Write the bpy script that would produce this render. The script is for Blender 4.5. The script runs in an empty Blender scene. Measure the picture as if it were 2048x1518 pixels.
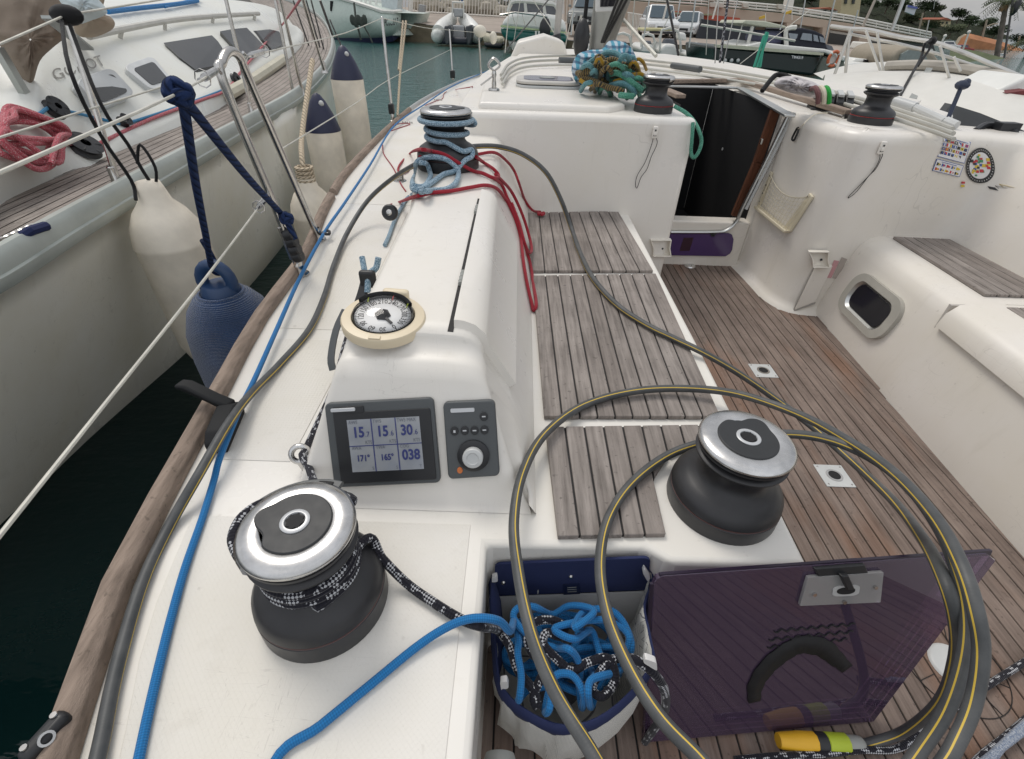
EXPO = 0.16
import bpy, bmesh, math, random
from mathutils import Vector as V, Matrix, noise as mnoise
from mathutils.bvhtree import BVHTree
random.seed(7)
rad = math.radians
# ---------------------------------------------------------------- camera and pixel->world helpers
F, CX, CY, P, R, H = 950., 1024., 759., rad(37.35), rad(2.0), .78
def ray(px, py):
    u = (px-CX)/F; v = (CY-py)/F
    c, s = math.cos(R), math.sin(R)
    a = u*c-v*s; b = u*s+v*c
    return V((a, math.cos(P)+b*math.sin(P), -math.sin(P)+b*math.cos(P)))
O = V((0, 0, H))
def Zp(px, py, z=0.): d = ray(px, py); return O+d*((z-H)/d.z)
def Yp(px, py, y): d = ray(px, py); return O+d*(y/d.y)
def Xp(px, py, x): d = ray(px, py); return O+d*(x/d.x)
def PLp(px, py, p0, n): d = ray(px, py); n = V(n); return O+d*((V(p0)-O).dot(n)/d.dot(n))
def bvh(ob):
    m = ob.data; return BVHTree.FromPolygons([v.co.copy() for v in m.vertices], [tuple(p.vertices) for p in m.polygons])
def Hp(px, py, tree, off=0.):
    h = tree.ray_cast(O, ray(px, py).normalized())
    return h[0]+h[1]*off if h[0] is not None else None

S = bpy.context.scene
COL = S.collection
# ---------------------------------------------------------------- tagging
def tag(o, label=None, cat=None, group=None, kind=None):
    if label: o['label'] = label
    if cat: o['category'] = cat
    if group: o['group'] = group
    if kind: o['kind'] = kind
    return o
def empty(name, loc=(0, 0, 0), rz=0., label=None, cat=None, group=None):
    o = bpy.data.objects.new(name, None); COL.objects.link(o)
    o.location = loc; o.rotation_euler.z = rz; o.empty_display_size = .1
    return tag(o, label, cat, group)
def copy_tree(o, parent=None):
    c = o.copy(); COL.objects.link(c)
    if parent is not None: c.parent = parent
    for ch in list(o.children): copy_tree(ch, c)
    return c
# ---------------------------------------------------------------- mesh builder
def crom(pts, k=8, closed=False):
    n = len(pts); out = []
    rng = range(n) if closed else range(n-1)
    for i in rng:
        if closed: p0, p1, p2, p3 = pts[i-1], pts[i], pts[(i+1) % n], pts[(i+2) % n]
        else:
            p1, p2 = pts[i], pts[i+1]
            p0 = pts[i-1] if i else p1*2-p2
            p3 = pts[i+2] if i+2 < n else p2*2-p1
        for j in range(k):
            t = j/k
            out.append(.5*((2*p1)+(p2-p0)*t+(2*p0-5*p1+4*p2-p3)*t*t+(3*p1-p0-3*p2+p3)*t*t*t))
    if not closed: out.append(pts[-1].copy())
    return out
class B:
    RK = 1.
    def __init__(s): s.v = []; s.f = []; s.uv = []; s.mi = []; s.hasuv = False
    def add(s, verts, faces, mi=0, uvs=None):
        o = len(s.v); s.v += [V(p) for p in verts]
        for i, f in enumerate(faces):
            s.f.append([o+k for k in f]); s.mi.append(mi)
            s.uv.append(uvs[i] if uvs else None)
        if uvs: s.hasuv = True
        return s
    def obox(s, p, mi=0):   # 8 pts: bottom 4, top 4
        return s.add(p, [(3, 2, 1, 0), (4, 5, 6, 7), (0, 1, 5, 4), (1, 2, 6, 5), (2, 3, 7, 6), (3, 0, 4, 7)], mi)
    def box(s, c, d, M=None, mi=0):
        x, y, z = d[0]/2, d[1]/2, d[2]/2
        p = [V(q) for q in ((-x, -y, -z), (x, -y, -z), (x, y, -z), (-x, y, -z), (-x, -y, z), (x, -y, z), (x, y, z), (-x, y, z))]
        if M: p = [M @ q for q in p]
        return s.obox([q+V(c) for q in p], mi)
    def beam(s, a, b, w, h, mi=0, up=(0, 0, 1)):
        a, b = V(a), V(b); d = (b-a).normalized(); r = d.cross(V(up)).normalized(); u = r.cross(d)
        r *= w/2; u *= h/2
        return s.obox([a-r-u, a+r-u, b+r-u, b-r-u, a-r+u, a+r+u, b+r+u, b-r+u], mi)
    def tube(s, pts, r, n=10, k=0, closed=False, mi=0, caps=True, twist=0., rfun=None, flat=None):
        pts = [V(p) for p in pts]; r = r*B.RK
        if k: pts = crom(pts, k, closed)
        m = len(pts); o = len(s.v); L = 0.; prev = None; vs = []; ls = []
        u0 = None
        for i, p in enumerate(pts):
            a = pts[i-1] if (i or closed) else p; b = pts[(i+1) % m] if (i < m-1 or closed) else p
            t = (b-a)
            if t.length < 1e-9: t = V((0, 0, 1))
            t.normalize()
            if u0 is None:
                u = V((0, 0, 1)) if abs(t.z) < .95 else V((0, 1, 0))
            else: u = u0
            u = (u-t*u.dot(t))
            if u.length < 1e-6: u = t.orthogonal()
            u.normalize(); u0 = u; w = t.cross(u)
            if i: L += (p-pts[i-1]).length
            ls.append(L); rr = r if rfun is None else r*rfun(i/(m-1))
            for j in range(n):
                an = 2*math.pi*j/n+twist*L
                e = u*math.cos(an)*(flat or 1)+w*math.sin(an)
                vs.append(p+e*rr)
        fs = []; uvs = []
        rows = m if closed else m-1
        for i in range(rows):
            i2 = (i+1) % m; l2 = ls[i2] if i2 else L+(pts[0]-pts[-1]).length
            for j in range(n):
                j2 = (j+1) % n
                fs.append((i*n+j, i*n+j2, i2*n+j2, i2*n+j))
                uvs.append(((j/n, ls[i]), ((j+1)/n, ls[i]), ((j+1)/n, l2), (j/n, l2)))
        if caps and not closed:
            fs.append(tuple(range(n))[::-1]); uvs.append(tuple((0, 0) for _ in range(n)))
            fs.append(tuple((m-1)*n+j for j in range(n))); uvs.append(tuple((0, L) for _ in range(n)))
        s.add(vs, fs, mi, uvs); return s
    def lathe(s, prof, n=32, c=(0, 0, 0), M=None, mi=0, capb=False, capt=False, a0=0., a1=None):
        vs = []; full = a1 is None; A = 2*math.pi if full else a1-a0; nn = n if full else n+1
        for (r, z) in prof:
            for j in range(nn):
                a = a0+A*j/n; q = V((r*math.cos(a), r*math.sin(a), z))
                if M: q = M @ q
                vs.append(q+V(c))
        fs = []
        for i in range(len(prof)-1):
            for j in range(n):
                j2 = (j+1) % nn if full else j+1
                fs.append((i*nn+j, i*nn+j2, (i+1)*nn+j2, (i+1)*nn+j))
        if capb: fs.append(tuple(range(nn))[::-1])
        if capt: fs.append(tuple((len(prof)-1)*nn+j for j in range(nn)))
        return s.add(vs, fs, mi)
    def grid(s, rows, mi=0, closed=False):
        n = len(rows[0]); vs = [p for r in rows for p in r]; fs = []
        for i in range(len(rows)-1):
            for j in range(n if closed else n-1):
                j2 = (j+1) % n
                fs.append((i*n+j, i*n+j2, (i+1)*n+j2, (i+1)*n+j))
        return s.add(vs, fs, mi)
    def prism(s, poly, vec, mi=0, mis=None):
        n = len(poly); a = [V(p) for p in poly]; b = [p+V(vec) for p in a]
        fs = [tuple(range(n))[::-1], tuple(range(n, 2*n))]+[(i, (i+1) % n, n+(i+1) % n, n+i) for i in range(n)]
        return s.add(a+b, fs, mi)
    def sphere(s, c, r, n=12, m=8, sc=(1, 1, 1), mi=0, M=None):
        r = r*B.RK; pr = [(math.sin(math.pi*i/m)*r+1e-5, -math.cos(math.pi*i/m)*r) for i in range(m+1)]
        vs = []
        MM = Matrix.Diagonal((sc[0], sc[1], sc[2]))
        if M: MM = M @ MM
        return s.lathe(pr, n, c, MM, mi)
    def qpoly(s, Q, pts, h0, h1, mi=0):
        a = [Q(u, v, h0) for u, v in pts]; b = [Q(u, v, h1) for u, v in pts]; n = len(pts)
        fs = [tuple(range(n, 2*n))]+[(i, (i+1) % n, n+(i+1) % n, n+i) for i in range(n)]
        if h0 < 0: fs.append(tuple(range(n))[::-1])
        return s.add(a+b, fs, mi)
    def qrect(s, Q, u0, v0, u1, v1, h0, h1, mi=0, r=0., ar=1.):
        if r <= 0: return s.qpoly(Q, [(u0, v0), (u1, v0), (u1, v1), (u0, v1)], h0, h1, mi)
        pts = rrect(u0, v0, u1, v1, r, r*ar); return s.qpoly(Q, pts, h0, h1, mi)
    def qdisc(s, Q, u, v, ru, rv, h0, h1, mi=0, n=20):
        return s.qpoly(Q, [(u+ru*math.cos(2*math.pi*i/n), v+rv*math.sin(2*math.pi*i/n)) for i in range(n)], h0, h1, mi)
    def qtext(s, Q, txt, u, v, hu, hv, h, mi=0, align='LEFT', bold=0., xs=1.):
        vs, ps = glyph(txt, align, bold)
        return s.add([Q(u+x*hu*xs, v+y*hv, h) for x, y in vs], ps, mi)
    def xform(s, M): s.v = [M @ p for p in s.v]; return s
    def build(s, name, mats, parent=None, smooth=35, bevel=0., bseg=3, sub=0, loc=None, rot=None, scale=None, solid=0., label=None):
        me = bpy.data.meshes.new(name); me.from_pydata([tuple(p) for p in s.v], [], s.f)
        if not isinstance(mats, (list, tuple)): mats = [mats]
        for m in mats: me.materials.append(m)
        me.polygons.foreach_set('material_index', s.mi)
        if s.hasuv:
            ul = me.uv_layers.new(name='UVMap'); k = 0
            for pi, poly in enumerate(me.polygons):
                u = s.uv[pi]
                for q in range(poly.loop_total):
                    if u: ul.data[poly.loop_start+q].uv = u[q]
        bm = bmesh.new(); bm.from_mesh(me); bmesh.ops.recalc_face_normals(bm, faces=bm.faces); bm.to_mesh(me); bm.free()
        if smooth:
            me.shade_smooth()
            if smooth < 180: me.set_sharp_from_angle(angle=rad(smooth))
        return place(name, me, parent, loc, rot, scale, bevel, bseg, sub, solid, label)
def place(name, me, parent=None, loc=None, rot=None, scale=None, bevel=0., bseg=3, sub=0, solid=0., label=None):
    o = bpy.data.objects.new(name, me); COL.objects.link(o)
    if parent is not None: o.parent = parent
    if loc is not None: o.location = loc
    if rot is not None: o.rotation_euler = rot
    if scale is not None: o.scale = scale
    if solid:
        md = o.modifiers.new('s', 'SOLIDIFY'); md.thickness = solid; md.offset = 0
    if bevel:
        md = o.modifiers.new('b', 'BEVEL'); md.width = bevel; md.segments = bseg; md.limit_method = 'ANGLE'; md.angle_limit = rad(32)
        md.harden_normals = False
    if sub:
        md = o.modifiers.new('u', 'SUBSURF'); md.levels = sub; md.render_levels = sub
    if label: o['label'] = label
    return o
_gl = {}
def glyph(txt, align='LEFT', bold=0.):
    k = (txt, align, bold)
    if k not in _gl:
        cu = bpy.data.curves.new('t', 'FONT'); cu.body = txt; cu.size = 1.; cu.align_x = align; cu.offset = bold; cu.resolution_u = 3
        o = bpy.data.objects.new('t', cu); COL.objects.link(o)
        dg = bpy.context.evaluated_depsgraph_get(); dg.update()
        me = bpy.data.meshes.new_from_object(o.evaluated_get(dg))
        _gl[k] = ([(v.co.x, v.co.y) for v in me.vertices], [tuple(p.vertices) for p in me.polygons])
        bpy.data.objects.remove(o); bpy.data.curves.remove(cu); bpy.data.meshes.remove(me)
    return _gl[k]
def rrect(u0, v0, u1, v1, ru, rv=None, n=5):
    rv = rv or ru; out = []
    for cx, cy, a in ((u1-ru, v1-rv, 0), (u0+ru, v1-rv, 90), (u0+ru, v0+rv, 180), (u1-ru, v0+rv, 270)):
        for i in range(n+1):
            t = rad(a+90*i/n); out.append((cx+ru*math.cos(t), cy+rv*math.sin(t)))
    return out
def quad(bl, br, tr, tl):
    bl, br, tr, tl = V(bl), V(br), V(tr), V(tl)
    n = ((br-bl).cross(tl-bl)+(tr-tl).cross(tr-br)).normalized()
    return lambda u, v, h=0.: (bl*(1-u)+br*u)*(1-v)+(tl*(1-u)+tr*u)*v+n*h
def lerp(a, b, t): return a+(b-a)*t
def interp(tab, x):
    if x <= tab[0][0]: return tab[0][1]
    for (a, b), (c, d) in zip(tab, tab[1:]):
        if x <= c: return b+(d-b)*(x-a)/(c-a)
    return tab[-1][1]
# ---------------------------------------------------------------- materials
MATS = {}
class NT:
    def __init__(s, name):
        m = bpy.data.materials.new(name); m.use_nodes = True; s.m = m; s.t = m.node_tree; s.N = s.t.nodes; s.L = s.t.links
        s.b = s.N['Principled BSDF']; s.out = s.N['Material Output']
    def n(s, typ, **kw):
        nd = s.N.new('ShaderNode'+typ)
        for k, v in kw.items():
            if k.startswith('i_'):
                key = k[2:]; key = int(key) if key.isdigit() else key.replace('_', ' ')
                inp = nd.inputs[key]
                if hasattr(v, 'links') or isinstance(v, bpy.types.NodeSocket): s.L.new(v, inp)
                else: inp.default_value = v
            else: setattr(nd, k, v)
        return nd
    def lk(s, a, b): s.L.new(a, b)
    def math(s, op, a, b=0., c=None):
        nd = s.N.new('ShaderNodeMath'); nd.operation = op
        for i, q in enumerate((a, b, c)):
            if q is None: continue
            if isinstance(q, bpy.types.NodeSocket): s.L.new(q, nd.inputs[i])
            else: nd.inputs[i].default_value = q
        return nd.outputs[0]
    def mix(s, f, a, b, blend='MIX'):
        nd = s.N.new('ShaderNodeMix'); nd.data_type = 'RGBA'; nd.blend_type = blend
        for i, q in ((0, f), (6, a), (7, b)):
            if isinstance(q, bpy.types.NodeSocket): s.L.new(q, nd.inputs[i])
            else: nd.inputs[i].default_value = q if i == 0 else (*q[:3], 1)
        return nd.outputs[2]
    def ramp(s, f, a, b):
        nd = s.N.new('ShaderNodeMapRange'); nd.inputs[1].default_value = a; nd.inputs[2].default_value = b
        s.L.new(f, nd.inputs[0]); return nd.outputs[0]
    def bump(s, h, st=.3, d=.002, prev=None):
        nd = s.N.new('ShaderNodeBump'); nd.inputs['Strength'].default_value = st; nd.inputs['Distance'].default_value = d
        s.L.new(h, nd.inputs['Height'])
        if prev: s.L.new(prev, nd.inputs['Normal'])
        s.L.new(nd.outputs[0], s.b.inputs['Normal']); return nd.outputs[0]
    def obj(s, sc=(1, 1, 1)):
        tc = s.n('TexCoord'); mp = s.n('Mapping'); mp.inputs['Scale'].default_value = sc
        s.lk(tc.outputs['Object'], mp.inputs[0]); return mp.outputs[0]
    def noise(s, vec, scale, detail=3, rough=.55):
        nd = s.n('TexNoise'); nd.inputs['Scale'].default_value = scale; nd.inputs['Detail'].default_value = detail; nd.inputs['Roughness'].default_value = rough
        if vec: s.lk(vec, nd.inputs['Vector'])
        return nd.outputs[0]
    def col(s, c):
        if isinstance(c, bpy.types.NodeSocket): s.lk(c, s.b.inputs['Base Color'])
        else: s.b.inputs['Base Color'].default_value = (*c, 1)
    def set(s, **kw):
        for k, v in kw.items():
            inp = s.b.inputs[k.replace('_', ' ')]
            if isinstance(v, bpy.types.NodeSocket): s.lk(v, inp)
            else: inp.default_value = v
def mat(name, c, rough=.5, metal=0., var=.08, sc=8., bsc=0., bst=.2, bd=.001, coat=0., spec=.5, rvar=0.):
    k = NT(name); o = k.obj()
    n = k.noise(o, sc, 4)
    f = k.ramp(n, .3, .7)
    k.col(k.mix(f, [x*(1-var) for x in c], [min(1, x*(1+var)) for x in c]))
    k.set(Roughness=rough, Metallic=metal, Coat_Weight=coat, Specular_IOR_Level=spec)
    if rvar: k.set(Roughness=k.math('ADD', rough-rvar/2, k.math('MULTIPLY', k.noise(o, sc*2.3, 3), rvar)))
    if bsc: k.bump(k.noise(o, bsc, 3), bst, bd)
    MATS[name] = k.m; return k.m
def gelcoat(name, c, nonskid=False, dirt=.06):
    k = NT(name); o = k.obj(); n = k.ramp(k.noise(o, 2.2, 5, .6), .35, .75)
    c1 = k.mix(n, c, [c[0]*(1-dirt*.8), c[1]*(1-dirt), c[2]*(1-dirt*1.7)])
    sp = k.ramp(k.noise(o, 42, 2, .5), .70, .80)          # small scuffs and specks
    c2 = k.mix(k.math('MULTIPLY', sp, .3), c1, (.34, .31, .27))
    st = k.ramp(k.noise(k.obj((14, 14, 1.6)), 1.4, 4, .6), .58, .8)   # run-off streaks
    sn = k.noise(k.obj((3, 60, 3)), 1.6, 2, .4); sn2 = k.noise(k.obj((55, 4, 8)), 1.3, 2, .4)
    scr = k.math('MAXIMUM', k.math('LESS_THAN', k.math('ABSOLUTE', k.math('SUBTRACT', sn, .5)), .0035), k.math('LESS_THAN', k.math('ABSOLUTE', k.math('SUBTRACT', sn2, .52)), .0028))
    scr = k.math('MULTIPLY', scr, k.ramp(k.noise(o, 3.1, 2), .52, .62))
    c2 = k.mix(k.math('MULTIPLY', scr, .28), c2, (.40, .37, .33))
    c3 = k.mix(k.math('MULTIPLY', st, .2), c2, (.44, .40, .32))
    k.col(c3); k.set(Roughness=k.math('ADD', .26, k.math('MULTIPLY', n, .2)), Specular_IOR_Level=.45)
    if nonskid:
        ck = k.n('TexChecker'); ck.inputs['Scale'].default_value = 1.
        mp = k.n('Mapping'); mp.inputs['Rotation'].default_value = (0, 0, rad(45)); k.lk(k.obj((165, 165, .01)), mp.inputs[0]); k.lk(mp.outputs[0], ck.inputs[0])
        ge = k.n('NewGeometry'); sx = k.n('SeparateXYZ'); k.lk(ge.outputs['Normal'], sx.inputs[0])
        up = k.ramp(sx.outputs[2], .95, .99)
        k.bump(k.math('MULTIPLY', ck.outputs[1], up), .55, .0016)
        k.set(Roughness=k.math('ADD', .35, k.math('MULTIPLY', up, .2)))
    else: k.bump(k.noise(o, 5, 2), .05, .004)
    MATS[name] = k.m; return k.m
def teak(name, c1, c2, red=0., sc=(28, 1.6, 8), dark=.5):
    k = NT(name); o = k.obj(sc); o1 = k.obj()
    gi = k.n('NewGeometry'); rnd = gi.outputs['Random Per Island']
    ad = k.n('VectorMath', operation='ADD'); k.lk(o, ad.inputs[0])
    cb = k.n('CombineXYZ'); k.lk(k.math('MULTIPLY', rnd, 37.), cb.inputs[1]); k.lk(k.math('MULTIPLY', rnd, 11.), cb.inputs[0]); k.lk(cb.outputs[0], ad.inputs[1])
    g = k.noise(ad.outputs[0], 3.5, 6, .7); g2 = k.noise(ad.outputs[0], 14., 4, .75)
    base = k.mix(rnd, c1, c2)
    base = k.mix(k.ramp(g, .32, .66), [x*.5 for x in c1], base)
    base = k.mix(k.math('MULTIPLY', k.ramp(g2, .48, .74), .7), base, [x*dark for x in c1])
    blot = k.ramp(k.noise(o1, 5.5, 4, .6), .45, .75)
    base = k.mix(k.math('MULTIPLY', blot, .35), base, [x*1.28 for x in c2])
    if red:
        rm = k.math('MULTIPLY', k.ramp(k.noise(k.obj((3.2, .9, 1)), 1.7, 3, .5), .54, .68), red)
        rm = k.math('MULTIPLY', rm, k.ramp(k.math('ADD', rnd, k.math('MULTIPLY', g, .6)), .35, .8))
        base = k.mix(rm, base, (.235, .105, .05))
    spk = k.ramp(k.noise(o1, 70, 2, .5), .66, .72)
    base = k.mix(k.math('MULTIPLY', spk, .5), base, [x*.3 for x in c1])
    k.col(base); k.set(Roughness=.78, Specular_IOR_Level=.25)
    k.bump(k.math('ADD', g, k.math('MULTIPLY', g2, .7)), .8, .0018)
    MATS[name] = k.m; return k.m
def rope(name, c, c2=None, pat=None, pv=160., pu=8., thr=.5, fleck=0.):
    """UV: u round the rope, v metres along it"""
    k = NT(name); tc = k.n('TexCoord'); sp = k.n('SeparateXYZ'); k.lk(tc.outputs['UV'], sp.inputs[0])
    u, v = sp.outputs[0], sp.outputs[1]
    # braid: two diagonal wave families
    a = k.math('SINE', k.math('ADD', k.math('MULTIPLY', u, 6.283*pu/2), k.math('MULTIPLY', v, pv*6.283/2)))
    b = k.math('SINE', k.math('SUBTRACT', k.math('MULTIPLY', u, 6.283*pu/2), k.math('MULTIPLY', v, pv*6.283/2)))
    br = k.math('MULTIPLY', a, b)
    o = k.obj()
    base = k.mix(k.ramp(br, -.8, .8), [x*.62 for x in c], c)
    if c2 and pat == 'fleck':
        cv = k.n('CombineXYZ'); k.lk(k.math('MULTIPLY', u, 3.), cv.inputs[0]); k.lk(k.math('MULTIPLY', v, 46.), cv.inputs[1])
        m = k.math('GREATER_THAN', k.noise(cv.outputs[0], 1., 1, .4), thr)
        ch = k.math('GREATER_THAN', br, .05)
        base = k.mix(k.math('MULTIPLY', m, ch), base, c2)
    if c2 and pat == 'heather':
        m = k.ramp(k.noise(o, 320., 2, .5), .42, .58)
        base = k.mix(m, base, c2)
    if c2 and pat == 'stripe':
        m = k.math('GREATER_THAN', k.math('SINE', k.math('ADD', k.math('MULTIPLY', v, pv*3.), k.math('MULTIPLY', u, 6.283))), thr)
        base = k.mix(m, base, c2)
    if fleck:
        base = k.mix(k.math('MULTIPLY', k.ramp(k.noise(o, 240., 2), .55, .65), fleck), base, (.7, .68, .66))
    dn = k.ramp(k.noise(o, 9, 4), .35, .75); base = k.mix(k.math('MULTIPLY', dn, .25), base, [x*.7 for x in c])
    k.col(base); k.set(Roughness=.8, Specular_IOR_Level=.25, Sheen_Weight=.15); k.bump(br, .6, .001)
    MATS[name] = k.m; return k.m
def twist_rope(name, c, pv=26.):
    k = NT(name); tc = k.n('TexCoord'); sp = k.n('SeparateXYZ'); k.lk(tc.outputs['UV'], sp.inputs[0])
    a = k.math('ABSOLUTE', k.math('SINE', k.math('ADD', k.math('MULTIPLY', sp.outputs[0], 6.283*1.5), k.math('MULTIPLY', sp.outputs[1], pv*3.1416))))
    nz = k.noise(k.obj(), 150, 3)
    k.col(k.mix(k.ramp(a, 0., .6), [x*.35 for x in c], k.mix(k.ramp(nz, .3, .7), c, [x*1.4 for x in c]))); k.set(Roughness=.85, Specular_IOR_Level=.2); k.bump(a, .9, .004)
    return k.m
def cablemat():
    k = NT('cable_rubber'); tc = k.n('TexCoord'); sp = k.n('SeparateXYZ'); k.lk(tc.outputs['UV'], sp.inputs[0])
    u, v = sp.outputs[0], sp.outputs[1]
    dr = k.math('ADD', u, k.math('ADD', k.math('MULTIPLY', k.math('SINE', k.math('MULTIPLY', v, 3.1)), .07), -.10))
    d1 = k.math('ABSOLUTE', dr); m = k.math('LESS_THAN', d1, .018)
    dr2 = k.math('ADD', u, k.math('ADD', k.math('MULTIPLY', k.math('SINE', k.math('MULTIPLY', v, 3.1)), .07), -.60))
    m2 = k.math('LESS_THAN', k.math('ABSOLUTE', dr2), .018)
    m = k.math('MAXIMUM', m, m2)
    n = k.noise(k.obj(), 25, 4)
    k.col(k.mix(m, k.mix(k.ramp(n, .35, .7), (.062, .066, .068), (.095, .098, .098)), (.62, .43, .06)))
    rb = k.math('SINE', k.math('MULTIPLY', v, 1500.)); k.bump(rb, .08, .0004)
    k.set(Roughness=.48, Specular_IOR_Level=.4); return k.m
def knit(name, c, sc=260.):
    k = NT(name); o = k.obj(); w = k.n('TexWave', bands_direction='Z'); w.inputs['Scale'].default_value = sc/6.283*.5; w.inputs['Distortion'].default_value = 1.5; w.inputs['Detail'].default_value = 2; w.inputs['Detail Scale'].default_value = 8.
    k.lk(o, w.inputs[0]); n = k.noise(o, 12, 4); n2 = k.noise(o, 180, 2)
    k.col(k.mix(k.ramp(n, .3, .7), [x*.75 for x in c], [x*1.25 for x in c])); k.set(Roughness=.95, Specular_IOR_Level=.1, Sheen_Weight=.5)
    k.bump(k.math('ADD', w.outputs[1], k.math('MULTIPLY', n2, 1.2)), .9, .004); return k.m
def weave(name, c, c2, sc=420.):
    k = NT(name); o = k.obj((1, 1, 1))
    ck = k.n('TexBrick'); ck.inputs['Scale'].default_value = sc/4; ck.offset = 0; ck.inputs['Mortar Size'].default_value = .03; ck.inputs['Brick Width'].default_value = .5; ck.inputs['Row Height'].default_value = .5
    mp = k.n('Mapping'); mp.inputs['Rotation'].default_value = (rad(90), 0, 0); k.lk(o, mp.inputs[0]); k.lk(mp.outputs[0], ck.inputs[0])
    n = k.ramp(k.noise(o, 10, 4), .3, .7)
    k.col(k.mix(ck.outputs[1], k.mix(n, c, [x*.88 for x in c]), c2)); k.set(Roughness=.8); k.bump(ck.outputs[1], -.3, .001); return k.m

WHITE = gelcoat('gelcoat_white', (.78, .75, .70)); DECK = gelcoat('gelcoat_deck', (.78, .755, .705)); NSKID = gelcoat('gelcoat_nonskid', (.76, .735, .685), True, dirt=.09)
WALL = gelcoat('gelcoat_wall', (.75, .715, .665), dirt=.08)
CREAM = mat('cream_plastic', (.70, .60, .43), .4, var=.05)
SLAT = teak('teak_seat', (.285, .248, .222), (.375, .335, .305))
FLOOR = teak('teak_floor', (.225, .170, .142), (.285, .225, .19), red=.45)
RAILW = teak('teak_rail', (.33, .255, .20), (.37, .29, .235), sc=(22, 2.2, 22), dark=.42)
NDECK = teak('teak_old', (.37, .325, .29), (.45, .40, .36))
CAULK = mat('caulk', (.012, .011, .011), .7)
BLACK = mat('black_plastic', (.017, .018, .020), .42, rvar=.2, bsc=300, bst=.08, bd=.0005)
WBLACK = mat('winch_black', (.020, .020, .022), .40, var=.25, sc=14, rvar=.25, bsc=220, bst=.06, bd=.0006)
DGREY = mat('dark_grey_plastic', (.075, .082, .085), .42, rvar=.15); CLUTCH = mat('clutch_grey', (.018, .019, .02), .65, rvar=.1, spec=.2)
GREY = mat('grey_plastic', (.30, .31, .29), .45)
LGREY = mat('light_grey', (.52, .53, .52), .4)
CHROME = mat('chrome', (.60, .595, .585), .24, 1., var=.16, sc=30, rvar=.2)
STEEL = mat('stainless', (.56, .545, .52), .2, 1., var=.12, sc=25, rvar=.2)
ALU = mat('aluminium', (.55, .56, .55), .38, 1., var=.06)
GALU = mat('anodised_grey', (.38, .40, .38), .45, .6)
RED = mat('red_paint', (.55, .05, .05), .5)
NAVY = mat('navy_fabric', (.012, .02, .075), .85, bsc=500, bst=.3)
NAVYP = mat('navy_vinyl', (.012, .016, .05), .4)
FENDW = mat('fender_white', (.80, .73, .61), .45, var=.15, sc=6, rvar=.2, bsc=12, bst=.1, bd=.01)
FENDC = mat('fender_cream', (.66, .62, .52), .5, var=.08, sc=6)
BLUEP = mat('blue_vinyl', (.016, .045, .115), .4)
KNIT = knit('blue_knit', (.016, .045, .118), 700.)
NROPE = twist_rope('navy_rope', (.012, .025, .075)); HEMP = twist_rope('tan_rope', (.50, .42, .31), 34.)
BLUE = rope('blue_rope', (.02, .20, .50), pv=300, pu=10)
BFLECK = rope('black_fleck_rope', (.012, .012, .02), (.50, .51, .53), 'fleck', pv=200, pu=8, thr=.53)
LBLUE = rope('pale_blue_rope', (.13, .24, .33), (.40, .52, .60), 'heather', pv=220)
REDR = rope('red_rope', (.40, .018, .035), pv=320, pu=10)
PINKR = rope('pink_rope', (.55, .10, .13), pv=260, fleck=.6)
GREENR = rope('green_rope', (.04, .23, .15), (.14, .36, .27), 'heather', pv=240)
TEALR = rope('teal_rope', (.07, .21, .24), (.16, .32, .34), 'heather', pv=240)
GOLDR = rope('gold_black_rope', (.25, .175, .06), (.02, .02, .02), 'stripe', pv=180, thr=-.1)
YELR = rope('yellow_rope', (.42, .25, .02), (.05, .1, .25), 'fleck', thr=.62)
BLKR = rope('black_cord', (.012, .012, .013), pv=300)
LBR = rope('light_blue_cord', (.05, .27, .50), pv=260)
CABLE = cablemat()
WIRE = mat('lifeline_wire', (.55, .54, .48), .5, .2, var=.15, sc=20)
YPLUG = mat('yellow_plug', (.75, .42, .02), .4); LPLUG = mat('lime_plug', (.42, .52, .03), .4)
SCREENL = NT('lcd_screen'); SCREENL.col((.20, .215, .24)); SCREENL.set(Roughness=.12); 
_n = SCREENL.noise(SCREENL.obj((1, 1, 1)), 14, 3); SCREENL.col(SCREENL.mix(SCREENL.ramp(_n, .3, .7), (.27, .29, .33), (.36, .37, .37))); SCREENL = SCREENL.m
LCDT = mat('lcd_digits', (.035, .045, .17), .4); LCDG = mat('lcd_grey', (.14, .15, .18), .4)
SILV = mat('silver_print', (.55, .56, .57), .35, .3); ORANGE = mat('orange_button', (.60, .17, .04), .4)
def acrylic(name, tint, dark=(.03, .02, .04), body=.25, rough=.02):
    k = NT(name); k.N.remove(k.b)
    tr = k.n('BsdfTransparent'); tr.inputs[0].default_value = (*tint, 1)
    df = k.n('BsdfDiffuse'); df.inputs[0].default_value = (*dark, 1)
    gl = k.n('BsdfGlossy'); gl.inputs['Roughness'].default_value = rough; gl.inputs[0].default_value = (.9, .88, .95, 1)
    m1 = k.n('MixShader'); m1.inputs[0].default_value = body; k.lk(tr.outputs[0], m1.inputs[1]); k.lk(df.outputs[0], m1.inputs[2])
    fr = k.n('Fresnel'); fr.inputs[0].default_value = 1.65
    m2 = k.n('MixShader'); k.lk(fr.outputs[0], m2.inputs[0]); k.lk(m1.outputs[0], m2.inputs[1]); k.lk(gl.outputs[0], m2.inputs[2])
    k.lk(m2.outputs[0], k.out.inputs[0]); return k.m
PURPLE = acrylic('purple_acrylic', (.58, .47, .60), (.15, .10, .17), .36)
PURPLED = mat('purple_panel', (.065, .035, .12), .12)
CLEAR = acrylic('clear_acrylic', (.85, .87, .85), (.7, .7, .68), .35)
SMOKE = acrylic('smoked_glass', (.12, .12, .13), (.05, .052, .056), .7, .06)
SMOKEH = mat('smoked_hatch', (.16, .16, .22), .08)
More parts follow.
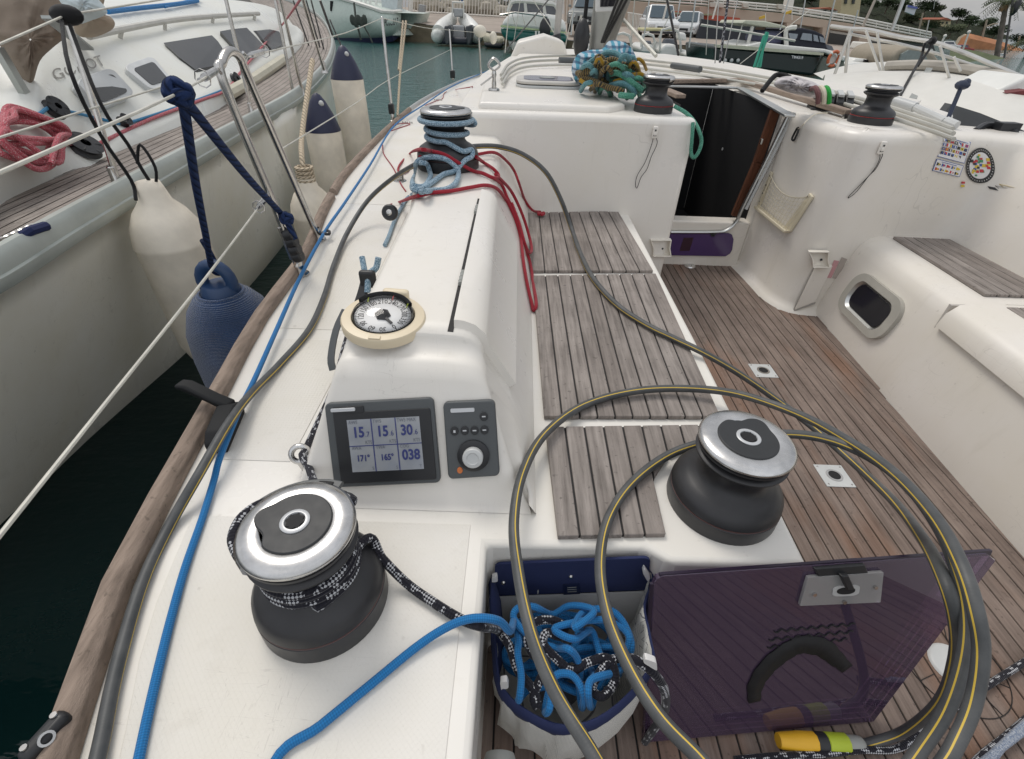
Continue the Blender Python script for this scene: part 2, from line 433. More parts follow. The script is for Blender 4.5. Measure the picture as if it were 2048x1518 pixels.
GLASSD = mat('dark_glass', (.018, .018, .022), .08)
GREYWIN = mat('grey_window', (.05, .052, .052), .2)
WOODB = teak('varnished_wood', (.10, .036, .018), (.13, .048, .023), sc=(20, 20, 2))
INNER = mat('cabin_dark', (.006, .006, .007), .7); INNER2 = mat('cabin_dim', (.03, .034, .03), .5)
TAN = mat('sand_canvas', (.36, .29, .22), .9, bsc=300, bst=.2); BROWN = mat('brown_canvas', (.22, .175, .135), .9, var=.1, sc=4, bsc=300, bst=.2); PALEB = mat('pale_blue_cloth', (.58, .66, .68), .85)
MESHF = weave('bag_mesh', (.66, .65, .60), (.16, .16, .17), 900.); LINER = mat('bag_lining', (.55, .54, .52), .9, bsc=400, bst=.3)
NETC = mat('net_cord', (.60, .55, .43), .7)
PINKS = mat('pink_sticker', (.55, .30, .31), .5); GREYS = mat('greybrown_sticker', (.42, .37, .33), .5)
NHULL = gelcoat('neighbour_hull', (.88, .86, .78), dirt=.10); NWHITE = gelcoat('neighbour_white', (.74, .75, .71))
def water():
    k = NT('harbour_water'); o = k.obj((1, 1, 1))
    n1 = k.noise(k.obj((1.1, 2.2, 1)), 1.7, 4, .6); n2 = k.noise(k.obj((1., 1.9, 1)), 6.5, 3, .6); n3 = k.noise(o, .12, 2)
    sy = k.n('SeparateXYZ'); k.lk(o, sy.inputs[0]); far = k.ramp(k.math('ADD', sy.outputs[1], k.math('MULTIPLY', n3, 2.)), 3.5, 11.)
    k.col(k.mix(far, k.mix(n3, (.002, .010, .010), (.004, .016, .015)), (.030, .105, .095))); k.set(Roughness=.06, IOR=1.33, Specular_IOR_Level=.5)  # shade and dark hull reflection near the boats put into the base colour
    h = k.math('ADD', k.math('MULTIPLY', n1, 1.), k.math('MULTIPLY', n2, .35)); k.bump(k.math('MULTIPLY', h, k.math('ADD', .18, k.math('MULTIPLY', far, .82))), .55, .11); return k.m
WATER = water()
# ================================================================ OUR YACHT (camera stands in its cockpit)
YA = empty('sailing_yacht', (0, 0, 0), label='white sailing yacht seen from its own cockpit, with teak seats and deck winches', cat='sailing yacht')
FZ = -.42
TOE = [(-.47, -.35), (-.52, 0), (-.572, .17), (-.602, .24), (-.648, .36), (-.69, .56), (-.722, .75), (-.752, .93), (-.808, 1.28), (-.845, 1.756), (-.935, 2.2), (-.985, 2.5), (-1.045, 2.94), (-1.10, 3.9), (-1.13, 5.0), (-1.125, 5.9), (-1.02, 7.2), (-.78, 8.8), (-.3, 10.2), (.4, 11.4), (1.03, 12.)]
_TT = sorted((p.y, p.x) for p in crom([V((a, b, 0)) for a, b in TOE], 12))
def toe(t):  # smooth plan curve of the deck edge by y
    return interp(_TT, t)
tc = crom([V((a, b, 0)) for a, b in TOE], 4)
port = [(p.x, p.y) for p in tc]
# deck moulding: side deck, seat top, seat front and aft faces in one
poly = port+[(1.03, 4.2), (.83, 4.2), (.83, 2.75), (.565, 2.75), (.565, 1.2), (.553, .494), (.30, .492), (.262, .520), (-.036, .515), (-.036, -.35)]
B().prism([(x, y, 0) for x, y in poly], (0, 0, -.6)).build('deck', DECK, YA, bevel=.012)
sb = [(2.06-x, y) for x, y in port]
poly = sb+[(1.38, 4.2), (1.38, 2.75), (1.6, 2.75), (2.2, 2.2), (2.2, -.35)]
B().prism([(x, y, 0) for x, y in poly], (0, 0, -.6)).build('deck', DECK, YA, bevel=.012)
# moulded non-skid panels, slightly proud of the deck
def npanel(y0, y1, xr, m=10):
    a = [(toe(lerp(y0, y1, i/m))+.085, lerp(y0, y1, i/m)) for i in range(m+1)]; r = [(xr(lerp(y0, y1, i/m)), lerp(y0, y1, i/m)) for i in range(m, -1, -1)]
    B().prism([(x, y, 0) for x, y in a+r], (0, 0, .0018)).build('nonskid_panel', NSKID, YA, smooth=0, bevel=.0016, bseg=2)
npanel(-.3, .555, lambda y: -.07); npanel(.70, 1.18, lambda y: -.475); npanel(1.24, 2.35, lambda y: -.50-.035*max(0, y-1.2)); npanel(2.45, 4.6, lambda y: -.43)
# hull sides
rows = []
for (dx, z) in ((0., -.012), (.02, -.1), (.06, -.45), (.16, -.8), (.32, -1.15), (.6, -1.5)):
    rows.append([V((p.x+dx, p.y, z)) for p in tc])
b = B().grid(rows)
b.grid([[V((2.06-p.x, p.y, p.z)) for p in r] for r in rows]); b.build('hull', WHITE, YA)
# toe rail in two lengths
def toe_rail(y0, y1, w=.034, h=.034, mat_=RAILW):
    n = max(6, int((y1-y0)*6)); pts = [V((toe(y0+(y1-y0)*i/n)+.016, y0+(y1-y0)*i/n, 0)) for i in range(n+1)]
    rows = []
    for i, p in enumerate(pts):
        d = (pts[min(n, i+1)]-pts[max(0, i-1)]).normalized(); s = V((d.y, -d.x, 0))
        w2 = w/2; pr = [(-w2, .001), (-w2*1.15, h*.5), (-w2*.8, h), (w2*.25, h*1.05), (w2*1.0, h*.72), (w2*1.2, .001)]
        rows.append([p+s*a+V((0, 0, z)) for a, z in pr])
    b = B().grid(rows, closed=True); b.add(rows[0], [tuple(range(6))]); b.add(rows[-1], [tuple(range(6))[::-1]])
    return b
toe_rail(-.3, 2.52).build('toe_rail', RAILW, YA, smooth=50, bevel=.003)
toe_rail(2.58, 5.4).build('toe_rail', RAILW, YA, smooth=50, bevel=.003)
toe_rail(5.42, 10.5, .03, .03).build('toe_rail', ALU, YA)
# black end fitting on the toe rail with a bright eye
q0 = Zp(100, 1475, .03)
fi = B().box((0, 0, 0), (.022, .055, .03)).build('rail_fairlead', BLACK, YA, bevel=.008, loc=(q0.x-.003, q0.y, .03), rot=(0, 0, rad(-15)))
bb = B()
bb.lathe([(.006, 0), (.006, .004), (.009, .004), (.009, 0)], 16, (.008, -.002, .012), Matrix.Rotation(rad(60), 3, 'Y')); bb.build('eye', CHROME, fi)
for yy in (-.017, .019): B().lathe([(.0001, .002), (.004, .002), (.0045, 0)], 10, (-.004, yy, .0155)).build('screw', STEEL, fi)
# ---- teak planks helper
def planks(name, outline, n, z, th, mats, parent, gap=.0044, base=True, cut=None, lab=None, endcut=0., baseo=.004):
    """outline: bl, br, tr, tl in plan; planks run bl->tl"""
    bl, br, tr, tl = [V((*q, 0)) for q in outline]
    b = B(); Wd = (br-bl).length
    for i in range(n):
        u0, u1 = i/n, (i+1)/n; g = gap/Wd/2
        if i: u0 += g
        if i < n-1: u1 -= g
        def pt(u, v):
            a = bl.lerp(br, u); c = tl.lerp(tr, u); return a.lerp(c, v)
        v0, v1 = 0., 1.
        if cut: v0, v1 = cut((u0+u1)/2, pt)
        m = max(2, int((pt(.5, 0)-pt(.5, 1)).length/.4))
        A = [pt(u0, v0), pt(u1, v0), pt(u1, v1), pt(u0, v1)]
        if cut:
            A[0] = pt(u0, cut(u0, pt)[0]); A[1] = pt(u1, cut(u1, pt)[0])
        b.obox([p+V((0, 0, z)) for p in A]+[p+V((0, 0, z+th)) for p in A])
    o = b.build(name, mats, parent, smooth=0, bevel=.0012, bseg=1, label=lab)
    if base:
        A = [pt(.002, max(v0, .0)+.004), pt(.998, .004), pt(.998, .996), pt(.002, .996)]
        bb = B()
        if not cut: bb.prism([p+V((0, 0, z-.001)) for p in A], (0, 0, th-baseo+.001))
        else:
            for i in range(1, n):
                u = i/n; q = cut(u, pt)[0]+.012; w = .006; bb.prism([p+V((0, 0, z-.001)) for p in (pt(u-w, q), pt(u+w, q), pt(u+w, .996), pt(u-w, .996))], (0, 0, th-baseo+.001))
        bb.build('caulking', CAULK, o)
    return o
g = lambda *a: [(Zp(x, y).x, Zp(x, y).y) for x, y in a]
s1 = g((1062, 547), (1305, 547), (1235, 427), (1057, 430)); s2 = g((1088, 840), (1438, 840), (1310, 553), (1065, 557)); s3 = g((1115, 1080), (1500, 1072), (1432, 856), (1090, 861))
planks('seat_slats', s1, 9, .001, .012, SLAT, YA); planks('seat_slats', s2, 10, .001, .012, SLAT, YA)
WR = V((.437, .637, 0))
def cutw(u, pt):   # stop the planks at the round winch pad
    v = 0.
    while v < 1 and (pt(u, v)-WR).length < .135 : v += .01
    if u > .55 and v < .5:
        v = 0.
        while v < 1 and not ((pt(u, v)-WR).length > .135 and pt(u, v).y > WR.y): v += .01
    return v, 1.
planks('seat_slats', s3, 9, .001, .012, SLAT, YA, cut=cutw)
# ---- cockpit floor
fl = B()
def frow(x0, x1, y0, y1, mi=0): fl.obox([V((x0, y0, FZ)), V((x1, y0, FZ)), V((x1, y1, FZ)), V((x0, y1, FZ)), V((x0, y0, FZ+.012)), V((x1, y0, FZ+.012)), V((x1, y1, FZ+.012)), V((x0, y1, FZ+.012))])
pw = .0425; nx = 41; x00 = -.14
for i in range(nx):
    x0 = x00+i*pw+.0021; x1 = x00+(i+1)*pw-.0021; xm = (x0+x1)/2
    if xm < .56: frow(x0, x1, -.4, .6)
    else:
        e = 2.88 if xm < 1.37 else 2.245
        frow(x0, x1, -.4, e)
FL = fl.build('cockpit_floor', FLOOR, YA, smooth=0, bevel=.001, bseg=1)
B().box((.75, 1.2, FZ+.002), (1.9, 3.5, .012)).build('caulking', CAULK, FL)
# round deck plate on the floor, drain plates, drain
def ring(b, c, r0, r1, z0, z1, n=28, mi=0):
    b.lathe([(r0, z0), (r0, z1), (r1, z1), (r1, z0)], n, c, mi=mi); return b
dp = Zp(1905, 1330, FZ+.012)
B().lathe([(.0001, .006), (.043, .006), (.047, .004), (.05, 0)], 32, (dp.x, dp.y, FZ+.0125)).build('deck_plate', LGREY, YA)
cb_ = B(); cb_.lathe([(.108, 0), (.108, .0016), (.1095, .0016), (.1095, 0)], 48, (dp.x, dp.y, FZ+.0125))
for a in range(8):
    t = rad(a*45+20); cb_.beam((dp.x+.062*math.cos(t), dp.y+.062*math.sin(t), FZ+.0132), (dp.x+.108*math.cos(t), dp.y+.108*math.sin(t), FZ+.0132), .0016, .0012)
cb_.build('deck_plate_seam', CAULK, YA)
for (px, py) in ((1526, 742), (1668, 952)):
    c = Zp(px, py, FZ+.012)
    b = B(); hp = .048
    pts = [(-hp, -hp), (hp, -hp), (hp, hp), (-hp, hp)]
    b.box((0, 0, .0015), (2*hp, 2*hp, .003))
    o = b.build('socket_plate', LGREY, YA, bevel=.001, bseg=1, loc=c, label='square metal plate with a round table-leg socket in the cockpit floor')
    b = B(); ring(b, (0, 0, 0), .019, .026, .003, .0048); b.build('socket_rim', STEEL, o)
    B().lathe([(.0001, .0036), (.019, .0036)], 24).build('socket_hole', INNER, o)
    for sx in (-1, 1):
        for sy in (-1, 1): B().lathe([(.0001, .0045), (.003, .0042), (.0036, .003)], 8, (sx*.038, sy*.038, 0)).build('screw', STEEL, o)
c = Zp(1380, 532, FZ+.012); b = B(); b.lathe([(.0001, .002), (.012, .002), (.013, .006), (.03, .006), (.034, 0)], 24, c); b.build('drain', CHROME, YA)
# black floor lines at the lower right belong to ropes, built later
# ---- coaming (seat back with instruments)
def cH(y): return interp([(.6, .0), (.745, .28), (.8, .288), (1.0, .297), (1.5, .322), (1.9, .335), (2.6, .34)], y)
def csec(y, h, n=6):
    k = min(1, h/.3); r = min(.035, h*.48); rl = r*.6
    lf = -.43-.03*max(0, (y-1.2)); lt = interp([(1.5, -.325), (1.85, -.385), (2.5, -.37)], y); rt, rf = -.06, .048
    L = lambda z: lf+(lt-lf)*min(1., z/.29); Rr = lambda z: rf+(rt-rf)*(z/.29)
    pts = [V((lf-.012, y, -.012)), V((lf, y, .0)), V((L(h*.5), y, h*.5))]
    for i in range(n+1):
        a = math.pi-math.pi/2*i/n; pts.append(V((L(h)+rl+rl*math.cos(a), y, h-rl+rl*math.sin(a))))
    xl, xr = L(h)+rl, Rr(h)-r*1.2
    for i in range(1, 6): pts.append(V((lerp(xl, xr, i/6), y, h+.004*math.sin(math.pi*i/6)*k)))
    rr = r*1.5
    for i in range(n+1):
        a = math.pi/2-math.pi/2*i/n; pts.append(V((Rr(h)-rr+rr*math.cos(a), y, h-rr+rr*math.sin(a))))
    pts += [V((Rr(h*.5), y, h*.5)), V((Rr(.03)+.004, y, .03)), V((rf+.008, y, .004)), V((rf+.010, y, -.012))]
    return pts
st = [(.585, .001), (.60, .006)]
for i in range(1, 9): t = i/8; st.append((.602+.128*t, .01+.243*t))
for a in (15, 30, 45, 60, 75, 90): st.append((.731+.045*math.sin(rad(a))*1.0+.004, .253+.034*(1-math.cos(rad(a)))))
st += [(y, cH(y)) for y in (.83, .9, 1.0, 1.2, 1.4, 1.5, 1.6, 1.75, 1.9, 2.1, 2.3, 2.5)]
CO = B().grid([csec(y, h) for y, h in st]).build('coaming', WHITE, YA, smooth=180)
TCO = bvh(CO)
# locker lid on its inboard side
rows = []
for y in (.805, .81, .82, .9, 1.1, 1.3, 1.5, 1.56, 1.575, 1.58):
    full = csec(y, cH(y), 6); off = .016 if .806 < y < 1.578 else .0
    h = cH(y); sec = []
    i0 = 3+7; seg = full[i0:i0+5]+full[i0+5:i0+5+7]+[full[i0+12]]
    seg = [p for p in seg if p.x > -.125]
    xs = [V((-.118, y, h-.004)), V((-.118, y, h+off))]
    for p in full[i0:]:
        if p.x > -.115 and p.z > .06:
            nrm = V((0, 0, 1)) if p.z > h-.004 else (V((1, 0, .5)).normalized() if p.z < h-.06 else V((.6, 0, .8)))
            xs.append(p+nrm*off)
    rows.append(xs)
m = min(len(r) for r in rows)
rows = [r[:2]+[r[2+round(i*(len(r)-3)/(m-3))] for i in range(m-2)] for r in rows]
lid = B().grid(rows); lid.add(rows[0], [tuple(range(m))]); lid.add(rows[-1], [tuple(range(m))[::-1]])
LID = lid.build('locker_lid', WHITE, YA, smooth=50)
b = B(); pr = []
for y in (.79, .9, 1.1, 1.3, 1.52): pr.append((y, cH(y)+.0035))
for (y0, h0), (y1, h1) in zip(pr, pr[1:]): b.obox([V((-.131+.004*y0/1.5, y0, h0-.02)), V((-.118, y0, h0-.02)), V((-.118, y1, h1-.02)), V((-.131+.004*y1/1.5, y1, h1-.02)), V((-.131+.004*y0/1.5, y0, h0)), V((-.118, y0, h0)), V((-.118, y1, h1)), V((-.131+.004*y1/1.5, y1, h1))])
b.build('lid_gap', CAULK, YA, smooth=0)
for yy in (1.0, 1.42):
    b = B(); b.tube([(-.1225, yy-.032, cH(yy)+.007), (-.1225, yy+.032, cH(yy)+.007)], .0055, 10)
    for q in (-.02, 0, .02): b.tube([(-.1225, yy+q-.001, cH(yy)+.007), (-.1225, yy+q+.001, cH(yy)+.007)], .0062, 10)
    b.build('hinge', GREY, LID)
# ---- instrument quads on the sloping face
def face_quad(bl, br, tr, tl, off=.001): return quad(*[PLp(x, y, (0, .602-off, .01), (0, -.243, .128)) for x, y in (bl, br, tr, tl)])
Q = face_quad((672, 972), (883, 962), (868, 793), (652, 805))
b = B(); b.qrect(Q, 0, 0, 1, 1, -.006, .010, r=.05, ar=1.2); D0 = b.build('multifunction_display', DGREY, YA, bevel=.003, label='square grey display with six wind readings on its screen')
b = B(); b.qrect(Q, .075, .05, .965, .885, .009, .0125, r=.02); b.qrect(Q, .075, .86, .36, .955, .009, .0125, r=.02); b.build('bezel', BLACK, D0, bevel=.001)
sc0 = (.195, .185, .86, .80)
def su(u): return lerp(sc0[0], sc0[2], u)
def sv(v): return lerp(sc0[1], sc0[3], v)
b = B(); b.qrect(Q, sc0[0], sc0[1], sc0[2], sc0[3], .0122, .0132); SCR = b.build('screen', SCREENL, D0, smooth=0)
b = B(); lw = .009
for u in (1/3, 2/3): b.qrect(Q, su(u)-lw/2, su(0), su(u)+lw/2, sv(1), .0133, .0138) if False else b.qrect(Q, su(u)-lw/2, sv(0), su(u)+lw/2, sv(1), .0133, .0138)
b.qrect(Q, su(0), sv(.5)-lw/2, su(1), sv(.5)+lw/2, .0134, .0139)
def dig(b, t, cx, cy, h, bold=.02, al='CENTER'):
    b.qtext(Q, t, su(cx), sv(cy), h*.86*.78, h*1.02, .0142, 0, al, bold)
for i, (a, c) in enumerate((('15', '.7'), ('15', '.6'), ('30', '.6'))):
    dig(b, a, i/3+.145, .67, .165, .03); dig(b, c, i/3+.235, .67, .085, .0, 'LEFT')
for i, (t, h) in enumerate((('171°', .098), ('165°', .098), ('038', .165))): dig(b, t, i/3+.175, .21 if h < .15 else .2, h, .03)
b.build('readings', LCDT, SCR, smooth=0)
def cap(*a): b = B(); dig(b, *a); b.build('caption', LCDG, SCR, smooth=0)
for i, t in enumerate(('AWS', 'TWS', 'TWS MAX')): cap(t, i/3+.02, .92, .058, 0, 'LEFT'); cap('KTS', i/3+.32, .535, .055, 0, 'RIGHT')
for i, (t, c) in enumerate((('AWA', 'S'), ('TWA', 'S'), ('COG', 'T'))): cap(t, i/3+.03, .43, .055, 0, 'LEFT'); cap(c, i/3+.31, .03, .055, 0, 'RIGHT')
b = B(); b.qrect(Q, .06, .90, .285, .94, .0115, .0145, r=.012); b.build('name_plate', SILV, D0, bevel=.0005, bseg=1)
Q2 = face_quad((898, 955), (1000, 948), (990, 798), (887, 802))
b = B(); b.qrect(Q2, 0, 0, 1, 1, -.006, .011, r=.1, ar=.7); D1 = b.build('autopilot_control', DGREY, YA, bevel=.003, label='narrow grey control panel with round buttons and a silver dial')
b = B(); b.qrect(Q2, .14, .865, .60, .915, .0105, .0125, r=.02); b.build('name_plate', SILV, D1)
for (u, v) in ((.19, .63), (.385, .63), (.575, .625), (.765, .625), (.77, .80)):
    b = B(); b.qdisc(Q2, u, v, .078, .058, .0105, .0135); o = b.build('button', BLACK, D1, bevel=.001)
    b = B(); b.qdisc(Q2, u, v, .085, .064, .0106, .0118); b.build('button_ring', DGREY, o)
    b = B(); b.qrect(Q2, u-.035, v-.008, u+.035, v+.008, .0133, .0139) if u > .3 else b.qrect(Q2, u-.02, v-.02, u+.02, v+.012, .0133, .0139)
    b.build('button_print', SILV, o, smooth=0)
def qlathe(Q_, u, v, prof, n=36, asp=1.):
    # profile (radius in metres, height) revolved about the panel normal
    c = Q_(u, v, 0); ex = (Q_(u+.1, v, 0)-c).normalized(); nz = (Q_(u, v, 1.)-c).normalized(); ey = nz.cross(ex)
    M = Matrix((ex, ey, nz)).transposed(); bb = B(); bb.lathe(prof, n, c, M); return bb
qlathe(Q2, .52, .30, [(.031, .010), (.031, .016), (.026, .019), (.0195, .019)]).build('dial_ring', BLACK, D1)
qlathe(Q2, .52, .30, [(.0195, .014), (.0195, .030), (.0175, .0325), (.012, .0335), (.010, .0315), (.0001, .031)]).build('dial', LGREY, D1)
b = B(); b.qdisc(Q2, .24, .115, .055, .042, .0105, .0135); b.build('standby_button', ORANGE, D1, bevel=.001)
# ---- compass on the coaming
cc = Hp(768, 640, TCO); ca = Hp(690, 640, TCO); r = .0825
nz = V((.05, -.08, 1)).normalized(); ex = V((1, 0, 0)); ex = (ex-nz*ex.dot(nz)).normalized(); ey = nz.cross(ex); CM = Matrix((ex, ey, nz)).transposed()
cc = cc+V((0, 0, .0))
CP = B().lathe([(r*.99, -.012), (r, .008), (r*.97, .0135), (r*.82, .016), (r*.755, .016), (r*.73, .012), (r*.73, 0)], 48, (0, 0, 0)).build('compass', CREAM, YA, loc=cc, rot=CM.to_euler(), scale=(1, 1, .78), label='round steering compass with a cream ring set in the white coaming')
b = B(); b.box((0, -.074, .0155), (.022, .010, .004)); b.build('bezel_catch', CREAM, CP, bevel=.001)
b = B(); b.box((.01, .074, .018), (.055, .02, .03)); b.build('light_hood', CREAM, CP, bevel=.008)
rc = r*.71
# tilted card inside a bowl
tilt = Matrix.Rotation(rad(-14), 4, 'X')
b = B().lathe([(rc*1.03, .018), (rc*1.0, .0), (rc*.9, -.01), (.0001, -.012)], 40); b.build('bowl', BLACK, CP)
b = B(); b.lathe([(rc*.96, -.002), (rc*1.0, .036), (rc*.93, .042), (rc*.88, .030)], 40, a0=rad(25), a1=rad(155)); b.build('dome_hood', BLACK, CP)
cm = Matrix.Translation((0, -.004, .018)) @ Matrix.Rotation(rad(7), 4, 'X')
b = B(); b.lathe([(.0001, 0), (rc*.93, 0), (rc*.93, -.004)], 48); b.xform(cm); CARD = b.build('compass_card', LGREY if False else mat('card_white', (.72, .72, .71), .4, var=.02), CP)
b = B()
def onc(u, v, h=0.): return cm @ V((u, v, .0006+h))
for d in range(0, 360, 5):
    a = rad(90+(240-d)*-1+18) ; a = rad(72-(d-240)); l = .10 if d % 30 == 0 else .06
    c_, s_ = math.cos(a), math.sin(a); w = .0011 if d % 10 else .0016
    p = [onc(rc*.92*c_-s_*w/2, rc*.92*s_+c_*w/2), onc(rc*.92*c_+s_*w/2, rc*.92*s_-c_*w/2), onc(rc*(.92-l)*c_+s_*w/2, rc*(.92-l)*s_-c_*w/2), onc(rc*(.92-l)*c_-s_*w/2, rc*(.92-l)*s_+c_*w/2)]
    b.add(p, [(0, 1, 2, 3)])
    if d % 30 == 0:
        vs, fs = glyph(str(d), 'CENTER', .01); hh = .0165
        ang = a-math.pi/2; ca_, sa_ = math.cos(ang), math.sin(ang); bx, by = rc*.62*c_, rc*.62*s_
        b.add([onc(bx+(x*hh*.8*ca_-y*hh*sa_), by+(x*hh*.8*sa_+y*hh*ca_)) for x, y in vs], fs)
b.build('card_print', BLACK, CARD, smooth=0)
b = B(); b.lathe([(.016, 0), (.015, .006), (.006, .016), (.0001, .018)], 6, (0, 0, 0)); b.box((.012, -.014, .004), (.005, .03, .003), Matrix.Rotation(rad(45), 3, 'Z')); b.xform(cm); b.build('pivot', BLACK, CARD)
for px_, col_, nm in ((.012, MAT_RED if False else RED, 'lubber_line'), (-.036, LPLUG, 'side_line'), (.046, LPLUG, 'side_line')):
    b = B(); yb = math.sqrt(max(0, (rc*.93)**2-px_**2)); b.tube([(px_, yb, .03), (px_*.98, yb-.008, .036), (px_*.96, yb-.018, .032)], .0011, 6); b.build(nm, col_, CP)
def dome():
    k = NT('compass_glass'); k.N.remove(k.b); tr = k.n('BsdfTransparent'); gl = k.n('BsdfGlossy'); gl.inputs['Roughness'].default_value = .02; fr = k.n('Fresnel'); fr.inputs[0].default_value = 1.4
    m = k.n('MixShader'); k.lk(fr.outputs[0], m.inputs[0]); k.lk(tr.outputs[0], m.inputs[1]); k.lk(gl.outputs[0], m.inputs[2]); k.lk(m.outputs[0], k.out.inputs[0]); return k.m
B().lathe([(rc*1.02*math.cos(rad(a)), .020+.030*math.sin(rad(a))) for a in (0, 15, 30, 45, 60, 75, 89.9)], 40).build('dome', dome(), CP)
# ---- winches
_wm = {}
def winch(loc, rz=0., s=1., sz=1., label=None, group='yacht winches'):
    if 'w' not in _wm:
        d = B(); d.lathe([(.0001, .0), (.107, 0), (.108, .004), (.107, .034)], 56); _a = d
        d.lathe([(.107, .034), (.1045, .036), (.1045, .038), (.1065, .040), (.104, .052), (.096, .063), (.082, .072), (.069, .079), (.062, .088), (.060, .10), (.060, .118), (.063, .126), (.078, .134), (.083, .138), (.084, .142), (.079, .146), (.070, .148), (.070, .152), (.079, .154), (.084, .157), (.084, .161), (.06, .163)], 56)
        W = d.build('winch', WBLACK, YA, smooth=50)
        t = B(); t.lathe([(.076, .161), (.083, .163), (.086, .167), (.0855, .171), (.080, .1755), (.066, .1778), (.054, .1780), (.050, .176)], 64)
        kids = [t.build('top_ring', CHROME, W, smooth=180)]
        # dark cover with the notch of the feeder
        pts = []
        for i in range(72):
            a = 2*math.pi*i/72; rr = .0535
            dd = abs((a-rad(150)+math.pi) % (2*math.pi)-math.pi)
            if dd < rad(32): rr += .011*(math.cos(dd/rad(32)*math.pi)+1)/2
            dd2 = abs((a-rad(192)+math.pi) % (2*math.pi)-math.pi)
            if dd2 < rad(26): rr -= .008*(math.cos(dd2/rad(26)*math.pi)+1)/2
            pts.append((rr*math.cos(a), rr*math.sin(a)))
        c = B(); c.prism([(x, y, .174) for x, y in pts], (0, 0, .0058)); kids.append(c.build('top_cover', mat('winch_cover', (.022, .024, .026), .5, var=.15, sc=20, rvar=.2), W, bevel=.002))
        k = B(); k.lathe([(.0215, .178), (.0215, .1812), (.020, .182), (.0155, .182), (.0145, .180)], 40); kids.append(k.build('socket_rim', SILV, W))
        star = []
        for i in range(16): rr = .0148 if i % 2 else .0112; a = 2*math.pi*i/16; star.append((rr*math.cos(a), rr*math.sin(a)))
        k = B(); k.prism([(x, y, .1795) for x, y in star], (0, 0, .0016)); kids.append(k.build('socket', INNER, W, smooth=0))
        f = B(); rows = []
        for i in range(9):
            a = rad(140+i*9); r0 = .055
            rows.append([V((.066*math.cos(a), .066*math.sin(a), .150)), V((.084*math.cos(a), .084*math.sin(a), .149)), V((.0885*math.cos(a), .0885*math.sin(a), .156)), V((.0885*math.cos(a), .0885*math.sin(a), .166)), V((.084*math.cos(a), .084*math.sin(a), .170)), V((.066*math.cos(a), .066*math.sin(a), .168))])
        f.grid(rows, closed=True); f.add(rows[0], [tuple(range(6))]); f.add(rows[-1], [tuple(range(6))[::-1]]); kids.append(f.build('feeder_arm', CHROME, W, smooth=60))
        sr = B(); sr.lathe([(.1047, .0360), (.1064, .0364), (.1064, .0374), (.1047, .0378)], 56); kids.append(sr.build('red_line', mat('faded_red', (.11, .055, .05), .5), W))
        _wm['w'] = W; o = W
    else: o = copy_tree(_wm['w'], YA)
    o.location = loc; o.rotation_euler = (0, 0, rz); o.scale = (s, s, s*sz)
    if label: o['label'] = label
    o['group'] = group
    return o
W1 = winch((-.297, .402, .0), rad(20), .94, 1.24, label='self-tailing winch wrapped in black flecked rope, nearest the camera at left')
W2 = winch((.437, .637, 0), rad(-100), 1.0, label='bare self-tailing winch with a bright top on the end of the teak seat')
W3 = winch((-.262, 1.869, .332), rad(-150), 1.04, 1.04, label='winch on the coaming wrapped in pale blue and red rope')
W4 = winch((.628, 2.60, .438), rad(160), .84, label='winch beside the companionway, in front of the heap of coiled ropes')
W5 = winch((1.596, 2.482, .438), rad(200), .84, label='winch on the far side of the companionway above the cord tassel')
for W in (W4, W5):
    for ch in W.children:
        if ch.name.startswith('red_line'): ch.data = ch.data.copy(); ch.data.materials[0] = RED
# ================================================================ cabin, companionway, starboard side
CB = [(-.255, 2.43), (-.31, 2.5), (-.325, 3.4), (-.315, 4.2), (-.26, 4.95), (-.165, 6.2), (.05, 7.4), (.5, 8.2), (1.03, 8.5), (1.56, 8.2), (2.0, 7.4), (2.3, 6.2), (2.4, 4.9), (2.42, 3.4), (2.3, 2.9), (1.97, 2.62), (1.85, 2.45), (1.46, 2.45), (1.42, 2.75), (1.36, 2.80), (1.36, 4.0), (.83, 4.0), (.83, 2.80), (.80, 2.75), (.80, 2.43)]
b = B(); n = len(CB)
def czt(x, y): return .440+.02*math.exp(-((x-1.03)/1.1)**2)-.008*max(0, y-5)
lo = [V((x, y, -.45)) for x, y in CB]; hi = [V((x, y, .438)) for x, y in CB]
b.prism(lo, (0, 0, .888)); CAB = b.build('cabin', WHITE, YA, bevel=.028, bseg=4)
# raised roof panel that carries the hatch
RP = [(-.20, 2.50), (.40, 2.50), (.50, 2.62), (.50, 3.1), (.76, 3.35), (.78, 7.2), (.3, 7.2), (-.05, 6.2), (-.14, 5), (-.2, 4.2), (-.225, 3.2)]
B().prism([V((x, y, .42)) for x, y in RP], (0, 0, .046)).build('cabin_roof', WHITE, YA, bevel=.02, bseg=4)
B().prism([V((2.06-x, y, .42)) for x, y in [(.64, 4.1)]+RP[5:]]+[V((2.3, 3.2, .42)), V((2.1, 2.95, .42)), V((1.72, 3.4, .42))], (0, 0, .046)).build('cabin_roof', WHITE, YA, bevel=.02, bseg=4)
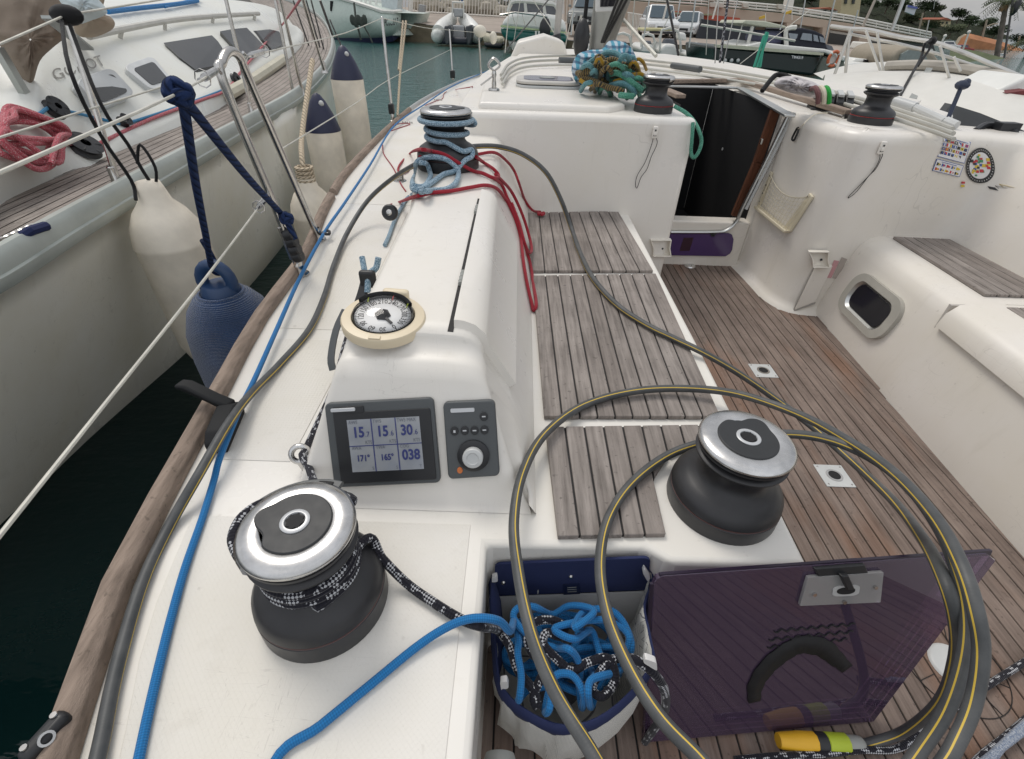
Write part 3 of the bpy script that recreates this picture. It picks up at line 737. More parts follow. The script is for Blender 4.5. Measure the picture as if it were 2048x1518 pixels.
# companionway
b = B(); b.box((1.09, 2.84, -.285), (.55, .10, .29)); b.build('companionway_sill', WALL, YA, bevel=.01)
b = B(); b.box((1.09, 3.75, .05), (.60, 1.6, 1.1))
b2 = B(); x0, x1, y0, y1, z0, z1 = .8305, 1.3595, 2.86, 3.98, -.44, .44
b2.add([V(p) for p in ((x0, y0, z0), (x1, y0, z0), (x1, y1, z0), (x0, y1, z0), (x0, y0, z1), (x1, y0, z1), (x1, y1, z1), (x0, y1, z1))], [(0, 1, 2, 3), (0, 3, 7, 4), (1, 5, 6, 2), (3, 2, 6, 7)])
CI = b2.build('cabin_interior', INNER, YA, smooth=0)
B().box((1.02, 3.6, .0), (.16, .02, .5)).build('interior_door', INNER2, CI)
b = B()
for px, py in ((1461, 263), (1471, 266), (1447, 298), (1458, 303)): p = Yp(px, py, 3.5); b.box(p, (.018, .01, .016))
b.build('interior_switch', LGREY, CI)
# frame round the opening (U), wooden jamb
fr = [Yp(1340, 462, 2.79), Yp(1425, 462, 2.79), Yp(1452, 458, 2.79), Yp(1472, 440, 2.79), Yp(1483, 415, 2.79), Yp(1530, 320, 2.79), Yp(1578, 222, 2.79)]
b = B(); b.tube([p+V((0, -.012, 0)) for p in fr], .014, 8, k=5, flat=.6); FR = b.build('companionway_frame', ALU, YA)
b = B(); b.tube([p+V((.022, -.016, -.004)) for p in fr[4:]], .010, 4); b.build('washboard_track', LGREY, FR)
jb = [Yp(1474, 432, 2.83), Yp(1519, 325, 2.83), Yp(1556, 218, 2.83)]
b = B(); 
for a, c in zip(jb, jb[1:]): b.beam(a+V((-.012, 0, 0)), c+V((-.012, 0, 0)), .045, .03, up=(0, 1, 0))
JB = b.build('door_jamb', WOODB, YA, bevel=.004)
b = B(); p = Yp(1523, 283, 2.80); b.box(p, (.01, .012, .028)); b.build('door_catch', STEEL, JB, bevel=.002)
# header and hatch runners
b = B(); a0, a1, a2 = Zp(1330, 172, .455), Zp(1480, 176, .455), Zp(1580, 232, .44)
b.beam(a1, a2, .05, .012); b.beam(a0, a1, .05, .012); b.build('hatch_header', ALU, YA, bevel=.003)
r0, r1, r2 = Zp(1338, 163, .478), Zp(1480, 160, .478), Zp(1700, 226, .462)
b = B(); b.beam(r0, r1+V((.02, 0, 0)), .042, .022); b.beam(r1, r2, .05, .024); HR = b.build('hatch_runner', RAILW, YA, bevel=.004)
b = B(); p0, p1 = Zp(1330, 180, .47), Zp(1362, 193, .462); b.beam(p0, p1, .06, .02); b.build('hatch_runner', RAILW, YA, bevel=.004)
hs = [Zp(1345, 155, .475), Zp(1475, 150, .475)]
b = B(); b.box(((hs[0].x+hs[1].x)/2-.05, hs[0].y+.35, .462), (hs[1].x-hs[0].x-.05, .6, .022)); b.build('sliding_hatch', WHITE, YA, bevel=.008)
b = B(); b.beam(r2+V((-.015, .0, -.006)), r2+V((-.012, -.01, -.045)), .03, .012); b.build('runner_stop', STEEL, YA)
# purple panel and its latch below the sill
Qp = quad(Yp(1346, 510, 2.785), Yp(1462, 512, 2.785), Yp(1468, 466, 2.785), Yp(1350, 462, 2.785))
b = B(); b.qpoly(Qp, [(-.1, 0), (.90, 0), (.97, .12), (1, .3), (1, .75), (.96, .95), (.9, 1), (-.1, 1)], 0, .008); PP = b.build('sill_panel', PURPLED, YA, bevel=.002, label='dark purple acrylic panel under the companionway sill')
b = B(); b.qpoly(Qp, [(.10, .2), (.27, .22), (.32, .78), (.15, .76)], .008, .0095); b.build('panel_sticker', mat('dark_red_sticker', (.03, .008, .02), .4), PP)
b = B()
for i in range(6): a = rad(60*i); b.lathe([(.0001, .012), (.006, .01), (.007, 0)], 10, Qp(.64, .96, .006)+V((.010*math.cos(a), 0, .010*math.sin(a))), Matrix.Rotation(rad(90), 3, 'X'))
b.lathe([(.0001, .02), (.006, .018), (.008, 0)], 10, Qp(.64, .96, .006), Matrix.Rotation(rad(90), 3, 'X')); b.build('panel_knob', BLACK, PP)
# oval deck hatch
ha, hb = Zp(1034, 172, .47), Zp(1157, 172, .47); hc = (ha+hb)/2; hw = (hb-ha).length/2
pl = rrect(-hw, -.17, hw, .20, .09, .09, 8)
b = B(); b.prism([(x, y, 0) for x, y in pl], (0, 0, .016)); HA = b.build('deck_hatch', LGREY, YA, bevel=.006, loc=(hc.x, hc.y+.06, .464), label='oval grey opening hatch in the white cabin roof')
b = B(); b.prism([(x*.97, y*.95+.0, .0165) for x, y in pl], (0, 0, .004)); b.build('hatch_seal', CAULK, HA)
b = B(); b.prism([(x*.99, y*.99, .020) for x, y in pl], (0, 0, .016)); b.build('hatch_lid', mat('hatch_frame', (.52, .50, .46), .4), HA, bevel=.006)
b = B(); b.prism([(x*.76, y*.70+.01, .0355) for x, y in pl], (0, 0, .003)); b.build('hatch_pane', SMOKEH, HA)
b = B(); b.prism([(-.005+.045*math.cos(rad(i*15)), .02+.05*math.sin(rad(i*15)), .0385) for i in range(24)], (0, 0, .004)); b.build('hatch_handle', GREY, HA)
# folded sprayhood bows: three tubes lying round the front of the cockpit
b = B()
for k_, (dz, sh) in enumerate(((.03, 0), (.022, 11), (.018, 24))):
    px = [(1002, 150), (1018, 128), (1050, 116), (1110, 112), (1200, 112), (1300, 121), (1440, 139), (1600, 168), (1740, 203), (1850, 238), (1905, 258)]
    b.tube([Zp(x+sh*.12, y+sh*(.75+.1*(i > 7)), .468+dz-.012*(i > 6)-.02*(i > 8)) for i, (x, y) in enumerate(px)], .0095 if k_ < 2 else .008, 8, k=5)
SH = b.build('sprayhood_bow', mat('pale_tube', (.50, .49, .44), .4, .35), YA)
b = B()
for (x, y), (x2, y2) in (((1118, 120), (1162, 121)), ((1345, 131), (1400, 139))): B().tube([Zp(x, y, .505), Zp(x2, y2, .505)], .024, 12, flat=.9).build('bow_sleeve', DGREY, SH)
pass
b = B(); p0, p1, p2 = Zp(1770, 196, .50), Zp(1830, 215, .48), Zp(1890, 243, .46); b.tube([p0, p1], .022, 12); b.tube([p1, p2], .017, 10); b.tube([p2, p2+V((.02, -.05, -.01))], .021, 10); b.build('furled_tube', LGREY, YA)
# shackle and small fittings on the roof edge
p = Zp(988, 180, .468)
b = B(); b.lathe([(.03, 0), (.028, .008), (.012, .012), (.012, .03), (.009, .05), (.013, .07), (.010, .085)], 14, p)
b.tube([p+V((0, 0, .085)), p+V((-.03, 0, .11)), p+V((0, 0, .14)), p+V((.03, 0, .11)), p+V((0, 0, .085))], .006, 6, k=4); b.beam(p+V((-.01, 0, .06)), p+V((-.07, -.01, .02)), .02, .006); b.build('deck_fitting', STEEL, YA)
# rope clutches, two banks
def clutches(c, n, w, rz, name, lab):
    root = B().box((0, 0, .012), (n*w+.02, .16, .024)).build(name, BLACK, YA, bevel=.005, loc=c, rot=(0, 0, rz), label=lab)
    for i in range(n):
        x = (i-(n-1)/2)*w
        b = B(); b.prism([(x-w*.42, -.075, .024), (x-w*.42, .07, .024), (x-w*.42, .075, .05), (x-w*.42, .0, .085), (x-w*.42, -.04, .085), (x-w*.42, -.08, .055)], (w*.84, 0, 0)); o = b.build('clutch_body', BLACK, root, bevel=.004)
        b = B(); b.prism([(x-w*.3, -.06, .075), (x-w*.3, .02, .092), (x-w*.3, .02, .102), (x-w*.3, -.065, .088)], (w*.6, 0, 0)); b.build('clutch_lever', LGREY, o, bevel=.003)
    return root
p = Zp(1262, 180, .44); CL1 = clutches((p.x, p.y+.02, .43), 6, .042, rad(4), 'rope_clutch_bank', 'bank of black rope clutches left of the companionway, under the coiled ropes')
p = Zp(1668, 216, .45); CL2 = clutches((p.x, p.y+.04, .425), 4, .044, rad(-18), 'rope_clutch_bank', 'bank of black rope clutches right of the companionway')
# ---- starboard moulding: bulkhead, coaming, one smooth wall
SW = [(1.372, 2.81, .432), (1.385, 2.62, .432), (1.392, 2.44, .434), (1.405, 2.34, .436), (1.44, 2.27, .436), (1.50, 2.24, .436), (1.60, 2.235, .435), (1.75, 2.245, .435), (1.88, 2.255, .435), (1.97, 2.25, .43), (2.02, 2.21, .425), (2.04, 2.1, .41), (2.035, 1.85, .385), (2.02, 1.4, .345), (1.99, .8, .25), (1.96, .2, .24), (1.95, -.3, .235)]
c = crom([V(p) for p in SW], 4); rows = []
rowsW = []
for i, p in enumerate(c):
    a = c[max(0, i-1)]; e = c[min(len(c)-1, i+1)]; d = V((e.x-a.x, e.y-a.y, 0)).normalized(); nr = V((d.y, -d.x, 0))*-1  # towards the outside
    if nr.x+nr.y < 0 and False: nr = -nr
    o = V((-d.y, d.x, 0)); h = p.z
    col = [V((p.x, p.y, -.47))-o*.05, V((p.x, p.y, -.408))-o*.046, V((p.x, p.y, -.395))-o*.018, V((p.x, p.y, -.36))-o*.003, V((p.x, p.y, -.2)), V((p.x, p.y, 0)), V((p.x, p.y, h*.5)), V((p.x, p.y, h-.05))]
    kx = max(0, min(1, (p.x-1.80)/.2))*.10
    for q in col: q.x += kx*max(0, q.z)/.4
    p = p+V((kx*h/.4, 0, 0))
    for t in (0, 30, 60, 90): col.append(V((p.x, p.y, h-.04))+o*(.04-.04*math.cos(rad(t)))+V((0, 0, .04*math.sin(rad(t)))))
    col += [V((p.x, p.y, h+.002))+o*.14, V((p.x, p.y, h))+o*.30, V((p.x, p.y, -.02))+o*.36]
    rowsW.append(col)
SWO = B().grid(rowsW).build('starboard_coaming', WALL, YA, smooth=180); TSW = bvh(SWO)
# winch plinth rim
B().lathe([(.15, -.05), (.15, -.012), (.142, -.002), (.13, .002), (.0001, .002)], 40, (1.60, 2.46, .4375)).build('winch_pad', WHITE, YA)
# seat front below, swept: floor edge -> seat top
def seat(name, y0, y1, xoff=0., lip=.0):
    rows = []
    for i in range(9):
        y = lerp(y0, y1, i/8); f = lambda t: t
        xb = interp([(.3, 1.475), (.8, 1.492), (2.14, 1.566), (2.4, 1.58)], y)+xoff
        pr = [(xb-.0, -.47), (xb, -.40), (xb+.015, -.30), (xb+.045, -.16), (xb+.065, -.075), (xb+.08, -.035), (xb+.11, -.01), (xb+.145, -.002), (xb+.19, .0), (2.06, .0)]
        rows.append([V((x, y, z)) for x, z in pr])
    b = B().grid(rows); m = len(rows[0])
    for r in (rows[0], rows[-1]): b.add(r+[V((2.06, r[0].y, -.47))], [tuple(range(m+1))])
    return b.build(name, WALL, YA, smooth=60)
S1 = seat('starboard_seat', 1.573, 2.36); S2 = seat('starboard_seat', -.3, 1.57, -.012); TS1 = bvh(S1); TS2 = bvh(S2)
B().box((1.80, 1.5775, -.06), (.42, .012, .10)).build('seat_gap', mat('gap_shadow', (.5, .47, .43), .8), YA)
# blend between floor bulkhead corner and seat front: rounded foot
sl = [Zp(x, y, .001) for x, y in ((1950, 586), (2048, 600), (2010, 530), (1890, 477), (1757, 461))]
y1 = 1.63; y2 = 2.215
planks('seat_slats', [(1.745, y1), (2.02, y1), (2.02, y2-.01), (1.765, y2)], 6, .001, .011, SLAT, YA)
planks('seat_slats', [(1.70, .2), (1.99, .2), (2.0, 1.53), (1.742, 1.53)], 6, .001, .011, SLAT, YA)
# handle recess in the seat front (slanted groove) and locker lid lip
a, e = Hp(1955, 600, TS1), Hp(1850, 688, TS1)
if a and e:
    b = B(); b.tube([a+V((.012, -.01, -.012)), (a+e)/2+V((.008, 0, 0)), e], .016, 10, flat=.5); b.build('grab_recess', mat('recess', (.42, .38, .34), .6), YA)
lp = [(1.655, 1.53), (1.655, .2)]
rows = []
for y in (1.555, 1.5, 1.0, .2):
    s_ = .02
    xb = interp([(.3, 1.475), (.8, 1.492), (2.14, 1.566)], y)-.012
    pr = [(xb+.062, -.095), (xb+.062-s_, -.088), (xb+.070-s_, -.035), (xb+.10-s_, .0), (xb+.13, .009), (xb+.20, .010), (1.76, .009)]
    rows.append([V((x, y, z)) for x, z in pr])
b = B().grid(rows); b.add(rows[0]+[V((1.76, 1.555, -.095))], [tuple(range(8))]); b.build('seat_lid', WALL, YA, smooth=60)
# ---- portlight in the seat front
ctr = [Hp(x, y, TS1) for x, y in ((1742, 612), (1690, 585), (1800, 640))]
q = [Hp(x, y, TS1) for x, y in ((1738, 672), (1808, 632), (1738, 548), (1680, 595))]
pl0 = Hp(1742, 612, TS1); _a, _b = Hp(1742, 585, TS1), Hp(1742, 640, TS1); nn = (Hp(1800, 612, TS1)-Hp(1690, 612, TS1)).cross(_a-_b).normalized(); nn = -nn if nn.x > 0 else nn; ey_ = V((0, 1, 0)); ey_ = (ey_-nn*ey_.dot(nn)).normalized()
ez_ = (V((0, 0, 1))-nn*nn.z).normalized()
def Qw(u, v, h=0.): return pl0+ey_*u+ez_*v+nn*(h+.016)
def rr_(a, b_, r): return rrect(-a, -b_, a, b_, r, r, 7)
b = B(); o_ = rr_(.185, .098, .075); i_ = rr_(.143, .068, .05); nO = len(o_)
b.add([Qw(u, v, -.03) for u, v in o_]+[Qw(u, v, .004) for u, v in o_]+[Qw(u, v, .006) for u, v in i_]+[Qw(u, v, -.02) for u, v in i_], [f for i in range(nO) for f in ((i, (i+1) % nO, nO+(i+1) % nO, nO+i), (nO+i, nO+(i+1) % nO, 2*nO+(i+1) % nO, 2*nO+i), (2*nO+i, 2*nO+(i+1) % nO, 3*nO+(i+1) % nO, 3*nO+i))])
PW = b.build('portlight', mat('portlight_frame', (.40, .385, .34), .5), YA, label='rounded portlight with a grey frame in the seat front')
b = B(); i2 = rr_(.1425, .0675, .05); i3 = rr_(.130, .056, .043)
b.add([Qw(u, v, .005) for u, v in i2]+[Qw(u, v, -.01) for u, v in i3], [(i, (i+1) % nO, nO+(i+1) % nO, nO+i) for i in range(nO)]); b.build('inner_rim', ALU, PW)
b = B(); b.add([Qw(u, v, -.004) for u, v in i3], [tuple(range(nO))]); b.build('pane', GLASSD, PW)
# ---- boxes for handles (cup shaped holders)
def holder(name, q4, top, depth, lab, par=YA):
    Qh = quad(*q4)
    b = B(); o2 = [(0, 0), (1, 0), (.93, .5), (1, 1), (0, 1), (.07, .5)]; n_ = 6; i2_ = [(.06, .06), (.93, .06), (.86, .5), (.93, .94), (.06, .94), (.14, .5)]
    vs = [Qh(u, v, 0) for u, v in o2]+[Qh(u, v, depth) for u, v in o2]+[Qh(u, v, depth) for u, v in i2_]+[Qh(u, v, .004) for u, v in i2_]
    fs = [f for i in range(6) for f in ((i, (i+1) % 6, 6+(i+1) % 6, 6+i), (6+i, 6+(i+1) % 6, 12+(i+1) % 6, 12+i), (12+i, 12+(i+1) % 6, 18+(i+1) % 6, 18+i))]+[tuple(range(18, 24))]
    b.add(vs, fs); o = b.build(name, mat('ivory_plastic', (.74, .70, .62), .45), par, bevel=.003, label=lab)
    b = B(); p = Qh(.58, .42, .008); b.sphere(p, .006, 8, 6); b.build('screw', BLACK, o); return o
holder('handle_holder', [Yp(x, y, 2.44) for x, y in ((1303, 510), (1341, 510), (1341, 476), (1299, 476))], 0, .03, 'ivory plastic handle holder low on the bulkhead left of the companionway')
h4 = [Hp(x, y, TSW) for x, y in ((1630, 530), (1664, 530), (1662, 498), (1621, 498))]
holder('handle_holder', [p+V((-.02, -.012, 0)) for p in h4], 0, .03, 'ivory plastic handle holder low beside the pink sticker')
e4 = [Hp(x, y, TSW) for x, y in ((1588, 618), (1626, 610), (1664, 530), (1630, 530))]
b = B(); Qe = quad(*e4); b.qpoly(Qe, [(0, 0), (1, 0.1), (1, 1), (0, 1)], 0, .012); b.build('handle_sleeve', WALL, YA, bevel=.004)
b = B(); b.qpoly(Qe, [(-.06, -.03), (1, .05), (1, .10), (.0, .0)], .002, .013); b.qpoly(Qe, [(-.05, 0), (0, 0), (0, 1), (-.03, 1)], .002, .006); b.build('sleeve_edge', mat('seam_grey', (.36, .34, .31), .7), YA)
# ---- net pocket on the wall by the companionway
np_ = [Hp(x, y, TSW) for x, y in ((1520, 412), (1582, 462), (1624, 392), (1546, 346))]
Qn = quad(*[p+V((-.006, -.003, 0)) for p in np_])
b = B(); b.qpoly(Qn, [(0, -.06), (1, -.06), (1.02, .02), (0, .02)], -.004, .03); b.qpoly(Qn, [(-.04, -.02), (.03, 0), (.02, 1.02), (-.03, 1.04)], -.004, .008); b.qpoly(Qn, [(.86, 0), (1.03, 0), (1.05, 1.02), (.96, 1.06)], -.004, .008); NP = b.build('net_pocket', mat('ivory_frame', (.62, .56, .42), .5), YA, bevel=.003, label='ivory framed net pocket on the wall beside the companionway')
b = B(); topv = lambda u: 1-.62*math.sin(math.pi*min(1, max(0, u)))**.8*.45
for i in range(15):
    u = i/14
    b.tube([Qn(u+.0, 0, .024), Qn(u+.01, topv(u)*.5, .022), Qn(u, topv(u), .010)], .0011, 5, k=3)
for j in range(9):
    v = j/8; b.tube([Qn(u, topv(u)*v*.98+.01*math.sin(u*40), .023-.013*v) for u in [i/14 for i in range(15)]], .0011, 5)
b.tube([Qn(u, topv(u), .010) for u in [i/12 for i in range(13)]], .002, 6); b.build('net', NETC, NP)
b = B()
for u, v in ((.0, .15), (.0, .4), (.0, .65), (.0, .92), (.98, .98)): b.sphere(Qn(u, v, .009), .004, 8, 6)
b.build('screw', BLACK, NP)
# carabiner hung on a cord from the hatch runner
cb0 = Zp(1640, 222, .43)
ct = [Yp(1655, 226, 2.42), Yp(1632, 228, 2.40), Yp(1615, 240, 2.39), Yp(1604, 252, 2.40), Hp(1600, 258, TSW, .01)]
ck = B(); ck.tube(ct, .0022, 6, k=5); CK = ck.build('snap_hook', NETC, None); 
tag(CK, 'small black snap hook hanging on a pale cord beside the companionway', 'snap hook')
a, e = Hp(1602, 256, TSW, .012), Hp(1592, 278, TSW, .012); sx = V((.0, .018, .0))
b = B(); b.tube([a, a+sx*.8+(e-a)*.2, e+sx, e+(e-a)*.12, e-sx*.6, a-sx*.5+(e-a)*.3], .005, 8, k=4, closed=True); b.build('hook', BLACK, CK)
# cord tassels with white clips (drop cords) on both bulkheads
def tassel(clip, cord, surf, lab):
    c = surf(*clip); b = B(); b.box((0, 0, 0), (.022, .012, .05)); b.box((0, -.006, -.006), (.010, .008, .016)); o = b.build('cord_clip', WHITE, None, bevel=.004, loc=c)
    tag(o, lab, 'cord clip', 'cord clips on the bulkheads')
    b = B(); b.box((0, -.0075, .010), (.006, .003, .006)); b.box((0, -.0075, -.012), (.014, .003, .003)); b.build('clip_slot', BLACK, o)
    b = B(); pts = [surf(*q) for q in cord]; b.tube([p-c for p in pts], .0016, 5, k=5); b.build('cord', BLKR, o); return o
tassel((1310, 265), [(1307, 274), (1303, 290), (1290, 325), (1275, 350), (1271, 368), (1274, 376), (1282, 355), (1294, 338), (1302, 315), (1314, 288), (1312, 274)], lambda x, y: Yp(x, y, 2.416), 'white cord clip with a black loop on the bulkhead left of the companionway')
tassel((1762, 295), [(1758, 305), (1757, 318), (1745, 340), (1720, 368), (1700, 388), (1696, 395), (1712, 382), (1735, 352), (1750, 336), (1762, 312), (1762, 304)], lambda x, y: Hp(x, y, TSW, .008), 'white cord clip with a black loop on the wall below the far winch')
# ---- stickers
_h = [Hp(x, y, TSW) for x, y in ((1890, 320), (1950, 340), (1915, 290))]; _n = (_h[1]-_h[0]).cross(_h[2]-_h[0]).normalized(); _n = -_n if _n.y > 0 else _n
def stick(name, q4, off=.0015):
    if q4[0][0] < 1750: return quad(*[Hp(x, y, TSW, off) or Yp(x, y, 2.2) for x, y in q4])
    q = quad(*[PLp(x, y, _h[0], _n) for x, y in q4])
    def f(u, v, h=0.):
        p = q(u, v, 0); hh = TSW.ray_cast(p+_n*.15, -_n)[0]; return (hh if hh is not None else p)+_n*(h+.003)
    return f
pal = [mat('flag_%s' % n_, c_, .5, var=.02) for n_, c_ in (('red', (.5, .04, .05)), ('blue', (.05, .10, .32)), ('yellow', (.65, .48, .05)), ('black', (.03, .03, .03)), ('green', (.06, .25, .12)), ('paper', (.72, .71, .70)))]
Qs = stick('s', ((1873.5, 312.4), (1928, 326.9), (1942, 284.5), (1887.9, 267.8)))
ST = B().qrect(Qs, 0, 0, 1, 1, 0, .001, 1).qrect(Qs, .02, .025, .98, .975, 0, .0016, 0).build('signal_flag_sticker', [pal[5], pal[1]], YA, smooth=0, label='square sticker of signal flags on the white cabin side')
b = B(); rs = random.Random(3)
cols = [[5, 3, 0, 3, 1, 0, 0], [1, 0, 2, 1, 3, 2, 3], [1, 0, 3, 2, 0, 1, 3], [3, 0, 1, 1, 2, 3, 1]]
for r_ in range(4):
    for c_ in range(7):
        if r_ == 3 and c_ > 5: continue
        u, v = .05+c_*.13, .72-r_*.19; k = cols[r_][c_]; k2 = rs.choice([0, 1, 2, 5, 5, 3])
        b.qrect(Qs, u, v, u+.10, v+.13, .0017, .0019, k); 
        m_ = rs.randint(0, 3)
        if m_ == 0: b.qrect(Qs, u+.03, v+.04, u+.07, v+.09, .0019, .0022, k2)
        elif m_ == 1: b.qrect(Qs, u+.05, v, u+.10, v+.13, .0019, .0022, k2)
        elif m_ == 2: b.qpoly(Qs, [(u, v), (u+.1, v), (u, v+.13)], .0019, .0022, k2)
        else: b.qrect(Qs, u+.035, v, u+.065, v+.13, .0019, .0022, k2)
b.qrect(Qs, .06, .90, .9, .925, .0017, .0019, 1); b.build('flag_print', pal, ST, smooth=0)
Qs2 = stick('s', ((1863.4, 340.8), (1918.6, 354), (1926.9, 331.3), (1871.8, 316.8)))
ST2 = B().qrect(Qs2, 0, 0, 1, 1, 0, .001, 1).qrect(Qs2, .02, .04, .98, .96, 0, .0016, 0).build('number_flag_sticker', [pal[5], pal[1]], YA, smooth=0, label='small oblong sticker of numeral flags below the square one')
b = B()
for r_ in range(2):
    for c_ in range(5):
        u, v = .06+c_*.18, .50-r_*.40; k = rs.choice([0, 1, 2, 3]); b.qpoly(Qs2, [(u, v), (u+.13, v+.07), (u+.13, v+.17), (u, v+.25)], .0017, .0036, k); b.qpoly(Qs2, [(u+.05, v+.03), (u+.09, v+.05), (u+.09, v+.19), (u+.05, v+.22)], .003, .0040, rs.choice([5, 0, 2]))
b.qrect(Qs2, .2, .83, .75, .87, .0017, .0036, 1); b.build('flag_print', pal, ST2, smooth=0)
Qs3 = stick('s', ((1931, 365), (1984, 365), (1984, 295), (1931, 295)))
b = B(); n_ = 40; sk = .12
oc = [(.5+.49*math.cos(2*math.pi*i/n_)+sk*.5*math.sin(2*math.pi*i/n_), .5+.5*math.sin(2*math.pi*i/n_)) for i in range(n_)]
ri = lambda k: [(.5+(u-.5)*k, .5+(v-.5)*k) for u, v in oc]
for k0, k1, mi_ in ((1., .87, 3), (.87, .75, 3), (.75, .5, 5), (.5, .25, 5), (.25, .0, 5)):
    a_, c_ = ri(k0), ri(k1); b.add([Qs3(u, v, .0015) for u, v in a_]+[Qs3(u, v, .0015) for u, v in c_], [(i, (i+1) % n_, n_+(i+1) % n_, n_+i) for i in range(n_)], mi_)
ST3 = b.build('round_sticker', pal, YA, smooth=0, label='round black rimmed sticker full of small signs')
b = B()
for i in range(34):
    rr2 = math.sqrt(rs.random())*.33; a = rs.random()*6.283; u, v = .5+rr2*math.cos(a)+sk*.5*rr2*2*math.sin(a)*.5, .5+rr2*math.sin(a)
    s_ = .03+.03*rs.random(); b.qrect(Qs3, u-s_, v-s_*.7, u+s_, v+s_*.7, .0, .0032+.0001*(i % 5), rs.choice([0, 0, 1, 2, 2, 3, 4]))
for i in range(36):
    a = 2*math.pi*i/36; u, v = .5+.435*math.cos(a)+sk*.435*math.sin(a), .5+.44*math.sin(a); b.qrect(Qs3, u-.008, v-.012, u+.008, v+.012, .0, .0028, 5)
for u, v, k in ((-.1, .0, 0), (-.12, -.1, 2), (.95, .02, 2), (.86, -.04, 3), (.7, -.09, 3)): b.qrect(Qs3, u-.06, v-.03, u+.06, v+.03, .0006, .0025, k)
b.build('sign_print', pal, ST3, smooth=0)
Qk = stick('s', ((1652, 555), (1662, 556), (1678, 522), (1668, 520))); B().qrect(Qk, 0, 0, 1, 1, 0, .001).build('warning_sticker', PINKS, YA, smooth=0, label='faded pink sticker strip beside the handle holder')
Qk = stick('s', ((1664, 556), (1674, 558), (1694, 518), (1683, 514))); B().qrect(Qk, 0, 0, 1, 1, 0, .001).build('warning_sticker', GREYS, YA, smooth=0, label='faded grey sticker strip beside the pink one')
# grey rubbing strip on the starboard coaming top edge with a dark cover and black handle
_tp = [max((v.co for v in SWO.data.vertices if abs((v.co-Yp(px, py, yy)).x) < .06 and v.co.y < 2.6), key=lambda c: c.z+.0001*c.y) for px, py, yy in ((1890, 262, 2.35), (1950, 290, 2.3))] if False else None
# ================================================================ loose ropes, cable, bag, panel
def multi_bvh(objs):
    vs, fs = [], []
    for ob in objs:
        o = len(vs); mw = ob.matrix_basis if ob.parent in (YA, None) else ob.parent.matrix_basis @ ob.matrix_basis
        vs += [mw @ v.co for v in ob.data.vertices]; fs += [tuple(o+i for i in p.vertices) for p in ob.data.polygons]
    return BVHTree.FromPolygons(vs, fs)
TALL = multi_bvh([o for o in YA.children if o.type == 'MESH' and o.name.split('.')[0] in ('deck', 'coaming', 'locker_lid', 'cabin', 'cabin_roof', 'seat_slats', 'cockpit_floor', 'toe_rail', 'starboard_coaming', 'starboard_seat')])
def sp_(pts, off):
    """points are (px,py) lying on whatever surface is there, (px,py,z) at a height, or a Vector"""
    out = []
    for p in pts:
        if isinstance(p, V): out.append(p)
        elif len(p) == 2:
            h = Hp(p[0], p[1], TALL, off); out.append(h if h is not None else Zp(p[0], p[1], off))
        else: out.append(Zp(*p))
    return out
def helix(c, r, z0, z1, a0, turns, n=16):
    m = int(abs(turns)*n); return [V((c[0]+r*math.cos(a0+2*math.pi*turns*i/m), c[1]+r*math.sin(a0+2*math.pi*turns*i/m), lerp(z0, z1, i/m))) for i in range(m+1)]
# ---- shore power cable
main = [(185, 1560, .014), (203, 1480, .012), (235, 1330, .012), (285, 1165, .012), (340, 1050, .012), (400, 945, .045), (455, 850, .055), (500, 790, .03), (560, 728, .012), (618, 660, .012), (648, 595, .012), (668, 530, .014), (695, 465, .03), (735, 402, .10), (785, 357, .20), (845, 322, .33), (900, 302, .37), (950, 293, .37), (1000, 294, .36), (1048, 310, .33), (1092, 345, .27), (1122, 400, .16), (1142, 455, .05), (1160, 505, .026), (1185, 555, .025), (1232, 608, .025), (1290, 648, .025), (1350, 678, .025), (1408, 706, .02), (1470, 742, -.03), (1540, 790, -.10), (1620, 850, -.15), (1700, 920, -.14), (1785, 1000, -.04), (1842, 1072, .07), (1885, 1150, .14), (1912, 1240, .11), (1910, 1325, .0), (1878, 1405, -.16), (1810, 1462, -.34), (1740, 1486, -.398), (1715, 1489, -.40)]
loopA = [(1225, 1580, .05), (1180, 1500, .05), (1110, 1385, .05), (1062, 1265, .055), (1036, 1140, .055), (1028, 1040, .06), (1046, 945, .06), (1090, 868, .04), (1165, 812, .025), (1265, 783, .03), (1370, 777, .035), (1475, 788, .05), (1595, 828, .08), (1700, 884, .12), (1790, 948, .15), (1870, 1035, .18), (1922, 1130, .195), (1952, 1225, .18), (1962, 1310, .14), (1945, 1410, .09), (1905, 1500, .06), (1860, 1580, .05)]
loopB = [(1460, 1580, .07), (1392, 1510, .06), (1318, 1432, .055), (1258, 1335, .045), (1215, 1230, .03), (1200, 1130, .025), (1216, 1040, .025), (1262, 968, .025), (1330, 914, .03), (1400, 887, .05), (1480, 874, .07), (1580, 868, .09), (1660, 880, .105), (1740, 914, .12), (1812, 968, .13), (1875, 1050, .15), (1915, 1140, .155), (1935, 1230, .13), (1928, 1320, .09), (1893, 1420, .03), (1840, 1500, -.02), (1780, 1580, -.05)]
PC = sp_(main, 0); A_ = sp_(loopA, 0); B_ = sp_(loopB, 0)
path = list(reversed(PC))
m1 = [A_[-1].lerp(B_[0], f)+V((0, -.09*math.sin(math.pi*f), .05)) for f in (.2, .4, .6, .8)]
b = B(); RC = .0098
b.tube(path, RC, 14, k=8); b.tube(A_+m1+B_, RC, 14, k=8)
PCo = b.build('shore_power_cable', CABLE); tag(PCo, 'grey shore power cable with a yellow stripe looped over deck and winch', 'power cable')
e, f_ = PC[-1], PC[-2]; pl_b = Zp(1556, 1481, -.395); d = (pl_b-e).normalized(); L_ = (pl_b-e).length
zz = d; xx = V((0, 0, 1)).cross(zz).normalized(); PM = Matrix((xx, zz.cross(xx), zz)).transposed()
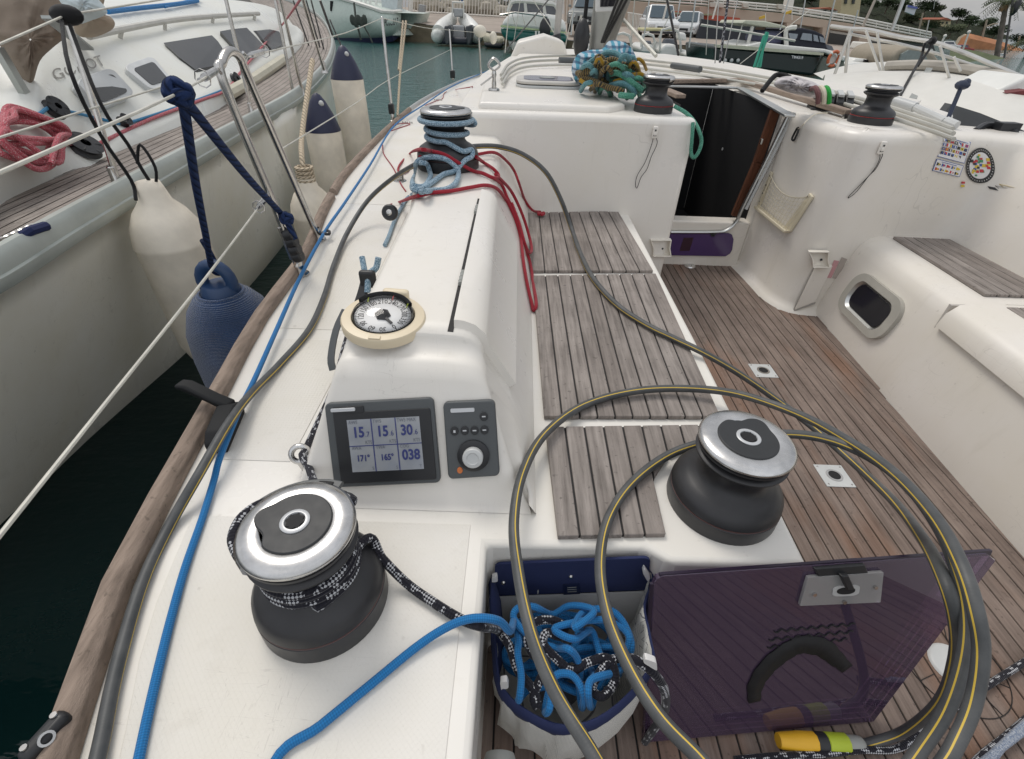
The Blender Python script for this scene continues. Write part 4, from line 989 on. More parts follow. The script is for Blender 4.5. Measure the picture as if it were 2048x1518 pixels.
def plug(prof, nm, m_, n=12): return B().lathe([(r_*.78, z*L_) for r_, z in prof], n, e, PM, capb=True, capt=True).build(nm, m_, PCo, smooth=40)
plug([(.012, -.08), (.019, -.05), (.021, .0), (.021, .14)], 'cable_gland', GREY, 16)
plug([(.024, .14), (.026, .16), (.026, .40), (.0235, .41)], 'plug_body', LPLUG, 10)
plug([(.0245, .41), (.025, .43), (.0245, .53), (.0235, .54)], 'plug_collar', BLACK, 18)
plug([(.024, .54), (.0255, .56), (.0255, .72), (.020, .97), (.018, 1.0)], 'plug_nose', YPLUG, 10)
# ---- blue furling line, ending as a coil in the bag
CPL0, CPLn = V((.1, .41, -.15)), V((0, -.42, 1)).normalized()
def cp(px, py, off=0.): p = PLp(px, py, CPL0, CPLn); return p+CPLn*off
def zc(x, y): return 940+x/3.176, 1040+y/3.176
rc_ = random.Random(11)
bl_ = [(985, 138, .03), (955, 150, .03), (905, 172, .03), (850, 208, .03), (790, 250, .035), (740, 330, .035), (690, 405, .035), (650, 463, .035), (600, 555, .03), (555, 655, .028), (512, 752, .026), (478, 822, .03), (441, 912, .03), (428, 960, .014), (405, 1035, .009), (372, 1130, .009), (345, 1225, .009), (320, 1325, .009), (297, 1425, .009), (275, 1530, .009)]
pts = sp_(bl_, .008)+[V((-.43, .1, .012)), V((-.36, .03, .012)), V((-.28, .05, .012))]+sp_([(545, 1530, .010), (640, 1452, .010), (740, 1370, .010), (825, 1300, .012), (880, 1262, .018), (925, 1241, .03), (965, 1236, .035), (1000, 1243, .02), (1020, 1262, -.02)], 0)
man = [(280, 640), (305, 760), (300, 850), (320, 980), (310, 1110), (300, 1150), (360, 1080), (430, 1060), (500, 1060), (490, 1180), (470, 1200), (520, 1000), (600, 970), (660, 1010), (700, 1100), (710, 1190), (690, 1050), (690, 960), (660, 870), (600, 820), (540, 810), (400, 760), (280, 640), (300, 570), (400, 560), (520, 600), (620, 550), (720, 560), (760, 600), (640, 690), (700, 600), (800, 570), (900, 590), (970, 680), (1000, 800), (985, 900), (920, 960), (830, 980), (740, 1010), (720, 1090), (760, 1180), (800, 1060), (860, 960), (960, 850), (980, 740), (900, 650), (780, 640), (640, 660), (520, 700), (640, 760), (760, 700), (800, 790), (825, 920), (780, 990)]
offs = 0.
for i, (x, y) in enumerate(man): pts.append(cp(*zc(x, y), .012+.008*(i % 5)+.012*math.sin(i*.7)))
for i in range(110):   # layers underneath
    a = i*.62; rx, ry = 55+38*math.sin(i*.37), 34+22*math.cos(i*.29); x = 1130+70*math.sin(i*.21)+rx*math.cos(a); y = 1305+35*math.cos(i*.17)+ry*math.sin(a)
    pts.append(cp(min(1245, max(1012, x)), y, -.012-.0005*i+.012*math.sin(i)))
BLo = B().tube(pts, .0066, 10, k=6).build('furling_line', BLUE); tag(BLo, 'bright blue rope running along the side deck into the rope bag', 'rope')
# ---- black flecked sheet on the near winch
w1 = W1.location; s1_ = W1.scale[0]; z1_ = W1.scale[2]
pts = sp_([(705, 640, .03), (690, 690, .03), (668, 772, .035), (640, 838, .04), (612, 898, .05), (605, 912, .055), (618, 935, .06), (636, 972, .085)], .008)
hx = helix((w1.x, w1.y), .0700*s1_, .120*z1_, .086*z1_, rad(80), -3.4, 18)
pts += [hx[0]+V((.03, .03, .0))]+hx
ex_ = sp_([(732, 1078, .09), (765, 1118, .055), (815, 1168, .02), (870, 1207, .014), (925, 1240, .014), (965, 1253, .015)], 0)
pts += ex_+[cp(*zc(x, y), .03) for x, y in ((170, 700), (230, 770), (260, 830), (300, 950), (400, 1080), (420, 1180), (400, 1100), (480, 900), (400, 860), (360, 760), (400, 660), (500, 640), (590, 680), (560, 740), (480, 720), (460, 790), (560, 900), (640, 950), (740, 900), (860, 880), (900, 1010), (820, 1110), (760, 1050), (860, 900), (950, 880))]
pts += [Yp(1266, 1318, .345), Yp(1285, 1328, .335), Yp(1312, 1352, .325), Yp(1330, 1385, .32), Yp(1328, 1425, .325), Yp(1310, 1455, .33), Yp(1285, 1490, .335), Yp(1262, 1530, .34)]
b = B().tube(pts, .0078, 10, k=7)
# turn in the self-tailing jaws, standing proud on the left
b.tube([V((w1.x+.079*s1_*math.cos(rad(a)), w1.y+.079*s1_*math.sin(rad(a)), .150*z1_)) for a in range(60, 120, 12)]+[V((w1.x+rr*s1_*math.cos(rad(a)), w1.y+rr*s1_*math.sin(rad(a)), z*z1_)) for a, rr, z in ((130, .088, .152), (150, .098, .156), (168, .101, .158), (186, .098, .155), (202, .088, .150), (215, .080, .148))], .0078, 10, k=5)
BS = b.build('jib_sheet', BFLECK); tag(BS, 'black rope with white flecks turned round the near winch and led into the bag', 'rope')
# tail of the same kind of rope on the floor at lower right
b = B(); b.tube(sp_([(1470, 1520, -.395), (1560, 1512, -.395), (1640, 1508, -.395), (1720, 1500, -.395), (1800, 1495, -.395), (1870, 1440, -.395), (1940, 1395, -.395), (2000, 1355, -.395), (2080, 1305, -.395)], 0), .0072, 8, k=5)
b.tube(sp_([(1900, 1580, -.395), (1960, 1515, -.395), (2010, 1475, -.395), (2080, 1415, -.395)], 0), .0072, 8, k=5); tag(b.build('rope_tail', BFLECK), 'black flecked rope lying across the teak floor at the lower right', 'rope')
b = B()
for i in range(7):
    x0 = 1935+i*9; b.tube(sp_([(x0, 1545-i*5, -.39+.004*(i % 2)), (x0+50, 1510-i*9, -.388), (x0+130, 1450-i*8, -.39)], 0), .006, 8, k=5)
tag(b.build('rope_coil', rope('grey_white_rope', (.42, .46, .52), (.16, .20, .28), 'heather', pv=200)), 'coil of pale grey and blue rope at the lower right corner', 'rope')
# ---- pale blue and red ropes on the middle winch
def z5(x, y): return 640+x/3.994, 180+y/3.995
w3 = W3.location; s3_ = W3.scale[0]; c3 = (w3.x, w3.y); zb = w3.z
TW3 = multi_bvh([CO, CAB, W3]+[o for o in YA.children if o.name == 'deck'])
f3 = lambda L_, y0: [Hp(*z5(x, y), TW3, .011) or Yp(*z5(x, y), y0) for x, y in L_]
pts = [V((w3.x+.092*math.cos(rad(a)), w3.y+.092*math.sin(rad(a)), zb+.150*s3_)) for a in range(100, 371, 15)]
pts += [V((w3.x+.10, w3.y+.01, zb+.145)), V((w3.x+.085, w3.y+.04, zb+.135))]+helix(c3, .0705*s3_, zb+.130*s3_, zb+.092*s3_, rad(60), 1.6, 16)
pts += f3([(1130, 500), (1195, 490), (1195, 530), (1150, 580), (1070, 640), (990, 700), (900, 765), (820, 815), (760, 800), (745, 720), (770, 630), (820, 580), (870, 590), (892, 650), (885, 720), (850, 785), (800, 800), (760, 760), (760, 680), (790, 590), (840, 550), (920, 535), (1010, 555), (1080, 610), (1108, 690), (1085, 770), (1010, 820), (900, 832), (800, 845), (735, 850)], 1.735)
pts += f3([(690, 890), (650, 960), (612, 1030), (580, 1110), (552, 1190), (520, 1260)], 1.6)
LB = B().tube(pts, .0086, 10, k=6).build('pale_blue_sheet', LBLUE); tag(LB, 'pale blue rope turned and looped on the winch on the coaming', 'rope')
rp = f3([(820, 535), (760, 600), (700, 660), (650, 682), (625, 650), (650, 595), (720, 520), (800, 492), (900, 500), (1000, 528), (1100, 578), (1200, 640), (1300, 692), (1370, 722), (1408, 700), (1370, 650), (1300, 600), (1225, 535)], 1.715)
b = B(); b.tube(rp, .0062, 8, k=6)
r1_ = [(775, 415), (800, 407), (828, 397), (865, 391), (903, 387), (940, 380), (970, 375), (990, 380), (1005, 397), (1015, 413), (1028, 443), (1038, 480), (1042, 520), (1050, 570), (1060, 612), (1067, 625), (1072, 612), (1066, 570), (1058, 535), (1050, 505), (1040, 470), (1028, 430), (1012, 400), (1000, 372), (985, 360)]
sv_ = lambda L_, off: [Hp(x, y, TALL, off) for x, y in L_]
b.tube(sv_(r1_, .008), .0060, 8, k=6)
r2_ = [(985, 356), (1010, 380), (1025, 405), (1040, 440), (1052, 480), (1056, 503), (1050, 508), (1041, 490), (1030, 450), (1015, 410)]
b.tube(sv_(r2_, .017), .0060, 8, k=6)
r3_ = [(953, 320), (985, 315), (1003, 322), (1020, 345), (1030, 370), (1050, 398), (1065, 418), (1080, 432)]
b.tube(sv_(r3_, .02), .0060, 8, k=6)
kn = Hp(1082, 434, TALL, .01); b.tube([kn+V((.016*math.cos(t_*1.9), .016*math.sin(t_*2.7), .006*math.sin(t_*3.1)+.006)) for t_ in range(9)], .0065, 8, k=5)
RR = b.build('red_rope', REDR); tag(RR, 'red rope looped over the coaming winch and hanging down to the seat', 'rope')
# thin dark red cord along the side deck with small shackles
b = B(); b.tube(sv_([(765, 290), (768, 310), (785, 335), (795, 355), (803, 372), (812, 385)], .006), .0035, 6, k=5)
b.tube(sv_([(780, 262), (800, 257), (820, 250), (808, 248), (785, 250)], .006), .0035, 6, k=4); b.tube(sv_([(850, 212), (872, 203), (885, 198), (890, 186), (912, 180), (945, 176)], .006), .0035, 6, k=5)
RCd = b.build('dark_red_cord', REDR); tag(RCd, 'thin dark red cord lying on the side deck by the toe rail', 'cord')
b = B()
for x, y in ((800, 362), (815, 247), (876, 201)):
    p = Hp(x, y, TALL, .0); 
    for q in range(5): b.tube([p+V((.022*math.cos(a), .03*math.sin(a), .006+.008*q)) for a in [i*.7 for i in range(9)]], .004, 5) if x == 800 else b.sphere(p+V((.02*(q-2), .01*(q % 2), .008)), .008, 6, 5)
    if x == 800: b.lathe([(.04, 0), (.036, .006), (.0001, .008)], 16, p)
b.build('shackle', STEEL, RCd)
# black swivel block at the coaming, strap and rope ends beside the coaming
b = B(); p = Yp(780, 425, 1.62); b.lathe([(.0001, -.014), (.022, -.013), (.027, -.006), (.027, .006), (.022, .013), (.0001, .014)], 20, p, Matrix.Rotation(rad(70), 3, 'X')); BK = b.build('lead_block', BLACK, YA)
b = B(); b.lathe([(.0001, .0155), (.007, .0155), (.010, .0135)], 16, p, Matrix.Rotation(rad(70), 3, 'X')); b.build('sheave', STEEL, BK)
b = B(); st_ = [Yp(735, 545, 1.22), Yp(727, 580, 1.18), Yp(716, 615, 1.14), Yp(707, 650, 1.1)]; b.tube(st_, .016, 6, k=3, flat=.35); ST_ = b.build('lashing_strap', BLACK); tag(ST_, 'black strap and rope ends lashed beside the coaming ahead of the compass', 'strap')
b = B(); b.tube([Yp(735, 585, 1.17), Yp(738, 550, 1.2), Yp(752, 536, 1.22), Yp(757, 515, 1.23)], .009, 8, k=4); b.tube([Yp(738, 575, 1.19), Yp(730, 545, 1.21), Yp(724, 514, 1.24)], .008, 8, k=4); b.build('rope_end', LBLUE, ST_)
b = B(); p = Yp(736, 558, 1.195); b.box(p, (.045, .02, .05)); b.build('strap_loop', BLACK, ST_, bevel=.008)
b = B(); q_ = [Yp(x, y, yy) for x, y, yy in ((690, 620, 1.02), (672, 660, .98), (662, 715, .92), (666, 740, .90))]; b.tube(q_, .010, 6, k=3, flat=.4); b.build('strap_tail', DGREY, ST_)
# ---- eye block for the flecked sheet
p = Zp(600, 908, .045); b = B(); Mx = Matrix.Rotation(rad(62), 3, 'X') @ Matrix.Rotation(rad(15), 3, 'Y')
b.tube([p+Mx @ V((.017*math.cos(i*.349), .017*math.sin(i*.349), 0)) for i in range(18)], .0062, 10, closed=True); b.beam(p+V((.012, .012, -.01)), p+V((.042, .018, -.012)), .026, .012); b.tube([p+V((.0, .0, -.018)), p+V((.005, .002, -.045))], .012, 10)
EB = b.build('fairlead_eye', CHROME, YA, smooth=50)
# black winch-handle shaped cam under the near winch top
b = B(); pts = []
for i in range(13):
    a = rad(75+i*6.6); r_ = .112; pts.append(V((w1.x+r_*math.cos(a)-.004, w1.y+r_*math.sin(a)+.004, .136*z1_)))
rows = [[p, p+(V((w1.x, w1.y, .136*z1_))-p).normalized()*.030, p+(V((w1.x, w1.y, .136*z1_))-p).normalized()*.030+V((0, 0, .008)), p+V((0, 0, .008))] for p in pts]
b.grid(rows, closed=True); b.add(rows[0], [(0, 1, 2, 3)]); b.add(rows[-1], [(3, 2, 1, 0)]); SA = b.build('stripper_arm', DGREY, W1, bevel=.003)
SA.matrix_basis = Matrix.LocRotScale(W1.location, W1.rotation_euler, W1.scale).inverted()
b = B()
for i0 in (1, 5, 9):
    seg = [p+(V((w1.x, w1.y, .136*z1_))-p).normalized()*.012+V((0, 0, .009)) for p in pts[i0:i0+3]]; B().tube(seg, .006, 6, k=3, flat=.15).build('arm_slot', INNER, SA)
# ---- rope clutch on the side deck
c = Zp(462, 862, .0); d = (Zp(485, 810, 0)-Zp(440, 912, 0)); rz = math.atan2(-d.x, d.y)
b = B(); b.prism([(-.021, -.075, 0), (-.021, .062, 0), (-.021, .070, .03), (-.021, .03, .052), (-.021, -.05, .048), (-.021, -.075, .03)], (.042, 0, 0)); RCL = b.build('rope_clutch', CLUTCH, YA, bevel=.006, loc=(c.x-.005, c.y, 0), rot=(0, 0, rz), label='black rope clutch on the side deck holding the blue line')
b = B(); b.prism([(0, .035, .045), (-.03, .04, .062), (-.085, .06, .092), (-.108, .064, .094), (-.108, .064, .082), (-.085, .06, .074), (-.03, .04, .042), (0, .03, .03)], (.012, .026, 0)); b.build('clutch_lever', CLUTCH, RCL, bevel=.005)
b = B(); b.lathe([(.010, 0), (.010, -.004), (.007, -.006), (.007, 0)], 14, (0, -.075, .022), Matrix.Rotation(rad(90), 3, 'X')); b.build('rope_entry', INNER, RCL)
for yy in (-.045, .01): B().lathe([(.0001, .0), (.004, 0), (.0045, -.002)], 10, (.0212, yy, .028), Matrix.Rotation(rad(90), 3, 'Y')).build('screw', STEEL, RCL)
# ---- rope bag
BAG = empty('rope_bag', (.12, .42, -.4), label='white mesh rope bag with a navy hem hanging from the seat end', cat='rope bag')
rim = [Yp(987, 1152, .507), Yp(990, 1215, .47), Yp(992, 1290, .40), Yp(1002, 1368, .335), Yp(1050, 1420, .302), Yp(1130, 1452, .285), Yp(1215, 1425, .298), Yp(1300, 1335, .345), Yp(1298, 1270, .40), Yp(1288, 1210, .46), Yp(1303, 1145, .507), Yp(1220, 1122, .51), Yp(1130, 1122, .51), Yp(1050, 1130, .51)]
bc = BAG.location.copy(); rim = [p-bc for p in rim]
rr_ = crom(rim, 4, True); cen = sum(rr_, V((0, 0, 0)))/len(rr_)
rows = []
for t_ in (0, .12, .3, .55, .8, .95, 1.0):
    row = []
    for i, p in enumerate(rr_):
        q = V((lerp(cen.x, p.x, 1-.13*t_**2), lerp(cen.y-.015, p.y, 1-.05*t_**2)-.018*math.sin(math.pi*t_)*(p.y < cen.y), lerp(p.z, .035, t_)))
        sg = .012*math.sin(i*1.7+t_*5)*t_*(1-t_)*3; q += V((sg, sg*.7, 0)); row.append(q)
    rows.append(row)
rows.append([V((cen.x+(p.x-cen.x)*.3, cen.y+(p.y-cen.y)*.3, .03)) for p in rr_])
b = B().grid(rows, closed=True); b.add(rows[-1], [tuple(range(len(rr_)))]); b.build('bag_body', MESHF, BAG, smooth=60, solid=.002)
# hem as a flat band following the rim
hr = [[p+V((0, 0, .003)), p-V((0, 0, .034))+ (V((cen.x, cen.y, p.z))-p).normalized()*-.004] for p in rr_]
b = B().grid([[r[0] for r in hr]+[hr[0][0]], [r[0].lerp(r[1], .5)+(r[0]-V((cen.x, cen.y, r[0].z))).normalized()*.004 for r in hr]+[hr[0][0].lerp(hr[0][1], .5)+(hr[0][0]-V((cen.x, cen.y, hr[0][0].z))).normalized()*.004], [r[1] for r in hr]+[hr[0][1]]]); b.build('hem', NAVY, BAG, smooth=60, solid=.004)
# stiff navy back strip with studs, side flaps
Qb = quad(*[Yp(x, y, .508)-bc for x, y in ((988, 1190), (1296, 1178), (1300, 1112), (990, 1125))])
b = B(); b.qrect(Qb, 0, 0, 1, 1, -.002, .004, r=.05, ar=2.); b.build('back_strip', NAVY, BAG, bevel=.001)
Ql = quad(*[Yp(x, y, .506)-bc for x, y in ((1000, 1300), (1285, 1290), (1296, 1178), (988, 1190))]); b = B(); b.qrect(Ql, 0, 0, 1, 1, 0, .002); b.build('lining', LINER, BAG)
for u, v in ((.06, .45), (.50, .55)): B().lathe([(.0001, .004), (.003, .0035), (.0045, 0)], 10, Qb(u, v, .004), Matrix.Rotation(rad(90), 3, 'X')).build('stud', STEEL, BAG)
Qt = quad(*[Yp(x, y, .504)-bc for x, y in ((1127, 1189), (1160, 1187), (1159, 1166), (1126, 1168))]); T_ = B().qrect(Qt, 0, 0, 1, 1, 0, .001).build('care_label', NAVYP, BAG)
for k_ in range(3): B().qrect(Qt, .25, .25+k_*.2, .8, .3+k_*.2, .001, .0013).build('label_line', GREY, T_)
for pts_ in (((1003, 1375), (1018, 1368), (1014, 1355), (1000, 1357)), ((1285, 1318), (1313, 1335), (1312, 1318), (1290, 1310)), ((984, 1160), (996, 1158), (994, 1148), (984, 1150)), ((1284, 1140), (1294, 1158), (1300, 1150), (1288, 1132))):
    yb = .333 if pts_[0][1] > 1300 else .50
    Qc = quad(*[Yp(x, y, yb)-bc for x, y in pts_]); B().qrect(Qc, 0, 0, 1, 1, -.004, .006, r=.2).build('corner_patch', mat('white_webbing', (.70, .69, .67), .8), BAG, bevel=.002)
fl_ = [Yp(x, y, yy)-bc for x, y, yy in ((1302, 1150, .505), (1290, 1210, .475), (1270, 1290, .43), (1300, 1340, .40), (1312, 1250, .44), (1310, 1180, .49))]
B().add(fl_, [(0, 1, 2, 3, 4, 5)]).build('side_flap', NAVY, BAG, solid=.006, smooth=60)
fl_ = [Yp(x, y, yy)-bc for x, y, yy in ((984, 1150, .505), (1000, 1200, .47), (1010, 1300, .42), (995, 1360, .36), (984, 1300, .40), (980, 1200, .47))]
B().add(fl_, [(0, 1, 2, 3, 4, 5)]).build('side_flap', NAVY, BAG, solid=.005, smooth=60)
# ---- purple acrylic washboard leaning on the seat end
p_bl, p_br = Zp(1285, 1482, -.400), Zp(1745, 1440, -.404); p_tl = Yp(1308, 1152, .458)
n_ = (p_br-p_bl).cross(p_tl-p_bl); tr_ = PLp(1990, 1103, p_bl, n_)
for k_ in range(1): pass
ex_ = (p_br-p_bl).normalized(); nn = n_.normalized(); ey_ = nn.cross(ex_)
if nn.y > 0: nn = -nn
out = [p_bl, p_br]+[PLp(x, y, p_bl, n_) for x, y in ((1988, 1118), (1968, 1103), (1325, 1148), (1312, 1153), (1306, 1166))]
WB = empty('washboard', p_bl, label='dark purple acrylic washboard leaning against the seat end', cat='washboard')
o0 = [p-p_bl for p in out]
B().prism([p+nn*.004 for p in o0], -nn*.011).build('panel', PURPLE, WB, bevel=.0015, bseg=1)
pq = lambda x, y, h=.0: PLp(x, y, p_bl, n_)-p_bl+nn*(.004+h)
b = B(); b.beam(pq(1318, 1152, -.004), pq(1980, 1104, -.004), .011, .006, up=nn); b.beam(pq(1306, 1166, -.004), pq(1290, 1400, -.004), .011, .006, up=nn); b.build('edge_trim', mat('purple_edge', (.02, .012, .028), .3), WB)
def Qpan(q4): return quad(*[pq(*q) for q in q4])
Qy = Qpan(((1592, 1203), (1752, 1196), (1758, 1136), (1608, 1146)))
b = B(); b.qrect(Qy, 0, 0, 1, 1, .001, .007, r=.02); LP = b.build('lock_plate', CLEAR, WB, bevel=.001)
b = B()
for u, v in ((.13, .42), (.53, .10), (.90, .55)): b.qdisc(Qy, u, v, .025, .06, .007, .011, n=8)
b.build('screw', STEEL, LP)
b = B(); b.qrect(Qy, .36, .30, .70, .66, .0072, .0085, r=.1); LS = b.build('lock_surround', mat('grey_gasket', (.45, .45, .44), .5), LP); b = B(); b.qrect(Qy, .41, .37, .64, .60, .0086, .0092, r=.1); b.build('keyhole', INNER, LS)
b = B(); b.qrect(Qy, .12, .20, .86, .95, -.008, -.006); b.build('back_plate', DGREY, LP)
Qz = Qpan(((1632, 1150), (1730, 1142), (1722, 1122), (1622, 1130))); b = B(); b.qrect(Qz, 0, 0, 1, 1, -.014, .006); b.qrect(Qz, .40, -.9, .55, .5, .006, .016); b.build('latch', BLACK, WB, bevel=.002)
for (xa, ya, xb, yb) in ((1545, 1258, 1705, 1244), (1535, 1275, 1702, 1259), (1532, 1290, 1690, 1274)):
    b = B(); b.tube([pq(lerp(xa, xb, i/40), lerp(ya, yb, i/40)+3*math.sin(i*1.25), .0012) for i in range(41)], .0016, 5); b.build('wavy_vent', INNER, WB)  # thin dark wavy lines on the panel face
ar = [(1505, 1398), (1508, 1365), (1530, 1330), (1565, 1300), (1600, 1284), (1640, 1290), (1665, 1310), (1690, 1332)]
b = B(); pr = [pq(x, y, .0022) for x, y in ar]; c_ = crom(pr, 4); rows = []
for i, p in enumerate(c_):
    d_ = (c_[min(len(c_)-1, i+1)]-c_[max(0, i-1)]).normalized(); s_ = d_.cross(nn)*.012*(1+.9*math.sin(math.pi*i/(len(c_)-1))+.10*math.sin(i*2.1)); rows.append([p-s_, p+s_])
b.grid(rows); b.build('arched_strap', INNER, WB, solid=.002)  # flat dark arched shape on the panel face, thickest in the middle
# grey wheel edge just in frame at bottom
p = Zp(1000, 1508, -.2); b = B(); b.lathe([(.0001, .0), (.024, .0), (.026, .006), (.026, .05), (.022, .056)], 24, p, Matrix.Rotation(rad(90), 3, 'X')); b.build('steering_hub', GREY, YA)
# ================================================================ rails, lifelines, mast, fenders, cloths
def px3(px, py, x): return Xp(px, py, x)
# braced gate stanchion (inverted U)
f1, f2 = Zp(600, 543, .012), Zp(636, 474, .012)
tp = [Xp(540, 390, lerp(f1.x, -.83, .5)), Xp(447, 165, -.832), Xp(444, 125, -.835), Xp(458, 103, -.84), Xp(478, 112, -.845), Xp(495, 150, -.85), Xp(560, 300, -.855)]
b = B(); b.tube([f1, f1.lerp(tp[0], .5)]+tp+[tp[-1].lerp(f2, .5), f2], .0125, 12, k=5); GS = b.build('gate_stanchion', STEEL, YA, label='stainless braced stanchion shaped like an upturned U beside the gate')
for f_ in (f1, f2): B().lathe([(.032, 0), (.032, .004), (.018, .008), (.016, .045), (.0135, .05)], 18, f_-V((0, 0, .01))).build('stanchion_base', STEEL, GS)
# furling lead blocks clamped to its aft leg
for t_ in (.17, .24, .33, .40):
    p = f1.lerp(tp[0], t_*1.25+.02); bb = B(); bb.lathe([(.0001, -.017), (.018, -.017), (.022, -.012), (.022, .012), (.018, .017), (.0001, .017)], 14, p+V((.016, -.004, 0)), Matrix.Rotation(rad(75), 3, 'Y')); bb.build('lead_block', BLACK, GS)
b = B(); b.beam(f1.lerp(tp[0], .2), f1.lerp(tp[0], .62), .012, .034); b.build('block_bracket', STEEL, GS)
b = B(); p = f2+V((.035, -.005, .02)); b.tube([p+V((.02*math.cos(i*.6), .02*math.sin(i*.6), .004*math.sin(i))) for i in range(11)], .006, 8, closed=True); b.build('fairlead_ring', BLACK, GS)
def stanchion(base, top, lab, w=.0115):
    b = B(); b.tube([base, top], w, 10); b.sphere(top, w, 8, 6); o = b.build('stanchion', STEEL, YA, label=lab); B().lathe([(.03, 0), (.03, .004), (.016, .01), (.0145, .06), (.012, .065)], 16, base).build('stanchion_base', STEEL, o); return o
b2_ = Zp(786, 242, .0); t2_ = Xp(764, 36, b2_.x-.03)
s2o = stanchion(b2_, t2_, 'stainless stanchion with a black block at its foot, second along the side deck')
p = b2_.lerp(t2_, .13); b = B(); b.box(p+V((0, -.01, .0)), (.05, .05, .085)); b.build('foot_block', BLACK, s2o, bevel=.012)
b3_ = Zp(906, 160, 0); t3_ = Xp(899, 60, b3_.x-.04); s3o = stanchion(b3_, t3_, 'third stainless stanchion along the side deck'); p = b3_.lerp(t3_, .12); b = B(); b.box(p, (.07, .07, .1)); b.build('foot_block', BLACK, s3o, bevel=.012)
b4_ = Zp(962, 150, .02); t4_ = b4_+V((-.03, .0, .55)); s4o = stanchion(b4_, t4_, 'stanchion topped with a cream ball near the bow', .014); B().sphere(t4_+V((.02, 0, .02)), .10, 14, 10, (1, .8, .8)).build('cream_ball', FENDC, s4o)
B().sphere(t4_+V((.22, .1, -.06)), .085, 12, 8, (.7, .8, 1)).build('cream_ball', FENDC, s4o)
# lifelines
tt = tp[3]; LW = .0024
def wire(name, pts, lab, r=LW, m_=WIRE):
    o = B().tube(pts, r, 8, k=3).build(name, m_, YA, label=lab); return o
wa = Zp(0, 345, .64); wa2 = tp[2]+V((0, -.01, -.01)); kn0 = Zp(357, 186, .655)
e0 = wa+(wa-kn0)*.6
w_ = wire('lifeline', [e0, wa, kn0, wa2], 'upper lifeline wire running aft from the gate stanchion')
def turnb(a, c, par):
    b = B(); d = (c-a); b.tube([a, a+d*.18], .005, 8); b.tube([a+d*.18, a+d*.78], .0085, 10); b.tube([a+d*.78, c], .005, 8)
    b.tube([a-d*.12+V((0, 0, .012)), a, a-d*.12-V((0, 0, .012))], .004, 6); b.build('turnbuckle', CHROME, par)
    B().tube([a+d*.85+V((.018*math.cos(i*.8), 0, .018*math.sin(i*.8))) for i in range(9)], .0015, 5).build('split_ring', STEEL, par)
turnb(wa2.lerp(kn0, .12), wa2.lerp(kn0, .62), w_)
wb = tp[4]+V((0, .01, -.005)); w2_ = wire('lifeline', [wb, wb.lerp(t2_, .5)-V((0, 0, .02)), t2_], 'upper lifeline wire running forward from the gate stanchion'); turnb(wb.lerp(t2_, .015), wb.lerp(t2_, .075), w2_)
lwa = f1.lerp(tp[0], 1.02); lw1 = Zp(0, 1070, .32); lw0 = lw1+(lw1-lwa)*.4
w3_ = wire('lifeline', [lw0, lw1, lwa.lerp(lw1, .5)-V((0, 0, .006)), lwa], 'lower lifeline wire slanting down across the gap between the boats', .0028)
turnb(lwa.lerp(lw1, .01), lwa.lerp(lw1, .13), w3_)
lf = tp[-1]; mid2 = b2_.lerp(t2_, .42); m3 = b3_.lerp(t3_, .62); wire('lifeline', [lf, lf.lerp(mid2, .5)-V((0, 0, .01)), mid2, mid2.lerp(m3, .5), m3], 'lower lifeline wire running forward past the fenders', .0026)
wire('lifeline', [t2_, t2_.lerp(t3_, .5)-V((0, 0, .02)), t3_, t4_], 'upper lifeline wire between the forward stanchions', .003)
# blue fender in its knitted cover
fe = Xp(430, 552, -1.06)
FB = empty('blue_fender', fe-V((0, 0, .62)), label='fender in a blue knitted cover hanging beside the toe rail', cat='fender', group='fenders between the boats')
def loc(p): return p-FB.location
zt = .62
b = B(); b.lathe([(.0001, -.18), (.06, -.17), (.12, -.10), (.156, .02), (.168, .18), (.168, .31), (.158, .42), (.130, .50), (.098, .543), (.078, .557)], 40); b.build('knitted_cover', KNIT, FB)
b = B(); b.lathe([(.078, .545), (.080, .552), (.078, .560), (.070, .562), (.066, .555)], 36); b.build('cover_rim', KNIT, FB)
b = B(); b.lathe([(.066, .545), (.062, .575), (.050, .592), (.0001, .596)], 32); b.tube([(.052*math.cos(rad(a)), 0, .60+.062*math.sin(rad(a))) for a in range(-40, 221, 20)], .021, 12, flat=1.0); b.build('eye_end', BLUEP, FB)
kk = kn0+V((0, 0, 0)); fe_top = fe+V((0, -.0, .03))
b = B(); b.tube([kk+V((.004, 0, -.01)), kk.lerp(fe_top, .35), kk.lerp(fe_top, .7), fe_top, fe+V((.0, .03, -.0)), fe+V((0, .02, .07)), fe_top+V((.004, .0, .1))], .0095, 12, k=10)
e2 = f1.lerp(tp[0], .80)+V((.01, 0, .0)); b.tube([kk+V((.008, 0, -.012)), kk.lerp(e2, .5)+V((.0, 0, -.012)), e2, e2+V((.02, -.01, -.03)), e2+V((.03, .0, -.09))], .0095, 12, k=10)
for c_, s_ in ((kk, .028), (e2+V((.02, -.005, -.02)), .024)):
    for ax_, an_ in (('X', 20), ('Y', 70), ('X', 100), ('Y', 10)):
        Mk = Matrix.Rotation(rad(an_), 3, ax_); b.tube([c_+Mk @ V((s_*.62*math.cos(i*.785), s_*.62*math.sin(i*.785), .003*math.sin(i*2))) for i in range(8)], .0095, 10, k=3, closed=True)
b.v = [p-FB.location for p in b.v]; b.build('fender_lanyard', NROPE, FB)
